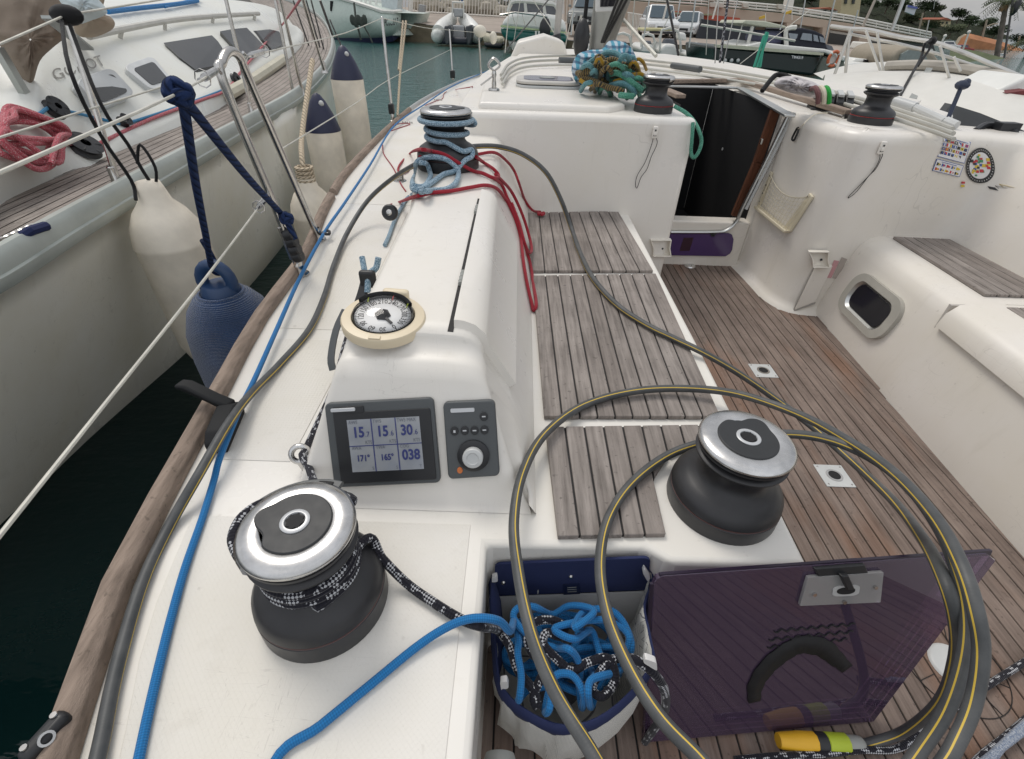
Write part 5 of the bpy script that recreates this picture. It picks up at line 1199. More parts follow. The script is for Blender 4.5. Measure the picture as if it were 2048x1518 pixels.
# ---- mast with its gear, on the roof
mb = Yp(1197, 118, 5.6); mt = Yp(1240, -260, 5.6); MS = empty('mast', mb, label='grey aluminium mast standing on the cabin roof', cat='mast') if False else None
b = B(); b.lathe([(.075, 0), (.075, (mt-mb).length)], 20, (0, 0, 0), Matrix.Diagonal((1, 1.4, 1))); d = (mt-mb).normalized()
MSo = b.build('mast', mat('mast_grey', (.36, .36, .33), .45, .4), YA, loc=mb, rot=d.to_track_quat('Z', 'Y').to_euler()); MSo['label'] = 'grey aluminium mast rising from the cabin roof'
b = B(); b.lathe([(.13, -.05), (.13, .06), (.09, .08)], 18, mb, Matrix.Diagonal((1, 1.3, 1))); b.build('mast_collar', DGREY, YA)
b = B(); b.tube([Yp(1216, 92, 5.2), Yp(1250, 0, 4.9), Yp(1275, -70, 4.7)], .045, 10); b.build('boom_vang', mat('vang_grey', (.17, .165, .15), .5), YA)
b = B()
for dx in (-9, 0, 9): b.tube([Yp(1206+dx*.3, 84, 5.05), Yp(1244+dx, 0, 4.7), Yp(1268+dx, -60, 4.55)], .012, 6)
b.build('vang_rope', BLKR, YA)
Qm = quad(*[Yp(x, y, 5.2) for x, y in ((1190, 24), (1237, 22), (1238, -60), (1192, -60))]); b = B(); b.qrect(Qm, 0, 0, 1, 1, 0, .05, r=.05); MD = b.build('mast_display', mat('white_case', (.6, .6, .58), .5), YA, bevel=.005); b = B(); b.qrect(Qm, .18, .12, .85, .95, .0505, .053); b.build('mast_screen', GLASSD, MD)
for lab, a, c, r_, m_ in (('white halyard led from the mast to the roof', (1234, 25, 5.2), (1312, 112, 4.6), .016, WIRE), ('thin dark sheet right of the mast', (1332, -10, 5.4), (1357, 110, 4.9), .010, BLKR), ('dark shroud left of the mast', (1175, -10, 5.6), (1163, 100, 5.5), .02, BLKR), ('orange halyard beside the mast', (1232, 20, 5.6), (1226, 75, 5.6), .010, mat('orange_rope', (.5, .16, .03), .7)), ('pale halyard beside the mast', (1146, 96, 6.2), (1163, 30, 6.2), .012, WIRE)):
    tag(B().tube([Yp(*a), Yp(*c)], r_, 6).build('halyard', m_), lab, 'halyard')
b = B(); p = Yp(1163, 78, 5.5); b.sphere(p, .1, 10, 8, (.75, .75, 1.6)); b.build('halyard_block', BLACK, YA)
b = B(); p = Yp(1080, 108, 6.3); b.prism([p+V(q) for q in ((-.35, 0, -.1), (.35, 0, -.1), (.25, 0, .12), (.05, 0, .17), (-.25, 0, .10))], (0, .8, 0)); b.build('foredeck_hatch', WHITE, YA, bevel=.03)
SHRD = mat('shroud_steel', (.20, .20, .195), .5, .3)
# shrouds/backstays forward right (thin lines against the green boat)
for lab, a, c, r_, m_ in (('grey wire shroud with a turnbuckle, left of two', (1438, -10, 4.4), (1430, 126, 4.0), .004, SHRD), ('grey wire shroud, right of two', (1475, 0, 4.4), (1447, 126, 4.0), .004, SHRD), ('black flecked halyard between two shrouds', (1457, -10, 4.3), (1440, 124, 4.0), .009, BFLECK)):
    tag(B().tube([Yp(*a), Yp(*c)], r_, 6).build('shroud', m_), lab, 'shroud')
tag(B().tube([Yp(1520, 134, 3.9), Yp(1530, 72, 4.0), Yp(1534, 73, 4.0), Yp(1514, 134, 3.9)], .009, 6, k=3).tube([Yp(1508, 134, 3.9), Yp(1528, 72, 4.0)], .009, 6).build('green_lashing', rope('bright_green', (.04, .33, .22), pv=200)), 'green rope lashing hanging from the lifeline ahead of the dark green boat', 'rope')
# starboard side: blue antenna-like post, teal boat hook handle
b = B(); b.tube([Yp(1895, 240, 2.75), Yp(1922, 175, 2.8)], .010, 8); b.sphere(Yp(1925, 170, 2.8), .024, 8, 6, (1.6, 1, .9)); b.sphere(Yp(1933, 165, 2.8), .018, 8, 6); tag(b.build('post', mat('blue_black', (.02, .03, .06), .4)), 'slim dark blue post standing behind the far coaming', 'post')
b = B(); b.tube([Yp(1950, 262, 2.45), Yp(1972, 250, 2.5), Yp(1998, 254, 2.5), Yp(2026, 262, 2.45), Yp(2034, 285, 2.4), Yp(2042, 312, 2.35)], .014, 8, k=4); p = Yp(2012, 256, 2.47); b.box(p, (.09, .05, .045)); tag(b.build('grab_handle', BLACK), 'black bent tube handle behind the far coaming', 'handle')
# ---- ropes heaped over the left clutches, with a checked cloth behind
def checked():
    k = NT('checked_cloth'); o = k.obj((1, 1, 1)); w = k.n('TexWave', bands_direction='X'); w.inputs['Scale'].default_value = 9.; w.inputs['Distortion'].default_value = 3.; k.lk(o, w.inputs[0])
    w2 = k.n('TexWave', bands_direction='Z'); w2.inputs['Scale'].default_value = 12.; w2.inputs['Distortion'].default_value = 2.; k.lk(o, w2.inputs[0])
    c = k.mix(k.ramp(w.outputs[1], .35, .6), (.42, .50, .56), (.10, .30, .40)); c = k.mix(k.math('MULTIPLY', k.ramp(w2.outputs[1], .6, .75), .7), c, (.05, .09, .16)); k.col(c); k.set(Roughness=.95, Specular_IOR_Level=.1); return k.m
CHK = checked()
def cloth(name, outline, ycen, yd, m_, lab, cat, seed, amp=.03, base=0):
    # crumpled heap: polar grid inside an outline given in pixels at distance ycen
    c = sum((V((x, y, 0)) for x, y in outline), V((0, 0, 0)))/len(outline); ol = crom([V((x, y, 0)) for x, y in outline], 4, True); rows = []
    for j in range(13):
        t_ = j/12; row = []
        for i, p in enumerate(ol):
            q = c.lerp(p, max(t_, .02)); ph = mnoise.noise(V((q.x*.05+seed, q.y*.05, t_*2)))
            hgt = math.cos(t_*math.pi/2)**.7
            w = Yp(q.x, q.y, ycen-yd*hgt-amp*ph*2-amp*.7*math.sin(i*1.9+j*.8)*math.sin(math.pi*t_)); row.append(w)
        rows.append(row)
    o = B().grid(rows, closed=True).build(name, m_, smooth=180); return tag(o, lab, cat)
cloth('checked_cloth', [(1143, 140), (1154, 110), (1180, 100), (1204, 98), (1218, 82), (1240, 82), (1262, 95), (1274, 122), (1276, 150), (1235, 160), (1195, 166), (1158, 170)], 3.15, .16, CHK, 'blue checked cloth heaped behind the coiled ropes', 'cloth', 3, .035)
def zh(x, y): return 1130+x/7.99, 60+y/7.99
def heap(name, m_, paths, r, lab, y0=2.95):
    b = B()
    for pth in paths: b.tube([Yp(*zh(x, y), y0-dz) for x, y, dz in pth], r, 8, k=6)
    tag(b.build(name, m_), lab, 'rope', 'ropes heaped by the companionway')
heap('teal_coil', TEALR, [[(300, 620, .05), (400, 520, .12), (500, 460, .15), (600, 520, .16), (670, 620, .17), (690, 720, .16), (670, 800, .1), (660, 690, .1), (600, 590, .12), (480, 640, .1), (350, 640, .1)], [(570, 430, .0), (640, 370, .05), (740, 360, .08), (850, 400, .1), (920, 480, .12), (980, 560, .13)], [(720, 890, .2), (850, 855, .24), (980, 870, .26), (1080, 950, .28), (1125, 1030, .28)], [(1030, 600, .1), (1080, 650, .12), (1120, 700, .12)]], .013, 'teal rope coiled on top of the rope heap by the near cabin winch')
heap('gold_coil', GOLDR, [[(190, 690, .1), (300, 660, .14), (450, 620, .16), (620, 580, .16), (500, 520, .14), (640, 500, .14), (760, 470, .14), (850, 510, .15), (780, 560, .16), (700, 590, .16), (600, 620, .16), (430, 660, .17), (260, 700, .14), (240, 740, .12), (330, 770, .16), (470, 820, .2), (600, 880, .23), (750, 930, .26), (850, 950, .28), (930, 990, .28)], [(850, 540, .14), (980, 560, .14), (1080, 590, .13), (1140, 640, .12), (1180, 700, .1)], [(690, 560, .17), (800, 620, .18), (900, 660, .18), (1020, 720, .16)], [(300, 640, .15), (450, 590, .18), (600, 600, .19), (640, 660, .17)], [(330, 690, .16), (480, 650, .19), (620, 640, .19), (690, 560, .17)]], .0125, 'gold and black striped rope coiled in the rope heap by the near cabin winch')
heap('green_coil', GREENR, [[(720, 700, .2), (830, 690, .22), (950, 740, .24), (1060, 830, .27), (1170, 910, .28), (1260, 975, .3)], [(870, 1040, .3), (960, 1050, .32), (1100, 1060, .32)], [(880, 590, .17), (960, 610, .18), (1040, 680, .17)]], .0135, 'green rope coiled at the front of the rope heap by the near cabin winch')
b = B(); b.tube([Yp(1348, 212, 2.52), Yp(1372, 226, 2.50), Yp(1388, 243, 2.47), Yp(1398, 262, 2.42), Yp(1403, 282, 2.41), Yp(1398, 302, 2.40), Yp(1388, 315, 2.40), Yp(1382, 305, 2.40), Yp(1384, 275, 2.40), Yp(1386, 245, 2.42)], .0085, 8, k=6); tag(b.build('green_loop', GREENR), 'green rope loop hanging into the companionway from the near cabin winch', 'rope', 'ropes heaped by the companionway')
heap('yellow_rope', YELR, [[(240, 800, .16), (320, 850, .18), (420, 870, .2), (520, 860, .2)], [(780, 830, .2), (900, 790, .22), (1000, 760, .22), (1080, 720, .2), (1180, 700, .18), (1260, 730, .18), (1320, 770, .18)], [(930, 430, .05), (980, 470, .08), (1020, 540, .08)]], .010, 'yellow cord threaded through the rope heap by the near cabin winch')
def tangle(seed, n, x0, x1, y0, y1, r, m_, nm, lab, yd=2.98):
    rn_ = random.Random(seed); b = B()
    for i in range(n):
        cx_, cy_ = rn_.uniform(x0, x1), rn_.uniform(y0, y1); w, h_ = rn_.uniform(16, 42), rn_.uniform(8, 20); a0 = rn_.uniform(-.5, .5); p0 = rn_.uniform(.1, .24)
        pts = []
        for q in range(7):
            t_ = q/6; x = cx_+w*(t_-.5); y = cy_-h_*math.sin(math.pi*t_)+(t_-.5)*w*a0
            e_ = q in (0, 6); pts.append(Yp(x, y+5*e_, yd-p0-.07*math.sin(math.pi*t_)+.10*e_))
        b.tube(pts, r, 8, k=4)
    tag(b.build(nm, m_), lab, 'rope', 'ropes heaped by the companionway')
tangle(1, 9, 1165, 1275, 128, 185, .012, TEALR, 'teal_bights', 'short teal rope bights scattered through the rope heap')
tangle(2, 9, 1165, 1270, 125, 180, .0115, GOLDR, 'gold_bights', 'short gold and black rope bights scattered through the rope heap')
tangle(3, 6, 1210, 1290, 140, 195, .0115, GREENR, 'green_bights', 'short green rope bights in the right of the rope heap')
tangle(4, 5, 1180, 1290, 130, 180, .008, YELR, 'yellow_bights', 'thin yellow cord bights in the rope heap')
# white cloth and short ropes over the right clutches
cloth('white_cloth', [(1548, 170), (1560, 155), (1585, 152), (1610, 158), (1632, 166), (1650, 180), (1640, 196), (1600, 190), (1570, 182)], 2.75, .10, mat('pale_cloth', (.50, .47, .475), .9, var=.35, sc=22), 'crumpled pale cloth lying by the right clutch bank', 'cloth', 8, .02)
b = B(); b.tube([Yp(1524, 182, 2.8), Yp(1548, 153, 2.85), Yp(1562, 150, 2.85), Yp(1580, 155, 2.82)], .012, 8, k=4); tag(b.build('black_line', BLKR), 'black rope lying over the pale cloth', 'rope')
for m_, x0, nm, lab in ((rope('dusty_pink_rope', (.22, .10, .10), pv=220), 1628, 'pink_rope', 'pink rope bight over the right clutch bank'), (NETC, 1640, 'cream_rope', 'cream rope bight over the right clutch bank'), (rope('lime_rope', (.03, .38, .06), pv=220), 1650, 'lime_rope', 'bright lime green rope bight over the right clutch bank')):
    tag(B().tube([Yp(x0-6, 178, 2.66), Yp(x0+3, 176, 2.6), Yp(x0+8, 188, 2.57), Yp(x0+8, 206, 2.58)], .011, 8, k=5).build(nm, m_), lab, 'rope', 'rope bights over the right clutches')
# ================================================================ NEIGHBOUR YACHT on the left
WZ = -.95
NB = empty('moored_yacht', (-2.2, 3., .12), label='pale grey sailing yacht with a teak side deck moored alongside on the left', cat='sailing yacht')
NBO = NB.location.copy()
def nbb(b, name, m_, par=NB, **kw):   # parts are given in world space; move them into the root's space
    b.v = [p-NBO for p in b.v]; return b.build(name, m_, par, **kw)
EDGE = [(-260, 690, .12), (-150, 605, .12), (0, 530, .12), (140, 446, .12), (270, 372, .12), (450, 272, .12), (540, 222, .12), (600, 186, -4.9), (640, 150, -5.9), (662, 118, -7.1), (668, 84, -8.5), (655, 52, -9.5), (628, 26, -10.2), (580, 4, -10.7), (500, -20, -11)]
zy = lambda x, y, q: Zp(x, y, q) if q > -1.3 else Yp(x, y, -q)
ed = crom([zy(*p) for p in EDGE], 4)
WLp = [(-300, 1320), (-160, 1190), (0, 1050), (170, 885), (290, 778), (380, 698), (470, 605), (545, 518), (600, 445), (640, 380), (668, 310), (678, 230, 9.8), (672, 160, 10.5), (650, 100, 11.), (600, 60, 11.4)]
wl = crom([Zp(p[0], p[1], WZ) if len(p) < 3 else Yp(*p) for p in WLp], 4)
rows = []
for t_ in (0, .04, .15, .35, .6, .85, 1.0):
    rows.append([a.lerp(c, t_)+V((.015*math.sin(math.pi*t_), 0, 0))-V((0, 0, .05*(t_ == 0))) for i, (a, c) in enumerate(zip(ed, wl))])
rows.append([c+V((-.3, 0, -.5)) for c in wl])
nbb(B().grid(rows), 'hull', NHULL, smooth=180)
# deck edge moulding
def inward(i, d):
    a = ed[max(0, i-1)]; c = ed[min(len(ed)-1, i+1)]; t_ = V((c.x-a.x, c.y-a.y, 0)).normalized(); return ed[i]+V((-t_.y, t_.x, 0))*d
rows = [[inward(i, d)+V((0, 0, z)) for i in range(len(ed))] for d, z in ((-.004, -.07), (-.012, -.05), (-.012, -.03), (-.004, -.025), (-.004, .02), (.012, .040), (.032, .042), (.040, .01))]
nbb(B().grid(rows), 'gunwale', mat('gunwale_grey', (.42, .45, .42), .35, .3), smooth=40)
b = B(); 
for k_ in range(15):
    d0, d1 = .042+k_*.052, .042+(k_+1)*.052-.006
    n0 = 0; m_ = len(ed)
    j = (k_*7) % 9
    while n0 < m_-1:
        n1 = min(m_-1, n0+(9+(k_*5+n0) % 7)); r0 = [inward(i, d0)+V((0, 0, .004)) for i in range(n0, n1+1)]; r1 = [inward(i, d1)+V((0, 0, .004)) for i in range(n0, n1+1)]
        if n1 < m_-1: r0[-1] = r0[-1].lerp(r0[-2], .02); r1[-1] = r1[-1].lerp(r1[-2], .02)
        b.grid([r0, r1]); n0 = n1
nbb(b, 'teak_deck', NDECK, smooth=0)
rows = [[inward(i, d)-V((0, 0, .002)) for i in range(len(ed))] for d in (.02, .5, 1.2, 2.6)]; nbb(B().grid(rows), 'deck', mat('nb_caulk', (.06, .055, .05), .7), smooth=0)
# cabin moulding: foot, shoulder, roof edge, roof
FO = [(-260, 500), (-120, 440), (0, 405), (60, 388), (150, 362), (196, 345), (215, 315), (250, 292), (330, 249), (420, 198), (480, 160), (560, 112), (602, 84), (606, 66)]
LI = [(-260, 400), (-120, 350), (0, 318), (60, 305), (120, 296), (150, 300), (185, 290), (235, 268), (315, 226), (402, 178), (465, 142), (545, 97), (590, 72), (600, 58)]
RE = [(-260, 300), (-120, 235), (-20, 190), (60, 150), (100, 118), (140, 96), (172, 84), (220, 76), (300, 63), (390, 48), (450, 39), (520, 33), (560, 38), (585, 50)]
RI = [(-260, 120), (-120, 90), (-20, 50), (60, 30), (100, 25), (140, 20), (172, 14), (220, 8), (300, 0), (390, -6), (450, -2), (520, 8), (555, 20), (575, 36)]
YS = [(1.2, 1.5, 1.9, 2.1, 2.4, 2.5, 2.7, 2.9, 3.4, 4.2, 5.0, 6.5, 8, 8.6), (1.25, 1.55, 1.95, 2.15, 2.45, 2.55, 2.75, 2.95, 3.5, 4.3, 5.1, 6.6, 8.05, 8.65), (1.6, 2.0, 2.5, 2.8, 3.1, 3.4, 3.7, 4.1, 4.8, 5.6, 6.3, 7.2, 8.1, 8.8), (2.2, 2.7, 3.2, 3.6, 3.9, 4.2, 4.5, 5, 5.7, 6.5, 7.2, 8, 8.7, 9.2)]
R0, R1, R2, R3 = [crom([Yp(x, y, q) for (x, y), q in zip(L_, Y_)], 4) for L_, Y_ in zip((FO, LI, RE, RI), YS)]
R1b = [a.lerp(c, .12)+V((0, 0, .0)) for a, c in zip(R1, R2)]; R2b = [a.lerp(c, .88)+V((.02, 0, 0)) for a, c in zip(R1, R2)]
R4 = [p+V((-2., 0, .03)) for p in R3]
NC = nbb(B().grid([[q+V((.0, .0, -.35)) for q in R0], R0, [a.lerp(c, .8) for a, c in zip(R0, R1)], R1, R1b, [a.lerp(c, .5)+V((.015, 0, .0)) for a, c in zip(R1b, R2b)], R2b, R2, [a.lerp(c, .1)+V((0, 0, .01)) for a, c in zip(R2, R3)], R3, R4]), 'cabin', NWHITE, smooth=180)
TN = BVHTree.FromPolygons([v.co+NBO for v in NC.data.vertices], [tuple(p.vertices) for p in NC.data.polygons])
DKo = [o for o in NB.children if o.name.startswith(('deck', 'cabin'))]
_v, _f = [], []
for o in DKo:
    k_ = len(_v); _v += [v.co+NBO for v in o.data.vertices]; _f += [tuple(k_+i for i in p.vertices) for p in o.data.polygons]
TND = BVHTree.FromPolygons(_v, _f)
def nh(x, y, off=.004): return Hp(x, y, TN, off)
def ns(x, y, off=.01, yd=5.): return Hp(x, y, TND, off) or Yp(x, y, yd)
def win(name, q4, m_, frame=None, r=.12, lab=None, off=.004):
    pts = [nh(*q, off) for q in q4]
    pts = [p if p is not None else Yp(q[0], q[1], 3.) for p, q in zip(pts, q4)]
    Q_ = quad(pts[3], pts[2], pts[1], pts[0]); s_ = 1 if (Q_(0, 0, 1)-Q_(0, 0, 0)).dot(O-pts[0]) > 0 else -1
    Q2_ = lambda u, v, h=0: Q_(u, v, h*s_)
    o = None
    if frame:
        b = B(); o1 = rrect(-.2, -.22, 1.2, 1.3, .3, .3); b.qpoly(Q2_, o1, -.03, .03); o = nbb(b, 'window_recess', frame, bevel=.006)
    b = B(); b.qpoly(Q2_, rrect(0, 0, 1, 1, r, r), -.02, .034 if frame else .004); nbb(b, name, m_, o if o else NB); return o
NBO_save = NBO
REC = mat('recess_white', (.60, .62, .62), .4)
win('portlight_pane', ((154, 180), (212, 163), (245, 199), (195, 223)), GREYWIN, REC, .14, off=.035)
win('portlight_pane', ((262, 147), (303, 132), (334, 168), (300, 180)), GREYWIN, REC, .14)
def poly_win(pts):
    P_ = [nh(*p, .002) or Yp(p[0], p[1], 4.) for p in pts]; c = sum(P_, V((0, 0, 0)))/len(P_)
    n_ = (P_[1]-P_[0]).cross(P_[2]-P_[0]).normalized(); n_ = n_ if n_.dot(O-P_[0]) > 0 else -n_
    b = B(); b.prism([p-n_*.02 for p in P_], n_*.055); nbb(b, 'cabin_window', GREYWIN, smooth=0)
poly_win([(330, 92), (378, 84), (426, 76), (438, 88), (446, 100), (440, 120), (431, 137), (393, 145), (360, 120)])
poly_win([(440, 71), (466, 66), (493, 63), (512, 82), (529, 101), (508, 114), (489, 126), (462, 96)])
poly_win([(506, 62), (534, 59), (552, 63), (560, 76), (565, 88), (538, 100), (520, 80)])
tq = [(108, 163), (206, 133), (192, 111), (97, 141)]; P_ = [nh(*q, .004) for q in tq]
if all(p is not None for p in P_):
    Qg = quad(*P_); s_ = 1 if (Qg(0, 0, 1)-Qg(0, 0, 0)).dot(O-P_[0]) > 0 else -1
    b = B(); b.qtext(lambda u, v, h=0: Qg(u, v, h*s_), 'GODOT', 0, .02, .285, 1.3, .003, 0); nbb(b, 'name_lettering', mat('letter_grey', (.27, .26, .24), .5), smooth=0)
# roof grabrail, low tube on deck, winch plinth items
b = B(); b.tube([ns(x, y, .05) for x, y in ((168, 84), (250, 68), (340, 52), (420, 42), (515, 36))], .022, 8, k=4)
for x, y in ((240, 76), (330, 60), (425, 46), (508, 40)): b.tube([ns(x, y, 0), ns(x, y, .05)], .016, 6)
nbb(b, 'grab_rail', mat('grey_beige_rail', (.50, .49, .45), .5))
b = B(); b.tube([ns(x, y, .04) for x, y in ((445, 188), (500, 158), (560, 118))], .05, 8); nbb(b, 'deck_box', mat('beige_box', (.56, .53, .42), .5))
def nstan(b0, t0, w=.013):
    b = B(); b.tube([b0, t0], w, 10); b.lathe([(.032, 0), (.028, .01), (.019, .03), (.017, .08), (.013, .085)], 14, b0); nbb(b, 'stanchion', STEEL)
nst = []
for (bx, by), (tx, ty) in (((238, 372), (132, 30)), ((505, 230), (445, -30)), ((590, 205), (545, -30)), ((606, 190), (556, -20)), ((650, 146), (600, -20)), ((472, 258), (440, 110))):
    b0 = ns(bx, by, 0); t0 = Xp(tx, ty, b0.x+.02); nstan(b0, t0); nst.append((b0, t0))
b = B(); t0 = nst[0][1]
b.tube([Xp(-120, 130, -1.62), Xp(0, 88, -1.66), t0, Xp(330, -2, -1.85)], .004, 6); b.tube([Xp(-150, 330, -1.6), Xp(0, 275, -1.62), Xp(180, 218, -1.7), Xp(330, 172, -1.8)], .004, 6); nbb(b, 'lifeline', WIRE)
b = B(); p = t0+V((0, 0, .0))
b.sphere(p+V((.01, -.01, .0)), .05, 10, 8, (1.3, .7, .7)); nbb(b, 'stanchion_knot', BLKR)
for i, (a, c) in enumerate((((612, 0), (640, 95)), ((622, 0), (648, 100)), ((586, 0), (618, 92)), ((640, 0), (665, 70)))):
    b = B(); p = ns(c[0], c[1], 0); b.tube([p, Xp(a[0], a[1], p.x)], .010, 6); nbb(b, 'rigging_wire', mat('dark_steel', (.10, .10, .10), .4, .5) if i == 0 else MATS['dark_steel'])
# deck hardware: blocks, chain, turning sheaves
def sheave(px, py, z, r, tilt, par=NB, n='deck_block'):
    p = ns(px, py, .02+.25*r); M_ = Matrix.Rotation(rad(tilt), 3, 'Y'); b = B(); b.lathe([(r*.3, -.02), (r, -.018), (r*.8, -.004), (r*.8, .004), (r, .018), (r*.3, .02)], 18, p, M_)
    for k_ in range(6): a = k_*1.047; b.beam(p+M_ @ V((r*.3*math.cos(a), r*.3*math.sin(a), .012)), p+M_ @ V((r*.9*math.cos(a), r*.9*math.sin(a), .016)), .010, .010)
    nbb(b, n, BLACK)
sheave(155, 297, .26, .075, 40); sheave(97, 218, .32, .05, 60); sheave(247, 250, .19, .035, 60); sheave(470, 165, .17, .05, 70)
b = B()
for i in range(9): p = Zp(4+i*7, 478-i*3.2, .15+.006*(i % 2)); b.tube([p+V((.012*math.cos(a), .02*math.sin(a), .006*(i % 2)*math.cos(a))) for a in [q*.8 for q in range(8)]], .004, 5, closed=True)
nbb(b, 'chain', STEEL)
b = B(); b.tube([Zp(44, 472, .15), Zp(60, 462, .16), Zp(92, 452, .15)], .016, 8); nbb(b, 'chain_cover', NAVY)
# ropes lying on it
b = B(); rn = random.Random(5)
pts = []
for i in range(64):
    a = i*.72; k_ = 1-.2*rn.random(); cx_, cy_ = 32, 283
    pts.append(ns(cx_+66*k_*math.cos(a), cy_+44*k_*math.sin(a)*(.75+.25*math.sin(i*.3)), .012+.0012*i+.02*rn.random()))
b.tube(pts, .012, 8, k=5); tag(b.build('pink_coil', PINKR), 'heap of pink rope coiled on the moored yacht', 'rope')
b = B(); b.tube([ns(x, y, .012+.12*max(0, z-.3)) for x, y, z in ((100, 285, .30), (135, 290, .28), (175, 298, .22), (210, 285, .17), (300, 242, .15), (400, 204, .15), (450, 180, .15), (478, 150, .3), (520, 100, .5), (560, 55, .62), (600, 0, .72), (620, -30, .75))], .010, 8, k=5); tag(b.build('pink_line', PINKR), 'pink rope stretched along the side deck of the moored yacht', 'rope')
b = B(); b.tube([ns(x, y, .010) for x, y, z in ((-10, 232, .3), (35, 232, .3), (72, 230, .33), (97, 216, .35), (150, 228, .30), (205, 242, .24), (245, 250, .2), (300, 235, .19), (400, 200, .18), (470, 168, .18), (520, 140, .17), (565, 112, .17))], .008, 8, k=5); tag(b.build('blue_line', LBR), 'thin blue rope running through blocks on the moored yacht', 'rope')
b = B(); b.tube([ns(x, y, .03, 6) for x, y in ((215, 32), (280, 24), (350, 16), (395, 8))], .018, 8, k=3); b.tube([ns(x, y, .03, 6) for x, y in ((330, 22), (370, 10), (400, 2))], .010, 8, k=3); tag(b.build('blue_sheet', BLUE), 'blue rope lying on the cabin roof of the moored yacht', 'rope')
# canvas: sprayhood, rolled cover
cloth('sprayhood_canvas', [(-60, 40), (0, 92), (24, 130), (55, 171), (66, 165), (80, 122), (105, 96), (128, 76), (142, 45), (100, -20), (30, -40)], 2.75, .12, BROWN, 'brown canvas sprayhood flap on the moored yacht', 'canvas', 5, .012)
cloth('canvas_roll', [(78, -20), (112, -10), (124, 28), (150, 68), (185, 75), (220, 62), (230, 48), (222, 34), (205, 24), (200, -20)], 3.6, .25, TAN, 'sand coloured rolled canvas on the roof of the moored yacht', 'canvas', 6, .012)
cloth('pale_cover', [(108, -25), (120, 22), (150, 48), (185, 40), (215, 24), (190, -10), (185, -30)], 3.25, .15, PALEB, 'pale blue cover bundled over the rolled canvas', 'cover', 7, .012)
b = B(); b.beam(Yp(96, 34, 2.55), Yp(176, 98, 2.9), .05, .012); nbb(b, 'sprayhood_strut', GALU)
b = B(); b.beam(Yp(-5, 95, 2.6), Yp(60, 205, 2.6), .035, .03); nbb(b, 'windscreen_frame', GALU)
# ---- fenders
def fender(name, px, py, xw, L_, r, kind, lab, cord=None, cm=BLKR, cr=.007):
    t0 = Xp(px, py, xw); r0 = empty(name, t0-V((0, 0, L_)), label=lab, cat='fender', group='fenders between the boats')
    if kind == 'white':
        b = B(); b.lathe([(.0001, .0), (r*.45, .03), (r*.85, .09), (r, .17), (r*1.0, L_-.285), (r*1.02, L_-.275), (r*1.0, L_-.265), (r*.93, L_-.20), (r*.70, L_-.135), (r*.44, L_-.09), (r*.36, L_-.04), (r*.30, L_-.01), (.0001, L_)], 36); b.build('fender_body', FENDW, r0, smooth=180)
        b = B(); b.sphere((r*.72*.5, -r*.80*.75, L_-.235), .011, 8, 6); b.build('valve', BLACK, r0)
    else:
        top = L_-.26 if kind == 'navy' else L_
        bm_ = B(); bm_.lathe([(.0001, .0), (r*.5, .03), (r*.9, .10), (r, .2), (r, top-.02), (r*.985, top)], 32); bm_.build('fender_body', FENDW if kind == 'navy' else FENDC, r0)
        bm_ = B(); bm_.lathe([(r*1.0, top-.004), (r*.98, top+.01), (r*.72, top+.12), (r*.42, top+.21), (r*.2, top+.255), (.0001, top+.27)], 32); bm_.build('fender_top', NAVYP, r0)
        bm_ = B(); bm_.lathe([(.0001, -.01), (r*.52, .02), (r*.93, .095), (r*1.01, .14)], 32); bm_.build('fender_foot', NAVYP, r0)
        B().sphere((r*.3, -r*.3, top+.2), .022, 8, 6).build('eyelet', LGREY, r0)
    if cord:
        b = B(); b.tube([p-r0.location for p in cord(t0)], cr, 8, k=4); b.build('lanyard', cm, r0)
    return r0
c1 = lambda t0: [t0+V((.02, 0, -.04)), t0+V((.0, .0, .04)), t0+V((-.03, .02, .13)), Xp(200, 205, -1.62), nst[0][1]]
FA = fender('white_fender', 292, 358, -1.585, .95, .150, 'white', 'white fender nearest the camera, hung on black cords from the moored yacht', c1)
b = B(); t0 = Xp(292, 358, -1.585); b.tube([p-FA.location for p in (nst[0][1]+V((-.02, 0, 0)), Xp(140, 140, -1.6), Xp(200, 268, -1.6), Xp(262, 360, -1.62), Xp(272, 400, -1.6))], .007, 8, k=4)
b.tube([p-FA.location for p in (t0+V((.03, 0, -.03)), t0+V((.06, 0, .05)), t0+V((.02, .02, .13)), t0+V((-.01, 0, .06)))], .006, 8, k=4); b.build('lanyard', BLKR, FA)
c2 = lambda t0: [t0+V((0, 0, -.05)), t0+V((0, 0, .08)), Xp(605, 260, -1.50), Xp(625, 120, -1.55)]
FB3 = fender('white_fender', 610, 345, -1.42, .8, .15, 'white', 'pear shaped white fender below a tan rope, behind the gate stanchion', c2, HEMP, .017)
b = B(); t0 = V((0, 0, .80))
for k_ in range(6): b.tube([t0+V((.05*math.cos(a), .05*math.sin(a), -.10+k_*.026)) for a in [q*.7 for q in range(9)]], .012, 6, closed=True)
b.build('whipping', HEMP, FB3)
fender('navy_top_fender', 632, 188, -1.66, 1.15, .145, 'navy', 'white fender with a navy top, between the pear shaped fender and the farthest one')
fender('navy_top_fender', 684, 92, -1.72, 1.35, .155, 'navy', 'white fender with navy ends farthest along the gap', lambda t0: [t0+V((0, 0, -.02)), Xp(660, 40, -1.9)])
b = B(); t2 = t2_; b.tube([Xp(812, 42, -1.13), Xp(806, 95, -1.14), Xp(800, 150, -1.14), Xp(795, 232, -1.12)], .010, 8, k=4); b.tube([Xp(806, 42, -1.13), Xp(802, 90, -1.13), Xp(797, 140, -1.13)], .009, 8, k=3); tag(b.build('tan_lanyard', HEMP), 'tan rope hanging from the lifeline beside the second stanchion', 'rope')
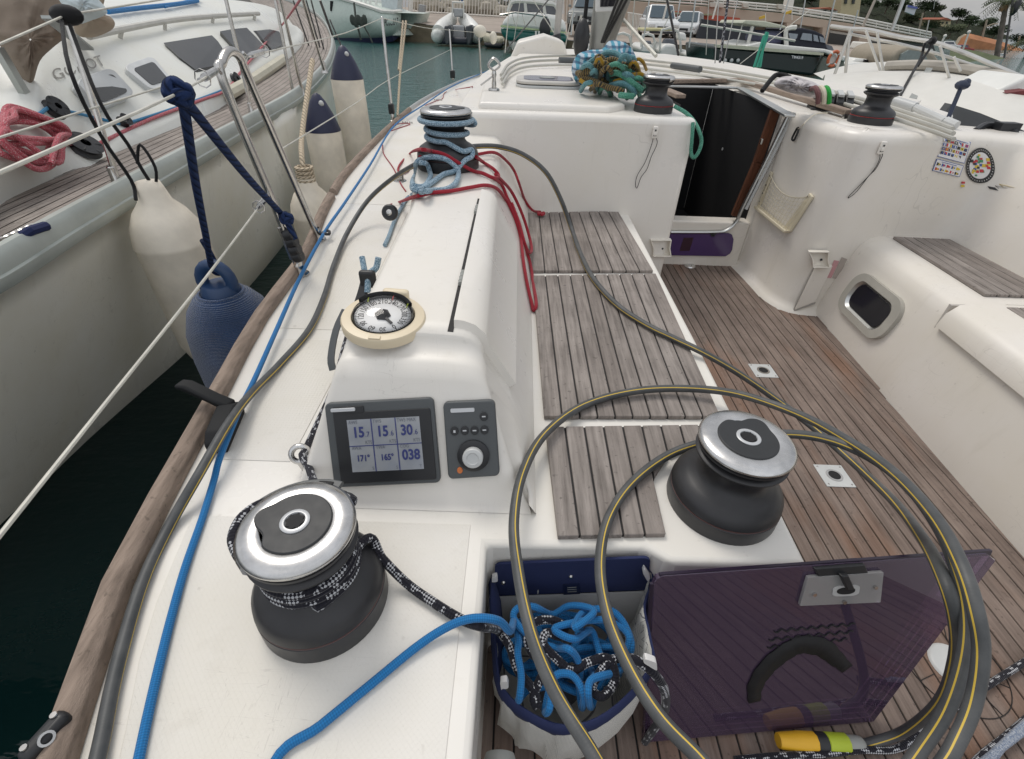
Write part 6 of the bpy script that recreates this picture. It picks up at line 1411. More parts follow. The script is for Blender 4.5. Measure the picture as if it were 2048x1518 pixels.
# ================================================================ water, quay and everything beyond
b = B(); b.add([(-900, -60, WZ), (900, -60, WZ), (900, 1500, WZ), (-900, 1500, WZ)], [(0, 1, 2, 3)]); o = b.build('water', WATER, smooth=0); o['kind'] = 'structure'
def struct(b, name, m_, **kw): o = b.build(name, m_, **kw); o['kind'] = 'structure'; return o
CONC = mat('quay_concrete', (.33, .28, .235), .9, var=.15, sc=.8, bsc=6, bst=.4, bd=.03); CONCD = mat('quay_wall', (.20, .165, .11), .9, var=.3, sc=1.5, bsc=5, bst=.6, bd=.05)
KF = 1.      # boats stand farther off than first sketched: y, depths and tube sizes of a block grow together
def Yb(px, py, y): return Yp(px, py, y*KF)
def far_off(k): 
    global KF; KF = k; B.RK = k
def sc_at(px, py, y): return (Yp(px+1, py, y)-Yp(px, py, y)).length
def slab(b, poly, y, depth, mi=0): return b.prism([Yb(px, py, y) for px, py in poly], (0, depth*KF, 0), mi)
def bar(b, a, c, y, wpx, y2=None, n=6): return b.tube([Yb(a[0], a[1], y), Yb(c[0], c[1], y2 or y)], wpx*sc_at(a[0], a[1], y)/2, n)
def thing(name, ref, label, cat, group=None):
    o = empty(name, ref, label=label, cat=cat, group=group); return o
def sub(root, b, name, m_, **kw): b.v = [p-root.location for p in b.v]; return b.build(name, m_, root, **kw)
# quay and land
qc = [(300, 50, 30, 12, 50, 62), (560, 62, 40, 20, 46, 60), (830, 68, 46, 26, 44, 58), (1010, 95, 66, 38, 42, 55), (1180, 112, 84, 55, 38, 52), (1300, 116, 86, 62, 34, 50), (1440, 124, 94, 70, 33, 50), (1700, 152, 128, 95, 31, 55), (1850, 162, 140, 105, 31, 70), (2150, 200, 175, 138, 31, 90)]
rows = [[Yp(x, d, y0)-V((0, 0, .6)) for x, d, t, k, y0, y1 in qc], [Yp(x, t, y0)-V((0, 0, .04)) for x, d, t, k, y0, y1 in qc]]
struct(B().grid(rows), 'quay_wall', CONCD, smooth=0)
rows = [[Yp(x, t, y0-.05) for x, d, t, k, y0, y1 in qc], [Yp(x, k, y1) for x, d, t, k, y0, y1 in qc], [Yp(x, k, y1)+V((0, 160, 2)) for x, d, t, k, y0, y1 in qc]]
struct(B().grid(rows), 'quay', CONC, smooth=0)
IRON = mat('painted_rail', (.62, .58, .52), .6); PALEW = mat('pale_paint', (.66, .65, .60), .5); BOATW = mat('boat_white', (.74, .74, .70), .3, var=.04); GLASSG = mat('boat_glass', (.12, .13, .15), .1)
# fence on the quay
r0 = Yp(960, 32, 56); FE = thing('quay_fence', r0, 'pale metal bar fence standing on the quay behind the inflatable boat', 'fence')
b = B(); n_ = 62
for i in range(n_):
    x = lerp(780, 1150, i/(n_-1)); yb = interp([(780, 22), (1000, 36), (1150, 50)], x); bar(b, (x, yb), (x+3, yb-58), 56, 1.6, n=4)
sub(FE, b, 'bars', IRON)
b = B(); b.tube([Yp(780, 20, 56), Yp(1000, 33, 56), Yp(1150, 47, 56)], .07, 5); sub(FE, b, 'rail', IRON)
for px, nm in ((822, 'a'), (1090, 'b')):
    b = B(); yb = interp([(780, 24), (1000, 38), (1150, 52)], px); bar(b, (px, yb), (px+1, yb-70), 55.5, 9); sub(FE, b, 'post', PALEW)
bb = B(); slab(bb, [(836, 40), (847, 41), (848, 10), (837, 8)], 50, 1.); tag(bb.build('supply_post', mat('post_grey', (.30, .31, .31), .6), bevel=.05), 'grey electricity post on the quay in front of the fence', 'supply post')
bb = B(); slab(bb, [(884, 8), (932, 11), (932, -30), (884, -30)], 66, 4); tag(bb.build('blue_container', mat('container_blue', (.06, .12, .25), .6)), 'blue container standing behind the quay fence', 'container')
# leaf helper
def leafmat(name, c):
    k = NT(name); gi = k.n('NewGeometry'); k.col(k.mix(gi.outputs['Random Per Island'], [q*.55 for q in c], [q*1.5 for q in c])); k.set(Roughness=.8, Specular_IOR_Level=.2); return k.m
LEAF = [leafmat('pine_leaf', (.042, .062, .030)), leafmat('olive_leaf', (.070, .085, .045)), leafmat('dry_leaf', (.13, .085, .05)), leafmat('grey_leaf', (.16, .16, .13))]
BARK = mat('bark', (.10, .075, .055), .9)
def crown(rnd, clumps, n, ls):
    b = B()
    for (cx, cy, cz, rx, ry, rz_) in clumps:
        for _ in range(n):
            while True:
                d = V((rnd.uniform(-1, 1), rnd.uniform(-1, 1), rnd.uniform(-1, 1)))
                if .15 < d.length < 1: break
            d = d*(.55+.45*d.length)
            p = V((cx+d.x*rx, cy+d.y*ry, cz+d.z*rz_)); s_ = ls*rnd.uniform(.6, 1.4)
            u = V((rnd.uniform(-1, 1), rnd.uniform(-1, 1), rnd.uniform(-1, 1))).normalized(); w = u.orthogonal().normalized()*s_; u *= s_
            b.add([p-u*.6, p+w*.5, p+u*.9, p-w*.5], [(0, 1, 2, 3)])
    return b
_tp = []
def tree_proto(i):
    rnd = random.Random(40+i); root = empty('tree', (0, 0, -500)); kind = i % 3
    cl_ = [(rnd.uniform(-.33, .33), rnd.uniform(-.3, .3), rnd.uniform(.55, .9) if kind != 1 else rnd.uniform(.35, .9), rnd.uniform(.2, .34), rnd.uniform(.2, .34), rnd.uniform(.13, .22)) for _ in range(13)]
    crown(rnd, cl_, 110, .055).build('crown', LEAF[(0, 0, 1)[kind]], root, smooth=0)
    b = B(); b.tube([(0, 0, -.05), (.02, 0, .3), (-.02, .01, .62)], .035, 6, rfun=lambda t_: 1-.6*t_)
    for c in cl_[:4]: b.tube([(0, 0, .4), (c[0]*.6, c[1]*.6, .5), (c[0], c[1], c[2])], .015, 5)
    b.build('trunk', BARK, root); return root
TP = [tree_proto(i) for i in range(3)]; used_ = [0, 0, 0]
def tree(px, py, y, hpx, k, label, wide=1.25, group='trees on the hillside'):
    p = Yp(px, py, y); s_ = hpx*sc_at(px, py, y); r0 = TP[k] if not used_[k] else copy_tree(TP[k]); used_[k] += 1
    r0.location = p; r0.scale = (s_*wide, s_*wide, s_); r0.rotation_euler.z = (px*1.7) % 6.28; tag(r0, label, 'tree', group); return r0
# rubble and shrubs behind the fence
rnd = random.Random(9); b = B()
for i in range(46):
    x = rnd.uniform(845, 1115); y_ = interp([(845, 20), (1115, 36)], x)-rnd.uniform(0, 16); p = Yp(x, y_, 61+rnd.random()*2); s_ = rnd.uniform(.4, 1.)
    b.sphere(p, s_, 6, 4, (rnd.uniform(.8, 1.6), 1, rnd.uniform(.5, .9)))
o = b.build('rubble', mat('rubble_stone', (.34, .31, .25), .95, var=.35, sc=.9), smooth=0); o['kind'] = 'stuff'
p = Yp(960, 20, 64); SHb = thing('shrub', p, 'straggly grey green shrub behind the quay fence', 'shrub'); sub(SHb, B(), 'x', BARK) if False else None
cl_ = [(Yp(x, y_, 64).x, 64, Yp(x, y_, 64).z, 1.6, 1.2, .9) for x, y_ in ((860, 8), (900, 14), (955, 12), (1000, 18), (1050, 20), (1090, 26), (985, 4), (1040, 8))]
sub(SHb, crown(rnd, cl_, 90, .32), 'foliage', LEAF[3], smooth=0)
sub(SHb, B().tube([(p.x, 64, p.z-1.5), (p.x+.2, 64, p.z)], .1, 5), 'stem', BARK)
# ---- fishing boat
far_off(2.1)
p = Yb(740, 80, 19); FBt = thing('fishing_boat', p, 'white fishing boat with black lettering near its stern moored beyond the gap', 'fishing boat')
xs = [600, 640, 676, 708, 740, 765, 785, 802]; sh = [-18, -12, -4, 5, 15, 24, 25, 23]; wb = [78, 78, 76, 76, 76, 75, 71, 58]; ys = [23, 21.5, 20.3, 19.6, 19.2, 19.1, 19.3, 20.2]
hrow = lambda L_, dy, f: [Yb(x, f(i), y+dy) for i, (x, y) in enumerate(zip(xs, ys))]
R_ = [hrow(0, 0, lambda i: sh[i]), hrow(0, -.15, lambda i: sh[i]*.6+wb[i]*.4), hrow(0, .05, lambda i: sh[i]*.2+wb[i]*.8), hrow(0, .35, lambda i: wb[i])]
back = [p_+V((1.5, 3.6, 0)) for p_ in R_[0]]; backb = [p_+V((1.2, 3.4, 0)) for p_ in R_[3]]
b = B(); b.grid(R_+[backb, back, R_[0]]); HB = sub(FBt, b, 'hull', mat('fishing_hull', (.56, .63, .57), .35), smooth=60)
b = B(); b.grid([[q+V((0, -.02, .06)) for q in R_[3]], [q+V((0, .1, -.34)) for q in R_[3]]]); sub(FBt, b, 'boot_stripe', mat('boot_navy', (.012, .016, .05), .5))
b = B(); b.tube([q+V((0, -.05, .02)) for q in R_[0]], .06, 6); sub(FBt, b, 'rubbing_strake', PALEW)
b = B()
for x in (722, 731, 740, 752): bar(b, (x, interp(list(zip(xs, sh)), x)), (x+1, -30), 20.2, 5)
slab(b, [(700, 4), (768, 22), (768, -40), (700, -40)], 21.5, 1.5); sub(FBt, b, 'deckhouse', BOATW)
b = B(); slab(b, [(764, 22), (794, 24), (796, -10), (762, -10)], 20.2, .8); sub(FBt, b, 'stern_screen', mat('pale_screen', (.50, .55, .56), .3))
b = B(); slab(b, [(660, 22), (666, 22), (666, 2), (660, 2)], 20.55, .2); sub(FBt, b, 'scupper', INNER)
b = B(); Qf = quad(Yb(768, 54, 18.95), Yb(797, 51, 19.35), Yb(799, 33, 19.55), Yb(768, 36, 18.98)); b.qtext(Qf, 'POSCIU 7', 0, .1, .215, 1.1, .03, 0, bold=.02); sub(FBt, b, 'lettering', BLACK, smooth=0)
b = B()
for i in range(5): x = 705+i*6; b.sphere(Yb(x, 40+(i % 2)*4, 18.9), .09, 6, 5, (1, .5, 1.6))
b.tube([Yb(708, 6, 19.3), Yb(712, 40, 18.9), Yb(722, 80, 18.9)], .035, 5); b.tube([Yb(722, 42, 18.9), Yb(738, 70, 18.9), Yb(745, 86, 18.8)], .025, 5); sub(FBt, b, 'hanging_line', mat('tarred', (.05, .06, .05), .9))
far_off(1.)
# ---- inflatable with console and two outboards
far_off(1.9)
p = Yb(915, 88, 21); RB = thing('inflatable_boat', p, 'white inflatable boat with a grey console and two outboard motors', 'inflatable boat'); s_ = sc_at(915, 70, 21)
b = B(); b.tube([Yb(878, 66, 21), Yb(884, 56, 21.3), Yb(895, 46, 21.8), Yb(905, 38, 22.2)], 15*s_, 12, k=3, rfun=lambda t_: 1-.25*t_); b.tube([Yb(951, 68, 21), Yb(945, 58, 21.3), Yb(935, 46, 21.8), Yb(926, 38, 22.2)], 15*s_, 12, k=3, rfun=lambda t_: 1-.25*t_); sub(RB, b, 'tube', BOATW)
for x in (876, 953): b = B(); b.sphere(Yb(x, 72, 20.9), 14*s_, 10, 8, (1, 1.1, .9)); sub(RB, b, 'tube_end', mat('torn_cover', (.55, .57, .53), .7, var=.3, sc=3))
b = B(); slab(b, [(868, 74), (960, 76), (955, 90), (872, 88)], 20.8, 1); sub(RB, b, 'hull', mat('dark_hull', (.03, .035, .05), .5), bevel=.15)
b = B(); slab(b, [(905, 50), (927, 51), (930, 78), (905, 76)], 21.2, 1); slab(b, [(905, 16), (928, 17), (926, 34), (908, 34)], 21.6, .4); sub(RB, b, 'console', mat('console_grey', (.36, .37, .37), .5), bevel=.08)
for x in (895, 938):
    b = B(); slab(b, [(x-7, 52), (x+5, 49), (x+9, 58), (x+7, 76), (x+3, 90), (x-4, 90), (x-6, 74)], 20.3, .7); sub(RB, b, 'outboard_motor', mat('outboard', (.05, .055, .06), .35), bevel=.1)
for a, c in (((903, 52), (906, 4)), ((928, 53), (927, 4)), ((904, 4), (928, 5))): b = B(); bar(b, a, c, 21.6, 3); sub(RB, b, 'roll_bar', PALEW)
far_off(1.)
far_off(1.72)
p = Yb(985, 88, 22); DG = thing('dinghy', p, 'small cream dinghy moored between the inflatable and the green motorboat', 'dinghy')
b = B(); slab(b, [(963, 66), (985, 74), (1005, 76), (1006, 90), (968, 88)], 22, 2.); sub(DG, b, 'hull', mat('dinghy_cream', (.50, .46, .34), .5), bevel=.3)
b = B(); slab(b, [(966, 84), (1008, 87), (1004, 98), (970, 95)], 21.9, 1.8); sub(DG, b, 'hull_bottom', BLACK, bevel=.2)
far_off(1.)
# ---- green and white motorboat
far_off(1.9)
p = Yb(1065, 95, 18); GM = thing('motorboat', p, 'white motorboat with a green hull and a curved windscreen beside the quay', 'motorboat')
b = B(); slab(b, [(1000, 54), (1030, 58), (1085, 64), (1132, 67), (1138, 84), (1110, 87), (1015, 82), (1003, 70)], 18, 2.4); sub(GM, b, 'hull', mat('hull_green', (.012, .12, .10), .3), bevel=.25)
b = B(); slab(b, [(1014, 80), (1110, 86), (1135, 83), (1120, 102), (1060, 106), (1024, 102)], 18.05, 2.6); sub(GM, b, 'hull_bottom', mat('hull_grey', (.45, .47, .43), .5), bevel=.3)
b = B(); slab(b, [(1002, 52), (1008, 40), (1018, 28), (1040, 24), (1075, 25), (1110, 30), (1130, 42), (1134, 64), (1085, 62), (1030, 56)], 18.3, 2.6); sub(GM, b, 'deck', BOATW, bevel=.18)
b = B(); slab(b, [(1002, 50), (1132, 64), (1133, 67), (1001, 54)], 17.95, .1); sub(GM, b, 'strake', mat('lime_strake', (.45, .55, .30), .5))
b = B(); slab(b, [(1020, 22), (1027, 6), (1048, 4), (1050, 24)], 18.6, .3); slab(b, [(1053, 24), (1051, 4), (1085, 8), (1088, 27)], 18.55, .3); slab(b, [(1091, 28), (1088, 8), (1108, 12), (1116, 30)], 18.6, .3); sub(GM, b, 'windscreen', GLASSG, bevel=.04)
b = B(); b.tube([Yb(1016, 24, 18.5), Yb(1024, 4, 18.5), Yb(1050, 2, 18.4), Yb(1088, 6, 18.4), Yb(1110, 10, 18.5), Yb(1120, 31, 18.5)], .06, 6, k=3); b.tube([Yb(1050, 2, 18.4), Yb(1052, 26, 18.4)], .05, 5); b.tube([Yb(1087, 6, 18.4), Yb(1090, 29, 18.4)], .05, 5); sub(GM, b, 'windscreen_frame', PALEW)
b = B(); slab(b, [(1022, 2), (1110, 8), (1112, -30), (1022, -30)], 19.2, 2); sub(GM, b, 'flybridge', BOATW, bevel=.2)
b = B()
for x in (1030, 1050, 1072, 1095): bar(b, (x, 50), (x-6, 26), 17.8, 1.5)
b.tube([Yb(1000, 30, 17.8), Yb(1030, 25, 17.8), Yb(1070, 30, 17.8), Yb(1095, 34, 17.8)], .025, 5); sub(GM, b, 'pulpit_rail', STEEL)
b = B(); b.sphere(Yb(1090, 58, 17.8), .22, 8, 6, (.8, .6, 1.3)); sub(GM, b, 'fender', BLACK)
far_off(1.)
for x in (1072, 1078):
    b = B(); bar(b, (x, 62), (x-2, 110), 14, 4); tag(b.build('gangway_post', PALEW), 'white post at the bow %s' % ('left of a pair' if x == 1072 else 'right of a pair'), 'post', 'white posts ahead of the bow')
b = B(); bar(b, (1112, 90), (1122, -20), 9, 13, n=14); tag(b.build('neighbour_mast', mat('mast_beige', (.40, .38, .35), .5)), 'beige mast standing left of our own mast', 'mast')
b = B(); b.tube([Yp(1108, 70, 8.9), Yp(1112, 95, 8.9)], .10, 10); tag(b.build('mast_foot', BLACK), 'black fitting at the foot of the beige mast', 'mast fitting')
for lab, a, c, y_, w_ in (('thin wire crossing the motorboat windscreen, dark', (1012, 100), (1105, -10), 9, 2.5), ('grey wire left of the beige mast', (1010, 106), (1020, 0), 9, 2.), ('pale wire between the beige mast and our mast', (1146, 20), (1130, 95), 9, 2.2)):
    b = B(); bar(b, a, c, y_, w_); tag(b.build('rigging_wire', MATS['dark_steel'] if 'dark' in lab else WIRE), lab, 'wire')
# ---- cars
def car(px, py, y, wpx, m_, lab, rz=0., suv=True, glass=GLASSG):
    s_ = wpx*sc_at(px, py, y)/1.9; root = empty('parked_car', Yp(px, py, y), rz, lab, 'car', 'cars parked on the quay'); root.scale = (s_, s_, s_)
    W_2 = .92; L_ = 4.3; hb, ht = (.98, 1.72) if suv else (.85, 1.45)
    prof = [(0, .35), (0, .75), (.1, hb-.06), (1.15, hb+.06), (1.2, hb+.08), (L_-.15, hb+.10), (L_, .8), (L_, .35)]
    b = B(); b.prism([(-W_2, y_, z) for y_, z in prof], (2*W_2, 0, 0)); b.build('body', m_, root, bevel=.09)
    b = B(); b.add([(-.84, 1.1, hb), (.84, 1.1, hb), (.84, L_-.2, hb+.05), (-.84, L_-.2, hb+.05), (-.66, 1.9, ht), (.66, 1.9, ht), (.66, L_-.5, ht-.05), (-.66, L_-.5, ht-.05)], [(0, 1, 5, 4), (1, 2, 6, 5), (2, 3, 7, 6), (3, 0, 4, 7), (4, 5, 6, 7)]); b.build('cabin', m_, root, bevel=.08)
    b = B(); b.add([(-.72, 1.17, hb+.10), (.72, 1.17, hb+.10), (.60, 1.80, ht-.08), (-.60, 1.80, ht-.08)], [(0, 1, 2, 3)]); b.xform(Matrix.Translation((0, -.03, .02))); b.build('windscreen', glass, root, smooth=0, solid=.02)
    for sx in (-1, 1):
        b = B(); b.add([(sx*.80, 1.5, hb+.12), (sx*.82, L_-.5, hb+.14), (sx*.69, L_-.7, ht-.12), (sx*.69, 1.95, ht-.1)], [(0, 1, 2, 3)]); b.xform(Matrix.Translation((sx*.02, 0, 0))); b.build('side_window', glass, root, smooth=0, solid=.02)
        b = B(); b.box((sx*.66, -.02, .72), (.36, .06, .16)); b.build('headlight', CHROME, root, bevel=.02)
        for yy in (.8, 3.5):
            b = B(); b.lathe([(.0001, -.1), (.22, -.1), (.34, -.09), (.34, .09), (.22, .1), (.0001, .1)], 18, (sx*.84, yy, .34), Matrix.Rotation(rad(90), 3, 'Y')); b.build('wheel', BLACK, root)
        b = B(); b.box((sx*1.0, 1.35, hb+.16), (.16, .1, .12)); b.build('wing_mirror', m_, root, bevel=.03)
    b = B(); b.box((0, -.02, .62), (.7, .06, .16)); b.box((0, -.01, .42), (1.5, .05, .12)); b.build('grille', BLACK, root)
    b = B(); b.box((0, -.06, .52), (.46, .02, .10)); b.build('number_plate', LGREY, root); return root
CARW = mat('car_white', (.70, .71, .70), .2); CARG = mat('car_grey', (.22, .23, .22), .3)
GLB = mat('car_glass', (.05, .08, .10), .2)
car(1322, 83, 40, 66, CARW, 'white car with a black grille parked facing the water, left of two', rad(-4), glass=GLB)
car(1362, 80, 43, 52, CARW, 'white car seen at an angle, right of two by the white fence', rad(-24), glass=GLB)
car(1166, 66, 41, 72, CARG, 'grey jeep like car parked on the quay left of the mast', rad(-12), glass=GLB)
# white fence pieces near the cars
for (x0, y0_, x1, y1_, h_, lab) in ((1255, 58, 1292, 64, 34, 'white bar fence between the mast and the white car'), (1348, 60, 1400, 66, 26, 'white bar fence behind the two white cars')):
    r0 = Yp(x0, y0_, 52); f_ = thing('bar_fence', r0, lab, 'fence'); b = B()
    for i in range(14): t_ = i/13; x = lerp(x0, x1, t_); yb = lerp(y0_, y1_, t_); bar(b, (x, yb), (x+2, yb-h_), 52, 1.5, n=4)
    sub(f_, b, 'bars', PALEW); b = B(); bar(b, (x0, y0_-h_+1), (x1, y1_-h_+1), 52, 2); sub(f_, b, 'rail', PALEW)
b = B(); slab(b, [(1370, 86), (1394, 89), (1404, 42), (1382, 40)], 44, .3); tag(b.build('board_fence', PALEW), 'white board fence panel beside the dark hoarding', 'fence')
b = B(); slab(b, [(1390, 88), (1500, 98), (1512, 52), (1404, 38)], 42, .3); tag(b.build('hoarding', mat('hoarding_dark', (.022, .026, .034), .6)), 'dark hoarding behind the small boats on the quay', 'hoarding')
# ---- small boats in front of the cars
far_off(1.25)
for (x, y_, w_, lab) in ((1340, 112, 46, 'small white motorboat with a bright foredeck below the white cars'), (1296, 104, 30, 'small white boat with a cream awning left of the bright foredeck'), (1246, 110, 36, 'small white boat half hidden behind the rope heap'), (1392, 118, 26, 'small white boat at the foot of the dark hoarding'), (1178, 104, 30, 'small white boat moored left of our mast')):
    p = Yb(x, y_, 24); r0 = thing('small_boat', p, lab, 'boat'); k_ = w_/46
    b = B(); slab(b, [(x-22*k_, y_-12*k_), (x-10*k_, y_-24*k_), (x+10*k_, y_-24*k_), (x+22*k_, y_-8*k_), (x+20*k_, y_+4*k_), (x-20*k_, y_+2*k_)], 24, 2.4); sub(r0, b, 'hull', BOATW, bevel=.3)
    b = B(); slab(b, [(x-20*k_, y_-2), (x+20*k_, y_), (x+18*k_, y_+9), (x-18*k_, y_+7)], 23.9, 2.2); sub(r0, b, 'hull_stripe', mat('stripe_green', (.10, .16, .15), .4), bevel=.1)
    b = B(); slab(b, [(x-14*k_, y_-24*k_), (x+12*k_, y_-23*k_), (x+9*k_, y_-34*k_), (x-10*k_, y_-35*k_)], 24.6, .3); sub(r0, b, 'windscreen', GLASSG, bevel=.05)
    b = B(); b.tube([Yb(x-20*k_, y_-10, 24), Yb(x-16*k_, y_-52*k_, 24), Yb(x+16*k_, y_-50*k_, 24), Yb(x+22*k_, y_-8, 24)], .05, 5, k=2); sub(r0, b, 'boat_frame', PALEW)
b = B(); slab(b, [(1288, 62), (1348, 62), (1350, 57), (1290, 56)], 25, 1.6); tag(b.build('awning', mat('cream_awning', (.50, .47, .26), .7), bevel=.05), 'cream awning stretched over the small boats in front of the cars', 'awning')
b = B(); slab(b, [(1356, 80), (1374, 82), (1372, 66), (1360, 64)], 25.5, .6); tag(b.build('outboard_motor', BOATW, bevel=.1), 'white outboard motor tilted up on a small boat', 'outboard motor')
far_off(1.)
# ---- dark green yacht
far_off(1.55)
p = Yb(1540, 140, 16); DY = thing('motor_yacht', p, 'dark green motor yacht with white upperworks and a navy windscreen hood', 'motor yacht')
b = B(); slab(b, [(1428, 93), (1435, 92), (1523, 100), (1647, 111), (1626, 152), (1520, 140), (1430, 128)], 16, 3.); sub(DY, b, 'hull', mat('hull_dark_green', (.010, .020, .018), .25), bevel=.1)
b = B(); slab(b, [(1647, 112), (1690, 118), (1692, 150), (1628, 150)], 16.4, 2.4); sub(DY, b, 'transom', mat('transom_grey', (.17, .19, .16), .5), bevel=.1)
b = B(); slab(b, [(1434, 89), (1490, 92), (1648, 106), (1647, 111), (1434, 95)], 15.9, .25); sub(DY, b, 'rub_rail', mat('rub_rail_cream', (.50, .50, .38), .5))
b = B(); slab(b, [(1490, 95), (1494, 90), (1521, 84), (1570, 90), (1650, 98), (1672, 104), (1700, 118), (1690, 124), (1650, 106)], 16.3, 2.2); sub(DY, b, 'deck', BOATW, bevel=.12)
b = B(); slab(b, [(1522, 87), (1526, 66), (1536, 61), (1570, 62), (1576, 91)], 16.8, 1.4); sub(DY, b, 'cockpit_cover', mat('lilac_cover', (.16, .165, .26), .7), bevel=.2)
b = B(); slab(b, [(1572, 92), (1573, 62), (1580, 56), (1606, 56), (1632, 62), (1648, 70), (1656, 100), (1650, 99)], 16.5, 1.6); WS = sub(DY, b, 'spray_hood', mat('hood_navy', (.012, .014, .025), .7), bevel=.1)
for pl_ in ([(1577, 66), (1596, 68), (1594, 76), (1582, 84)], [(1601, 79), (1606, 66), (1624, 68), (1624, 82)], [(1628, 82), (1627, 69), (1635, 71), (1638, 84)], [(1641, 84), (1639, 72), (1648, 76), (1651, 86)]):
    b = B(); slab(b, pl_, 16.46, .06); sub(DY, b, 'hood_window', mat('hood_pane', (.26, .29, .33), .15), smooth=0)
b = B(); slab(b, [(1484, 47), (1490, 40), (1530, 42), (1572, 52), (1574, 57), (1530, 54)], 16.6, 2.); sub(DY, b, 'hardtop', mat('hardtop_cream', (.48, .49, .39), .5), bevel=.08)
b = B(); bar(b, (1505, 52), (1494, 94), 16.7, 7); bar(b, (1486, 46), (1472, 94), 16.8, 2.5); b.tube([Yb(1573, 92, 16.5), Yb(1572, 62, 16.5), Yb(1580, 56, 16.5), Yb(1592, 55, 16.5)], .06, 6, k=3); sub(DY, b, 'hardtop_post', PALEW)
b = B(); b.tube([Yb(1402, 50, 15.5), Yb(1480, 62, 15.5), Yb(1590, 82, 15.5)], .03, 5); sub(DY, b, 'guard_wire', WIRE)
b = B(); slab(b, [(1656, 100), (1668, 101), (1664, 92), (1650, 88)], 16.6, .4); sub(DY, b, 'hood_side', GLASSG)
Qd = quad(Yb(1583, 117, 15.94), Yb(1606, 119, 15.94), Yb(1606, 112, 15.94), Yb(1583, 110, 15.94)); b = B(); b.qtext(Qd, 'TM431F', 0, .1, .30, 1.1, .02, 0, bold=.03); sub(DY, b, 'registration', mat('letter_white', (.7, .7, .7), .5), smooth=0)
for x in (1450, 1463, 1476): b = B(); b.sphere(Yb(x, 121, 15.9), .05, 8, 6); sub(DY, b, 'hull_light', LGREY)
p = Yb(1667, 118, 15.7); b = B(); M_ = Matrix.Rotation(rad(90), 3, 'X'); s_ = sc_at(1667, 118, 15.7)
b.tube([p+M_ @ V((10*KF*s_*math.cos(i*.3927), 12.5*KF*s_*math.sin(i*.3927), 0)) for i in range(16)], 3.*s_, 8, closed=True); LRg = b.build('lifebuoy', mat('lifebuoy_orange', (.55, .13, .05), .5)); tag(LRg, 'orange and white lifebuoy hanging at the stern of the dark green yacht', 'lifebuoy')
b = B(); b.lathe([(.0001, 0), (8*s_*KF, 0)], 20, p+V((0, .08, 0)), M_); b.build('buoy_cover', PALEW, LRg)
b = B()
for i in range(4): a = rad(45+90*i); q = p+M_ @ V((10*s_*KF*math.cos(a), 12.5*s_*KF*math.sin(a), 0)); b.sphere(q, 3.4*s_, 8, 6)
b.build('buoy_band', PALEW, LRg)
far_off(1.)
# ---- terrace building
p = Yp(1500, 80, 62); TB = thing('terrace_building', p, 'beige terrace building with pillars and a white railing behind the moored boats', 'building')
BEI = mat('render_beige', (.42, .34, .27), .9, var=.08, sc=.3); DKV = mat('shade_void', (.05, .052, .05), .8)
b = B(); slab(b, [(1130, 62), (1400, 80), (1405, 26), (1400, 12), (1130, -8)], 62, 1.); slab(b, [(1400, 12), (1560, 26), (1700, 47), (1866, 80), (1866, 90), (1700, 64), (1560, 44), (1400, 40)], 60, 3.); slab(b, [(1400, 80), (1578, 95), (1580, 46), (1405, 38)], 63, 1.); sub(TB, b, 'wall', BEI, bevel=.05)
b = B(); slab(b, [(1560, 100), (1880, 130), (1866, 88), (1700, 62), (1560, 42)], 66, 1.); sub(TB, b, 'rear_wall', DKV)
for pl_ in ([(1640, 96), (1652, 97), (1660, 58), (1646, 55)], [(1708, 110), (1726, 112), (1740, 72), (1722, 68)], [(1570, 90), (1582, 91), (1586, 47), (1574, 46)]): b = B(); slab(b, pl_, 59.5, 2.5); sub(TB, b, 'pillar', BEI)
b = B(); slab(b, [(1580, 56), (1644, 63), (1646, 52), (1582, 36)], 61.5, .4); sub(TB, b, 'window_band', mat('pale_glass', (.40, .43, .40), .2))
b = B(); slab(b, [(1660, 60), (1720, 70), (1720, 74), (1660, 65)], 60.5, .4); slab(b, [(1745, 78), (1866, 98), (1866, 102), (1745, 82)], 60.5, .4); sub(TB, b, 'lintel', PALEW)
b = B()
tl = [(1130, -12), (1400, 8), (1560, 22), (1700, 43), (1862, 76)]
for dz in (0, -6, -11): b.tube([Yp(x, y_+dz, 60) for x, y_ in tl], .07, 5)
for i in range(34): x = lerp(1140, 1862, i/33); y_ = interp(tl, x); bar(b, (x, y_+2), (x+1, y_-12), 60, 1.6, n=4)
sub(TB, b, 'railing', PALEW)
b = B(); slab(b, [(1572, 25), (1584, 26), (1592, -20), (1580, -20)], 61, 1); sub(TB, b, 'chimney', PALEW)
for x, y_ in ((1420, 14), (1436, 15), (1486, 15), (1556, 18), (1418, 2)): b = B(); slab(b, [(x, y_), (x+12, y_+1), (x+12, y_-9), (x, y_-10)], 59.6, .4); sub(TB, b, 'rooftop_unit', mat('unit_beige', (.48, .46, .40), .6), bevel=.05)
b = B(); slab(b, [(1352, 34), (1482, 48), (1480, 36), (1356, 22)], 58, 2); tag(b.build('red_awning', mat('awning_red', (.36, .07, .04), .7)), 'red awning along the front of the terrace building', 'awning')
b = B(); slab(b, [(1345, 24), (1425, 28), (1425, 31), (1345, 28)], 57, 2.5); tag(b.build('flat_canopy', mat('canopy_olive', (.25, .24, .15), .8)), 'olive flat canopy over the red awning', 'canopy')
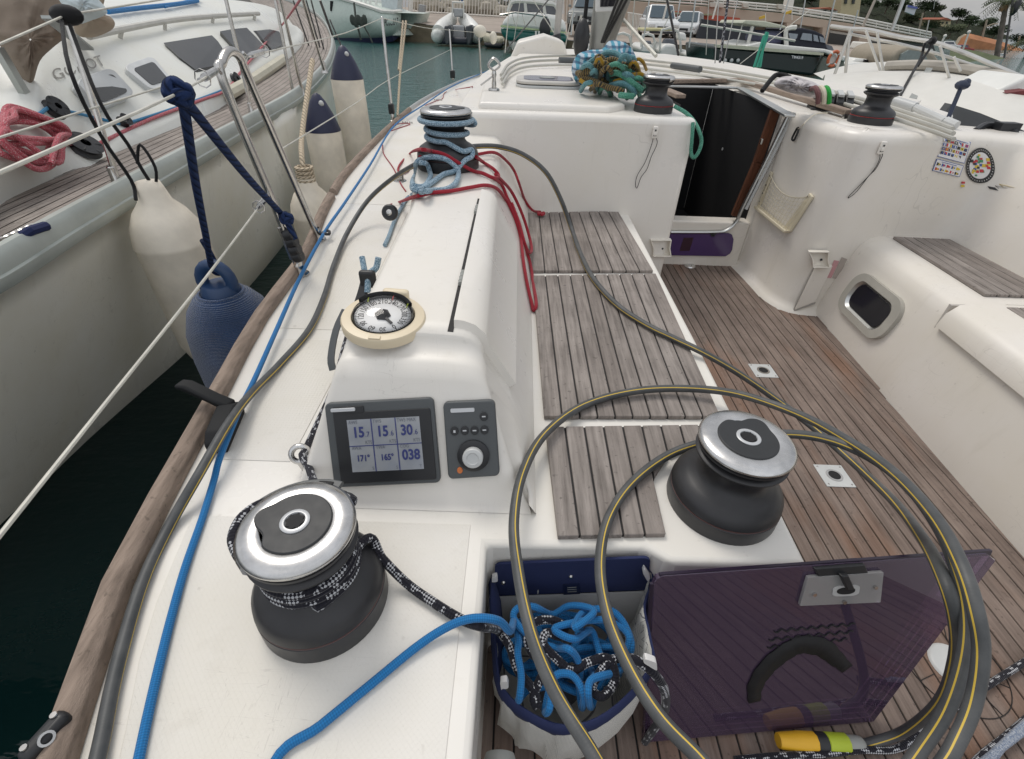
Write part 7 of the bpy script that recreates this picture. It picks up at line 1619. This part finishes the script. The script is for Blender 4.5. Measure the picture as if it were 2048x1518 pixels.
for (x, y_, lab) in ((1527, 36, 'small yellow flag flying from a pole behind the dark green yacht'), (1580, 26, 'small yellow flag on the terrace railing')):
    r0 = thing('flag', Yp(x, y_, 40), lab, 'flag', 'yellow flags'); b = B(); slab(b, [(x-8, y_+3), (x+3, y_), (x+4, y_-6), (x-8, y_-2)], 40, .1); sub(r0, b, 'flag_cloth', mat('flag_yellow', (.55, .36, .05), .8)); b = B(); bar(b, (x+4, y_+14), (x+4, y_-9), 40, 1.5); sub(r0, b, 'flag_pole', PALEW)
# ---- hills, trees, houses
rid = [(1250, -60), (1400, -48), (1560, -34), (1700, -6), (1750, 2), (1800, 11), (1850, 17), (1890, 29), (1930, 41), (1960, 54), (2000, 66), (2048, 86), (2120, 118), (2300, 190)]
HILL = NT('hill_scrub'); o_ = HILL.obj((.05, .05, .09)); n1_ = HILL.ramp(HILL.noise(o_, 1.2, 6, .7), .35, .68); n2_ = HILL.ramp(HILL.noise(o_, 6., 5, .75), .38, .62)
HILL.col(HILL.mix(n1_, HILL.mix(n2_, (.018, .028, .016), (.045, .058, .032)), HILL.mix(n2_, (.060, .052, .034), (.038, .050, .026)))); HILL.set(Roughness=.95, Specular_IOR_Level=.1); HILL.bump(n2_, .8, 2.)
rows = []
rp_ = crom([V((x, y_, 0)) for x, y_ in rid], 10)
for k_, (f, y0) in enumerate(((1., 120), (.78, 150), (.55, 185), (.3, 225), (.1, 255), (0, 270))):
    rows.append([Yp(q.x, q.y+f*70, y0)+V((0, 0, 1.6*mnoise.noise(V((q.x*.06, k_*1.3, 3.))))) for q in rp_])
rows.append([p_+V((0, 80, -10)) for p_ in rows[-1]])
struct(B().grid(rows), 'hills', HILL.m, smooth=180)
ti = 0
KN = ('dark pine with a broad crown', 'dark bushy evergreen', 'olive green tree')
spots = [(1702, 26, 30, 0, 'between the two cream buildings'), (1740, 24, 28, 1, 'right of the tall cream building'), (1770, 26, 26, 0, 'left of the billboard'), (1800, 30, 26, 1, 'just left of the billboard post'), (1845, 34, 26, 0, 'right of the billboard'), (1868, 36, 22, 2, 'left of the small cream house'), (1912, 48, 24, 0, 'right of the small cream house'), (1935, 56, 22, 1, 'on the slope before the telephone pole'), (1962, 66, 24, 0, 'left of the palm on the ridge'), (1985, 78, 24, 1, 'behind the palm trunk'), (2030, 96, 22, 0, 'at the right edge below the ridge'), (1560, 16, 34, 1, 'behind the terrace railing, left'), (1530, 12, 30, 0, 'behind the rooftop units'), (1620, 18, 26, 2, 'left of the red roof'), (1480, 6, 24, 1, 'above the red awning'), (1860, 70, 24, 2, 'beyond the end of the terrace railing'), (1895, 78, 26, 2, 'below the small cream house'), (1820, 58, 26, 2, 'under the billboard'), (1930, 94, 18, 1, 'beside the orange barrier, left'), (1968, 106, 20, 1, 'beside the orange barrier, right'), (2012, 118, 22, 0, 'behind the bow rail at the right edge')]
for x, y_, h_, k_, w_ in spots: tree(x, y_, 200 if y_ < 60 else 95, h_, k_, KN[k_]+' '+w_, 1.5)
b = B()
def house(px, py, y, w_, h_, m_, lab, roof=None, tilt=0):
    r0 = thing('house', Yp(px, py, y), lab, 'house'); b = B(); slab(b, [(px, py), (px+w_, py+w_*.12), (px+w_+h_*.12, py+w_*.12-h_), (px+h_*.12, py-h_)], y, 8); sub(r0, b, 'wall', m_)
    if roof: b = B(); slab(b, [(px+h_*.12-2, py-h_), (px+w_+h_*.12+2, py+w_*.12-h_), (px+w_*.55+h_*.15, py-h_-h_*.3)], y-.5, 9); sub(r0, b, 'roof', roof)
    for i in range(2): b = B(); x = px+w_*(.25+.4*i); slab(b, [(x, py-h_*.35), (x+w_*.12, py-h_*.34), (x+w_*.12+h_*.04, py-h_*.65), (x+h_*.04, py-h_*.66)], y-.3, .3); sub(r0, b, 'window', DKV)
    return r0
HCR = mat('house_cream', (.50, .42, .26), .9); HRD = mat('roof_red', (.28, .09, .05), .9)
house(1680, 28, 110, 38, 60, HCR, 'tall cream apartment block behind the terrace')
house(1640, 26, 105, 34, 9, mat('house_white', (.55, .53, .48), .9), 'low white house with a red roof left of the cream block', HRD)
house(1880, 52, 170, 20, 13, HCR, 'small cream house on the hillside', HRD)
r0 = thing('billboard', Yp(1830, 55, 100), 'white billboard with a blue band on a post before the hill', 'billboard'); b = B(); slab(b, [(1812, 24), (1828, 30), (1834, 14), (1816, 10)], 100, .4); sub(r0, b, 'board', mat('board_white', (.55, .56, .60), .5)); b = B(); slab(b, [(1815, 14), (1834, 18), (1836, 14), (1817, 10)], 99.8, .1); sub(r0, b, 'board_band', mat('board_blue', (.10, .12, .35), .5))
b = B(); bar(b, (1838, 58), (1846, 26), 100.5, 3); sub(r0, b, 'sign_post', mat('wood_pole', (.30, .25, .19), .9))
for (x0, y0_, x1, y1_, y_, w_, nm, m_, lab) in ((1923, 108, 1938, 64, 60, 3, 'lamp_post', PALEW, 'white lamp post with a round head above the parked cars'), (1883, 86, 1890, 72, 60, 3.5, 'lamp_post', PALEW, 'short white post beyond the bow rail'), (1960, 92, 1974, 40, 80, 3.5, 'utility_pole', MATS['wood_pole'], 'wooden utility pole with a bracket on the hillside'), (2030, 110, 2040, 72, 80, 3, 'utility_pole', MATS['wood_pole'], 'wooden utility pole at the right edge'), (1726, 52, 1752, -4, 45, 5, 'yacht_mast', mat('mast_buff', (.38, .34, .29), .5), 'buff mast leaning in front of the cream block'), (1783, 62, 1808, -4, 40, 7, 'yacht_mast', ALU, 'aluminium mast in front of the billboard'), (1425, 38, 1436, 0, 42, 3.5, 'flag_pole', PALEW, 'white pole standing before the red awning'), (1326, 40, 1338, -6, 38, 4, 'flag_pole', PALEW, 'white pole left of the red awning'), (1868, 92, 1866, 4, 90, 1.2, 'aerial', GREY, 'thin aerial on the ridge')):
    if nm == 'aerial': x0, y0_, x1, y1_ = 1867, 18, 1870, 0
    b = B(); bar(b, (x0, y0_), (x1, y1_), y_, w_, n=8)
    if nm == 'lamp_post': b.sphere(Yp(x1, y1_, y_), 3.2*sc_at(x1, y1_, y_), 8, 6)
    if 'bracket' in lab: b.tube([Yp(x1-4, y1_+14, y_), Yp(x1+12, y1_+8, y_), Yp(x1+22, y1_+8, y_)], .08, 5)
    tag(b.build(nm, m_), lab, nm.replace('_', ' '))
# more thin masts and wires crossing the quay
for i, (a, c, y_, w_, m_, lab) in enumerate((((1142, 70), (1150, -10), 20, 3, ALU, 'thin mast just left of the dark halyard block'), ((1262, 90), (1270, -10), 14, 2, WIRE, 'thin pale wire right of the boom vang'), ((1284, 100), (1300, -10), 18, 2.5, ALU, 'thin mast left of the cream awning'), ((1378, 95), (1392, -10), 22, 3, ALU, 'thin mast in front of the white board fence'), ((1412, 110), (1418, -10), 12, 1.5, WIRE, 'thin wire in front of the dark hoarding'), ((1560, 60), (1580, -10), 22, 2.5, ALU, 'thin mast rising behind the hardtop'), ((1025, 100), (1042, -10), 12, 1.5, WIRE, 'thin wire over the green hull'), ((1648, 90), (1672, -10), 26, 3, ALU, 'thin mast right of the navy hood'), ((1846, 96), (1858, 40), 30, 2, ALU, 'short thin mast below the billboard'), ((1208, 70), (1203, -10), 30, 3, ALU, 'thin mast behind the mast display'), ((1300, 108), (1345, 20), 12, 1.6, WIRE, 'thin wire slanting right in front of the white cars'), ((1480, 128), (1620, 20), 9, 1.3, WIRE, 'thin wire slanting across the dark green yacht'), ((1130, 100), (1060, -10), 10, 1.6, WIRE, 'thin wire slanting left over the green motorboat'), ((1600, 60), (1612, -10), 30, 2.5, ALU, 'thin mast behind the navy hood'), ((1690, 120), (1716, 20), 24, 2.5, ALU, 'thin mast by the lifebuoy'), ((1350, 60), (1362, -10), 45, 2.5, ALU, 'thin mast between the two white cars'))):
    b = B(); bar(b, a, c, y_, w_); tag(b.build('distant_mast' if m_ is ALU else 'rigging_wire', m_), lab, 'mast' if m_ is ALU else 'wire')
# palms
for (x0, y0_, x1, y1_, w_, lab, y_) in ((1990, 132, 2012, 8, 9, 'tall palm with a shaggy tan skirt at the right edge', 55), (2044, 140, 2060, 90, 8, 'second palm trunk at the right edge', 55)):
    r0 = thing('palm_tree', Yp(x0, y0_, y_), lab, 'palm tree'); b = B(); pts = [Yp(lerp(x0, x1, t_), lerp(y0_, y1_, t_), y_) for t_ in (0, .25, .5, .75, 1)]; b.tube(pts, w_*.5*sc_at(x0, y0_, y_), 10, k=6, rfun=lambda t_: 1.1-.2*t_+.08*math.sin(t_*90)); sub(r0, b, 'trunk', mat('palm_bark', (.17, .14, .12), .95, var=.3, sc=2))
    top = pts[-1]; b = B(); rnd = random.Random(int(x0)); s_ = sc_at(x1, y1_, y_)
    for i in range(26): a = rnd.random()*6.28; l = rnd.uniform(6, 13)*s_; b.tube([top+V((math.cos(a)*2*s_, math.sin(a)*2*s_, rnd.uniform(-2, 4)*s_)), top+V((math.cos(a)*6*s_, math.sin(a)*6*s_, -l*.3)), top+V((math.cos(a)*6.5*s_, math.sin(a)*6.5*s_, -l))], .8*s_, 4)
    sub(r0, b, 'dead_fronds', mat('dry_frond', (.34, .22, .12), .95))
    b = B()
    for i in range(18):
        a = i*.35; L_ = rnd.uniform(28, 40)*s_; up_ = rnd.uniform(.2, .9); sp = [top+V((math.cos(a)*L_*t_, math.sin(a)*L_*t_, L_*(up_*t_-.9*t_*t_)+3*s_)) for t_ in (0, .2, .4, .6, .8, 1)]
        b.tube(sp, .35*s_, 4)
        for j in range(1, 6):
            for k_ in range(3):
                q = sp[j].lerp(sp[j-1], k_/3); sd_ = V((-math.sin(a), math.cos(a), 0))
                for sg in (-1, 1): b.add([q, q+sd_*sg*6*s_+V((0, 0, -4*s_)), q+sd_*sg*6*s_+V((math.cos(a)*2*s_, math.sin(a)*2*s_, -4.5*s_))], [(0, 1, 2)])
    sub(r0, b, 'fronds', LEAF[1], smooth=0)
b = B(); bar(b, (2006, 132), (2027, -10), 54, 3.5, n=8); LPp = b.build('lamp_column', mat('column_dark', (.10, .09, .09), .6)); tag(LPp, 'slim dark column beside the palm', 'column'); b = B(); b.sphere(Yp(2032, 14, 53.8), .35, 8, 6, (.8, .8, 1.8)); b.build('hanging_sack', BLACK, LPp)
# road furniture at the right
b = B(); b.tube([Yp(1925, 86, 80), Yp(1985, 100, 80), Yp(2060, 128, 80)], .9, 6, flat=1.2); tag(b.build('road_barrier', mat('orange_barrier', (.42, .18, .08), .7, var=.3, sc=.6)), 'orange road barrier running along the far road', 'barrier')
b = B(); b.tube([Yp(1920, 82, 90), Yp(1990, 98, 90), Yp(2060, 122, 90)], .9, 6); tag(b.build('roadside_wall', mat('wall_sand', (.46, .38, .28), .9)), 'sand coloured low wall behind the orange barrier', 'wall')
rows = [[Yp(x, y_, 40)+V((0, 0, .3*mnoise.noise(V((x*.1, 0, 0))))) for x, y_ in ((1895, 128), (1950, 140), (2010, 158), (2080, 180))], [Yp(x, y_, 52)+V((0, 0, .5)) for x, y_ in ((1895, 108), (1950, 116), (2010, 132), (2080, 155))]]
struct(B().grid(rows), 'grass_verge', mat('verge_green', (.08, .10, .04), .95, var=.4, sc=1.2), smooth=0)
for i, (x, y_) in enumerate(((1918, 100), (1945, 106), (2018, 124), (2040, 130))):
    rc2 = car(x, y_, 62, 15, CARW if i % 2 == 0 else mat('car_red%d' % i, (.3, .05, .05), .3), ('white car parked farthest left on the far road', 'dark red car between two white ones on the far road', 'white car parked right of the palm', 'dark red car at the right edge')[i], rad(60))
far_off(1.95)
# ---- white boats to the right of the lifebuoy
p = Yb(1735, 138, 13); WBt = thing('moored_boat', p, 'white boat with dark cabin windows moored right of the lifebuoy', 'boat')
b = B(); slab(b, [(1690, 130), (1712, 124), (1790, 132), (1800, 140), (1785, 152), (1690, 150)], 13, 2.4); sub(WBt, b, 'hull', BOATW, bevel=.2)
b = B(); slab(b, [(1702, 126), (1712, 116), (1775, 122), (1785, 132)], 13.3, 1.8); CBn = sub(WBt, b, 'cabin', BOATW, bevel=.1); b = B(); slab(b, [(1728, 124), (1730, 119), (1768, 124), (1770, 129)], 13.25, .06); sub(WBt, b, 'cabin_window', GLASSD)
b = B(); slab(b, [(1708, 136), (1716, 137), (1716, 131), (1708, 130)], 12.95, .06); sub(WBt, b, 'hull_port', GLASSD)
b = B(); slab(b, [(1728, 100), (1762, 106), (1766, 92), (1736, 84)], 20, 1.); tag(b.build('white_case', PALEW, bevel=.1), 'white box shaped wheelhouse behind the moored boat', 'wheelhouse')
far_off(2.2)
p = Yb(1840, 135, 11); SPh = thing('cruiser', p, 'motor cruiser with an arched windscreen behind the bow rail', 'motor cruiser')
b = B(); slab(b, [(1780, 132), (1785, 112), (1800, 98), (1822, 92), (1850, 94), (1870, 108), (1888, 132)], 11, 1.5); sub(SPh, b, 'canopy', mat('canopy_beige', (.30, .26, .20), .8), bevel=.12)
b = B(); slab(b, [(1797, 126), (1804, 108), (1818, 100), (1838, 102), (1852, 112), (1860, 128)], 10.95, .06); sub(SPh, b, 'windscreen', mat('screen_haze', (.22, .25, .24), .15), smooth=0)
b = B(); slab(b, [(1768, 130), (1900, 142), (1905, 160), (1768, 150)], 10.9, 2.); sub(SPh, b, 'hull', mat('cruiser_grey', (.36, .34, .31), .5), bevel=.2)
far_off(1.)
# ---- big white yacht alongside on the right, with its bow rail
p = Zp(1900, 240, -.3); RY = thing('white_yacht', p, 'large white yacht with a stainless bow rail moored alongside on the right', 'yacht')
tp_ = [(1640, 168, 6.4), (1690, 156, 6.2), (1740, 147, 6.0), (1800, 143, 5.8), (1860, 144, 5.5), (1930, 152, 5.2), (2000, 168, 4.9), (2110, 200, 4.6)]
bt_ = [(1640, 190, 4.8), (1690, 205, 4.5), (1740, 222, 4.3), (1800, 245, 4.1), (1860, 262, 3.9), (1930, 280, 3.7), (2000, 296, 3.5), (2110, 330, 3.3)]
T_ = crom([Yp(*q) for q in tp_], 4); U_ = crom([Yp(*q) for q in bt_], 4); rows = [[q+V((.5, 1.2, .02)) for q in T_], [q+V((.15, .25, .03)) for q in T_], T_]
for t_ in (.12, .3, .5, .75, 1.): rows.append([a.lerp(c, t_)+V((0, 0, .12*math.sin(math.pi*t_))) for a, c in zip(T_, U_)])
rows.append([q+V((.0, .1, -1.4)) for q in U_]); sub(RY, B().grid(rows), 'hull', mat('ry_white', (.70, .68, .62), .3, var=.03), smooth=180)
b = B(); b.tube([q+V((.02, .05, .05)) for q in T_[10:]], .055, 8, flat=.8); sub(RY, b, 'toe_strip', mat('strip_beige', (.42, .39, .34), .6))
b = B(); 
top_ = [(1662, 52, 6.4), (1698, 57, 6.2), (1740, 60, 6.0), (1800, 74, 5.8), (1865, 84, 5.5), (1930, 106, 5.2), (2000, 136, 5.0), (2110, 182, 4.7)]
mid_ = [(1700, 68, 6.2), (1760, 80, 6.0), (1800, 88, 5.8), (1870, 106, 5.5), (1950, 132, 5.2), (2035, 166, 4.9), (2110, 196, 4.7)]
b.tube([Yp(*q) for q in top_], .017, 8, k=5); b.tube([Yp(*q) for q in mid_], .012, 8, k=4)
for a, c, y_ in (((1702, 58), (1668, 152), 6.1), ((1700, 58), (1690, 154), 6.1), ((1732, 62), (1770, 168), 5.6), ((1754, 64), (1768, 150), 5.7), ((1880, 92), (1918, 222), 4.8), ((1908, 114), (1921, 142), 5.1), ((2016, 140), (2008, 165), 5.)): bar(b, a, c, y_, 5 if a[0] > 1720 else 6, n=8)
sub(RY, b, 'bow_rail', mat('rail_pale', (.58, .57, .54), .3, .7))
b = B(); b.tube([Yp(1866, 80, 5.4), Yp(1850, 88, 5.35), Yp(1842, 115, 5.3), Yp(1820, 155, 4.9), Yp(1800, 192, 4.5)], .011, 6, k=3); b.tube([Yp(1866, 80, 5.4), Yp(1858, 100, 5.35), Yp(1836, 132, 5.2)], .011, 6); b.sphere(Yp(1865, 82, 5.4), .035, 8, 6); sub(RY, b, 'black_line', BLKR)
b = B(); b.beam(Yp(1858, 138, 5.3), Yp(1824, 200, 4.4), .05, .02); sub(RY, b, 'bow_strut', GREY)
b = B(); slab(b, [(1995, 182), (2060, 150), (2090, 156), (2090, 195), (2010, 186)], 4.3, .5); sub(RY, b, 'deckhouse', BOATW, bevel=.06)
b = B(); slab(b, [(2012, 186), (2060, 180), (2060, 200), (2030, 200)], 4.2, .3); sub(RY, b, 'red_cover', mat('maroon', (.15, .03, .03), .7))
b = B(); slab(b, [(1888, 226), (1902, 208), (1960, 226), (2060, 266), (2060, 345), (2020, 325), (1960, 292), (1905, 264)], 3.15, .05); tag(b.build('side_cloth', mat('cloth_dark_grey', (.09, .095, .10), .85)), 'dark grey cloth screen stretched behind the far coaming', 'screen')
import re
def sub(f, pairs):
    s=open(f).read()
    for a,b in pairs:
        if a not in s: print('MISSING',f,a[:70]); continue
        s=s.replace(a,b)
    open(f,'w').write(s)
# ================================================================ world, light, camera
W_ = bpy.data.worlds.new('World'); S.world = W_; W_.use_nodes = True
t = W_.node_tree; N = t.nodes; bg = N['Background']; bg.inputs[1].default_value = .11
SUN_EL, SUN_AZ = rad(58), rad(-35)      # azimuth measured from +Y (bow), towards +X
sky = N.new('ShaderNodeTexSky'); sky.sky_type = 'NISHITA'; sky.sun_disc = False; sky.sun_elevation = SUN_EL; sky.sun_rotation = SUN_AZ
sky.air_density = 1.; sky.dust_density = 3.; sky.ozone_density = 1.
tcw = N.new('ShaderNodeTexCoord'); mp = N.new('ShaderNodeMapping'); mp.inputs['Scale'].default_value = (1., 1., 3.2)
t.links.new(tcw.outputs['Generated'], mp.inputs[0])
nz = N.new('ShaderNodeTexNoise'); nz.inputs['Scale'].default_value = 3.4; nz.inputs['Detail'].default_value = 6; nz.inputs['Roughness'].default_value = .6
t.links.new(mp.outputs[0], nz.inputs['Vector'])
mr = N.new('ShaderNodeMapRange'); mr.inputs[1].default_value = .3; mr.inputs[2].default_value = .7; t.links.new(nz.outputs[0], mr.inputs[0])
cl = N.new('ShaderNodeMix'); cl.data_type = 'RGBA'; cl.inputs[6].default_value = (4.0, 4.25, 4.7, 1); cl.inputs[7].default_value = (7.2, 7.1, 7.0, 1); t.links.new(mr.outputs[0], cl.inputs[0])
mx = N.new('ShaderNodeMix'); mx.data_type = 'RGBA'; mx.inputs[0].default_value = .86; t.links.new(sky.outputs[0], mx.inputs[6]); t.links.new(cl.outputs[2], mx.inputs[7])
sz = N.new('ShaderNodeSeparateXYZ'); t.links.new(tcw.outputs['Generated'], sz.inputs[0])
gr = N.new('ShaderNodeMapRange'); gr.inputs[1].default_value = -.75; gr.inputs[2].default_value = 1.; gr.inputs[3].default_value = .50; gr.inputs[4].default_value = 1.42
dt = N.new('ShaderNodeVectorMath'); dt.operation = 'DOT_PRODUCT'; dt.inputs[1].default_value = (0., -.64, .77); t.links.new(tcw.outputs['Generated'], dt.inputs[0]); t.links.new(dt.outputs['Value'], gr.inputs[0])
mu = N.new('ShaderNodeVectorMath'); mu.operation = 'SCALE'; t.links.new(mx.outputs[2], mu.inputs[0]); t.links.new(gr.outputs[0], mu.inputs['Scale'])
t.links.new(mu.outputs[0], bg.inputs[0])
sl_ = bpy.data.lights.new('sun', 'SUN'); sl_.energy = 1.2; sl_.angle = rad(24); sl_.color = (1, .95, .88)
so = bpy.data.objects.new('sun', sl_); COL.objects.link(so)
sd = V((math.sin(SUN_AZ)*math.cos(SUN_EL), math.cos(SUN_AZ)*math.cos(SUN_EL), math.sin(SUN_EL)))
so.rotation_euler = sd.to_track_quat('Z', 'Y').to_euler(); so.location = (0, 0, 30)
cam = bpy.data.cameras.new('camera'); co = bpy.data.objects.new('camera', cam); COL.objects.link(co); S.camera = co
cam.sensor_fit = 'HORIZONTAL'; cam.sensor_width = 36.; cam.lens = 36*F/2048; cam.clip_start = .02; cam.clip_end = 6000
# axes: right = rolled, forward pitched down
fw = V((0, math.cos(P), -math.sin(P))); up = V((0, math.sin(P), math.cos(P))); rt = V((1, 0, 0))
c_, s_ = math.cos(R), math.sin(R)
r2 = rt*c_+up*s_; u2 = up*c_-rt*s_
M_ = Matrix((r2, u2, -fw)).transposed().to_4x4(); M_.translation = O; co.matrix_world = M_
S.render.resolution_x, S.render.resolution_y = 1024, 759
S.view_settings.view_transform = 'Standard'; S.view_settings.look = 'None'; S.view_settings.exposure = EXPO; S.view_settings.gamma = 1.
S.cycles.max_bounces = 8; S.cycles.transparent_max_bounces = 12
try: S.cycles.use_denoising = True
except Exception: pass
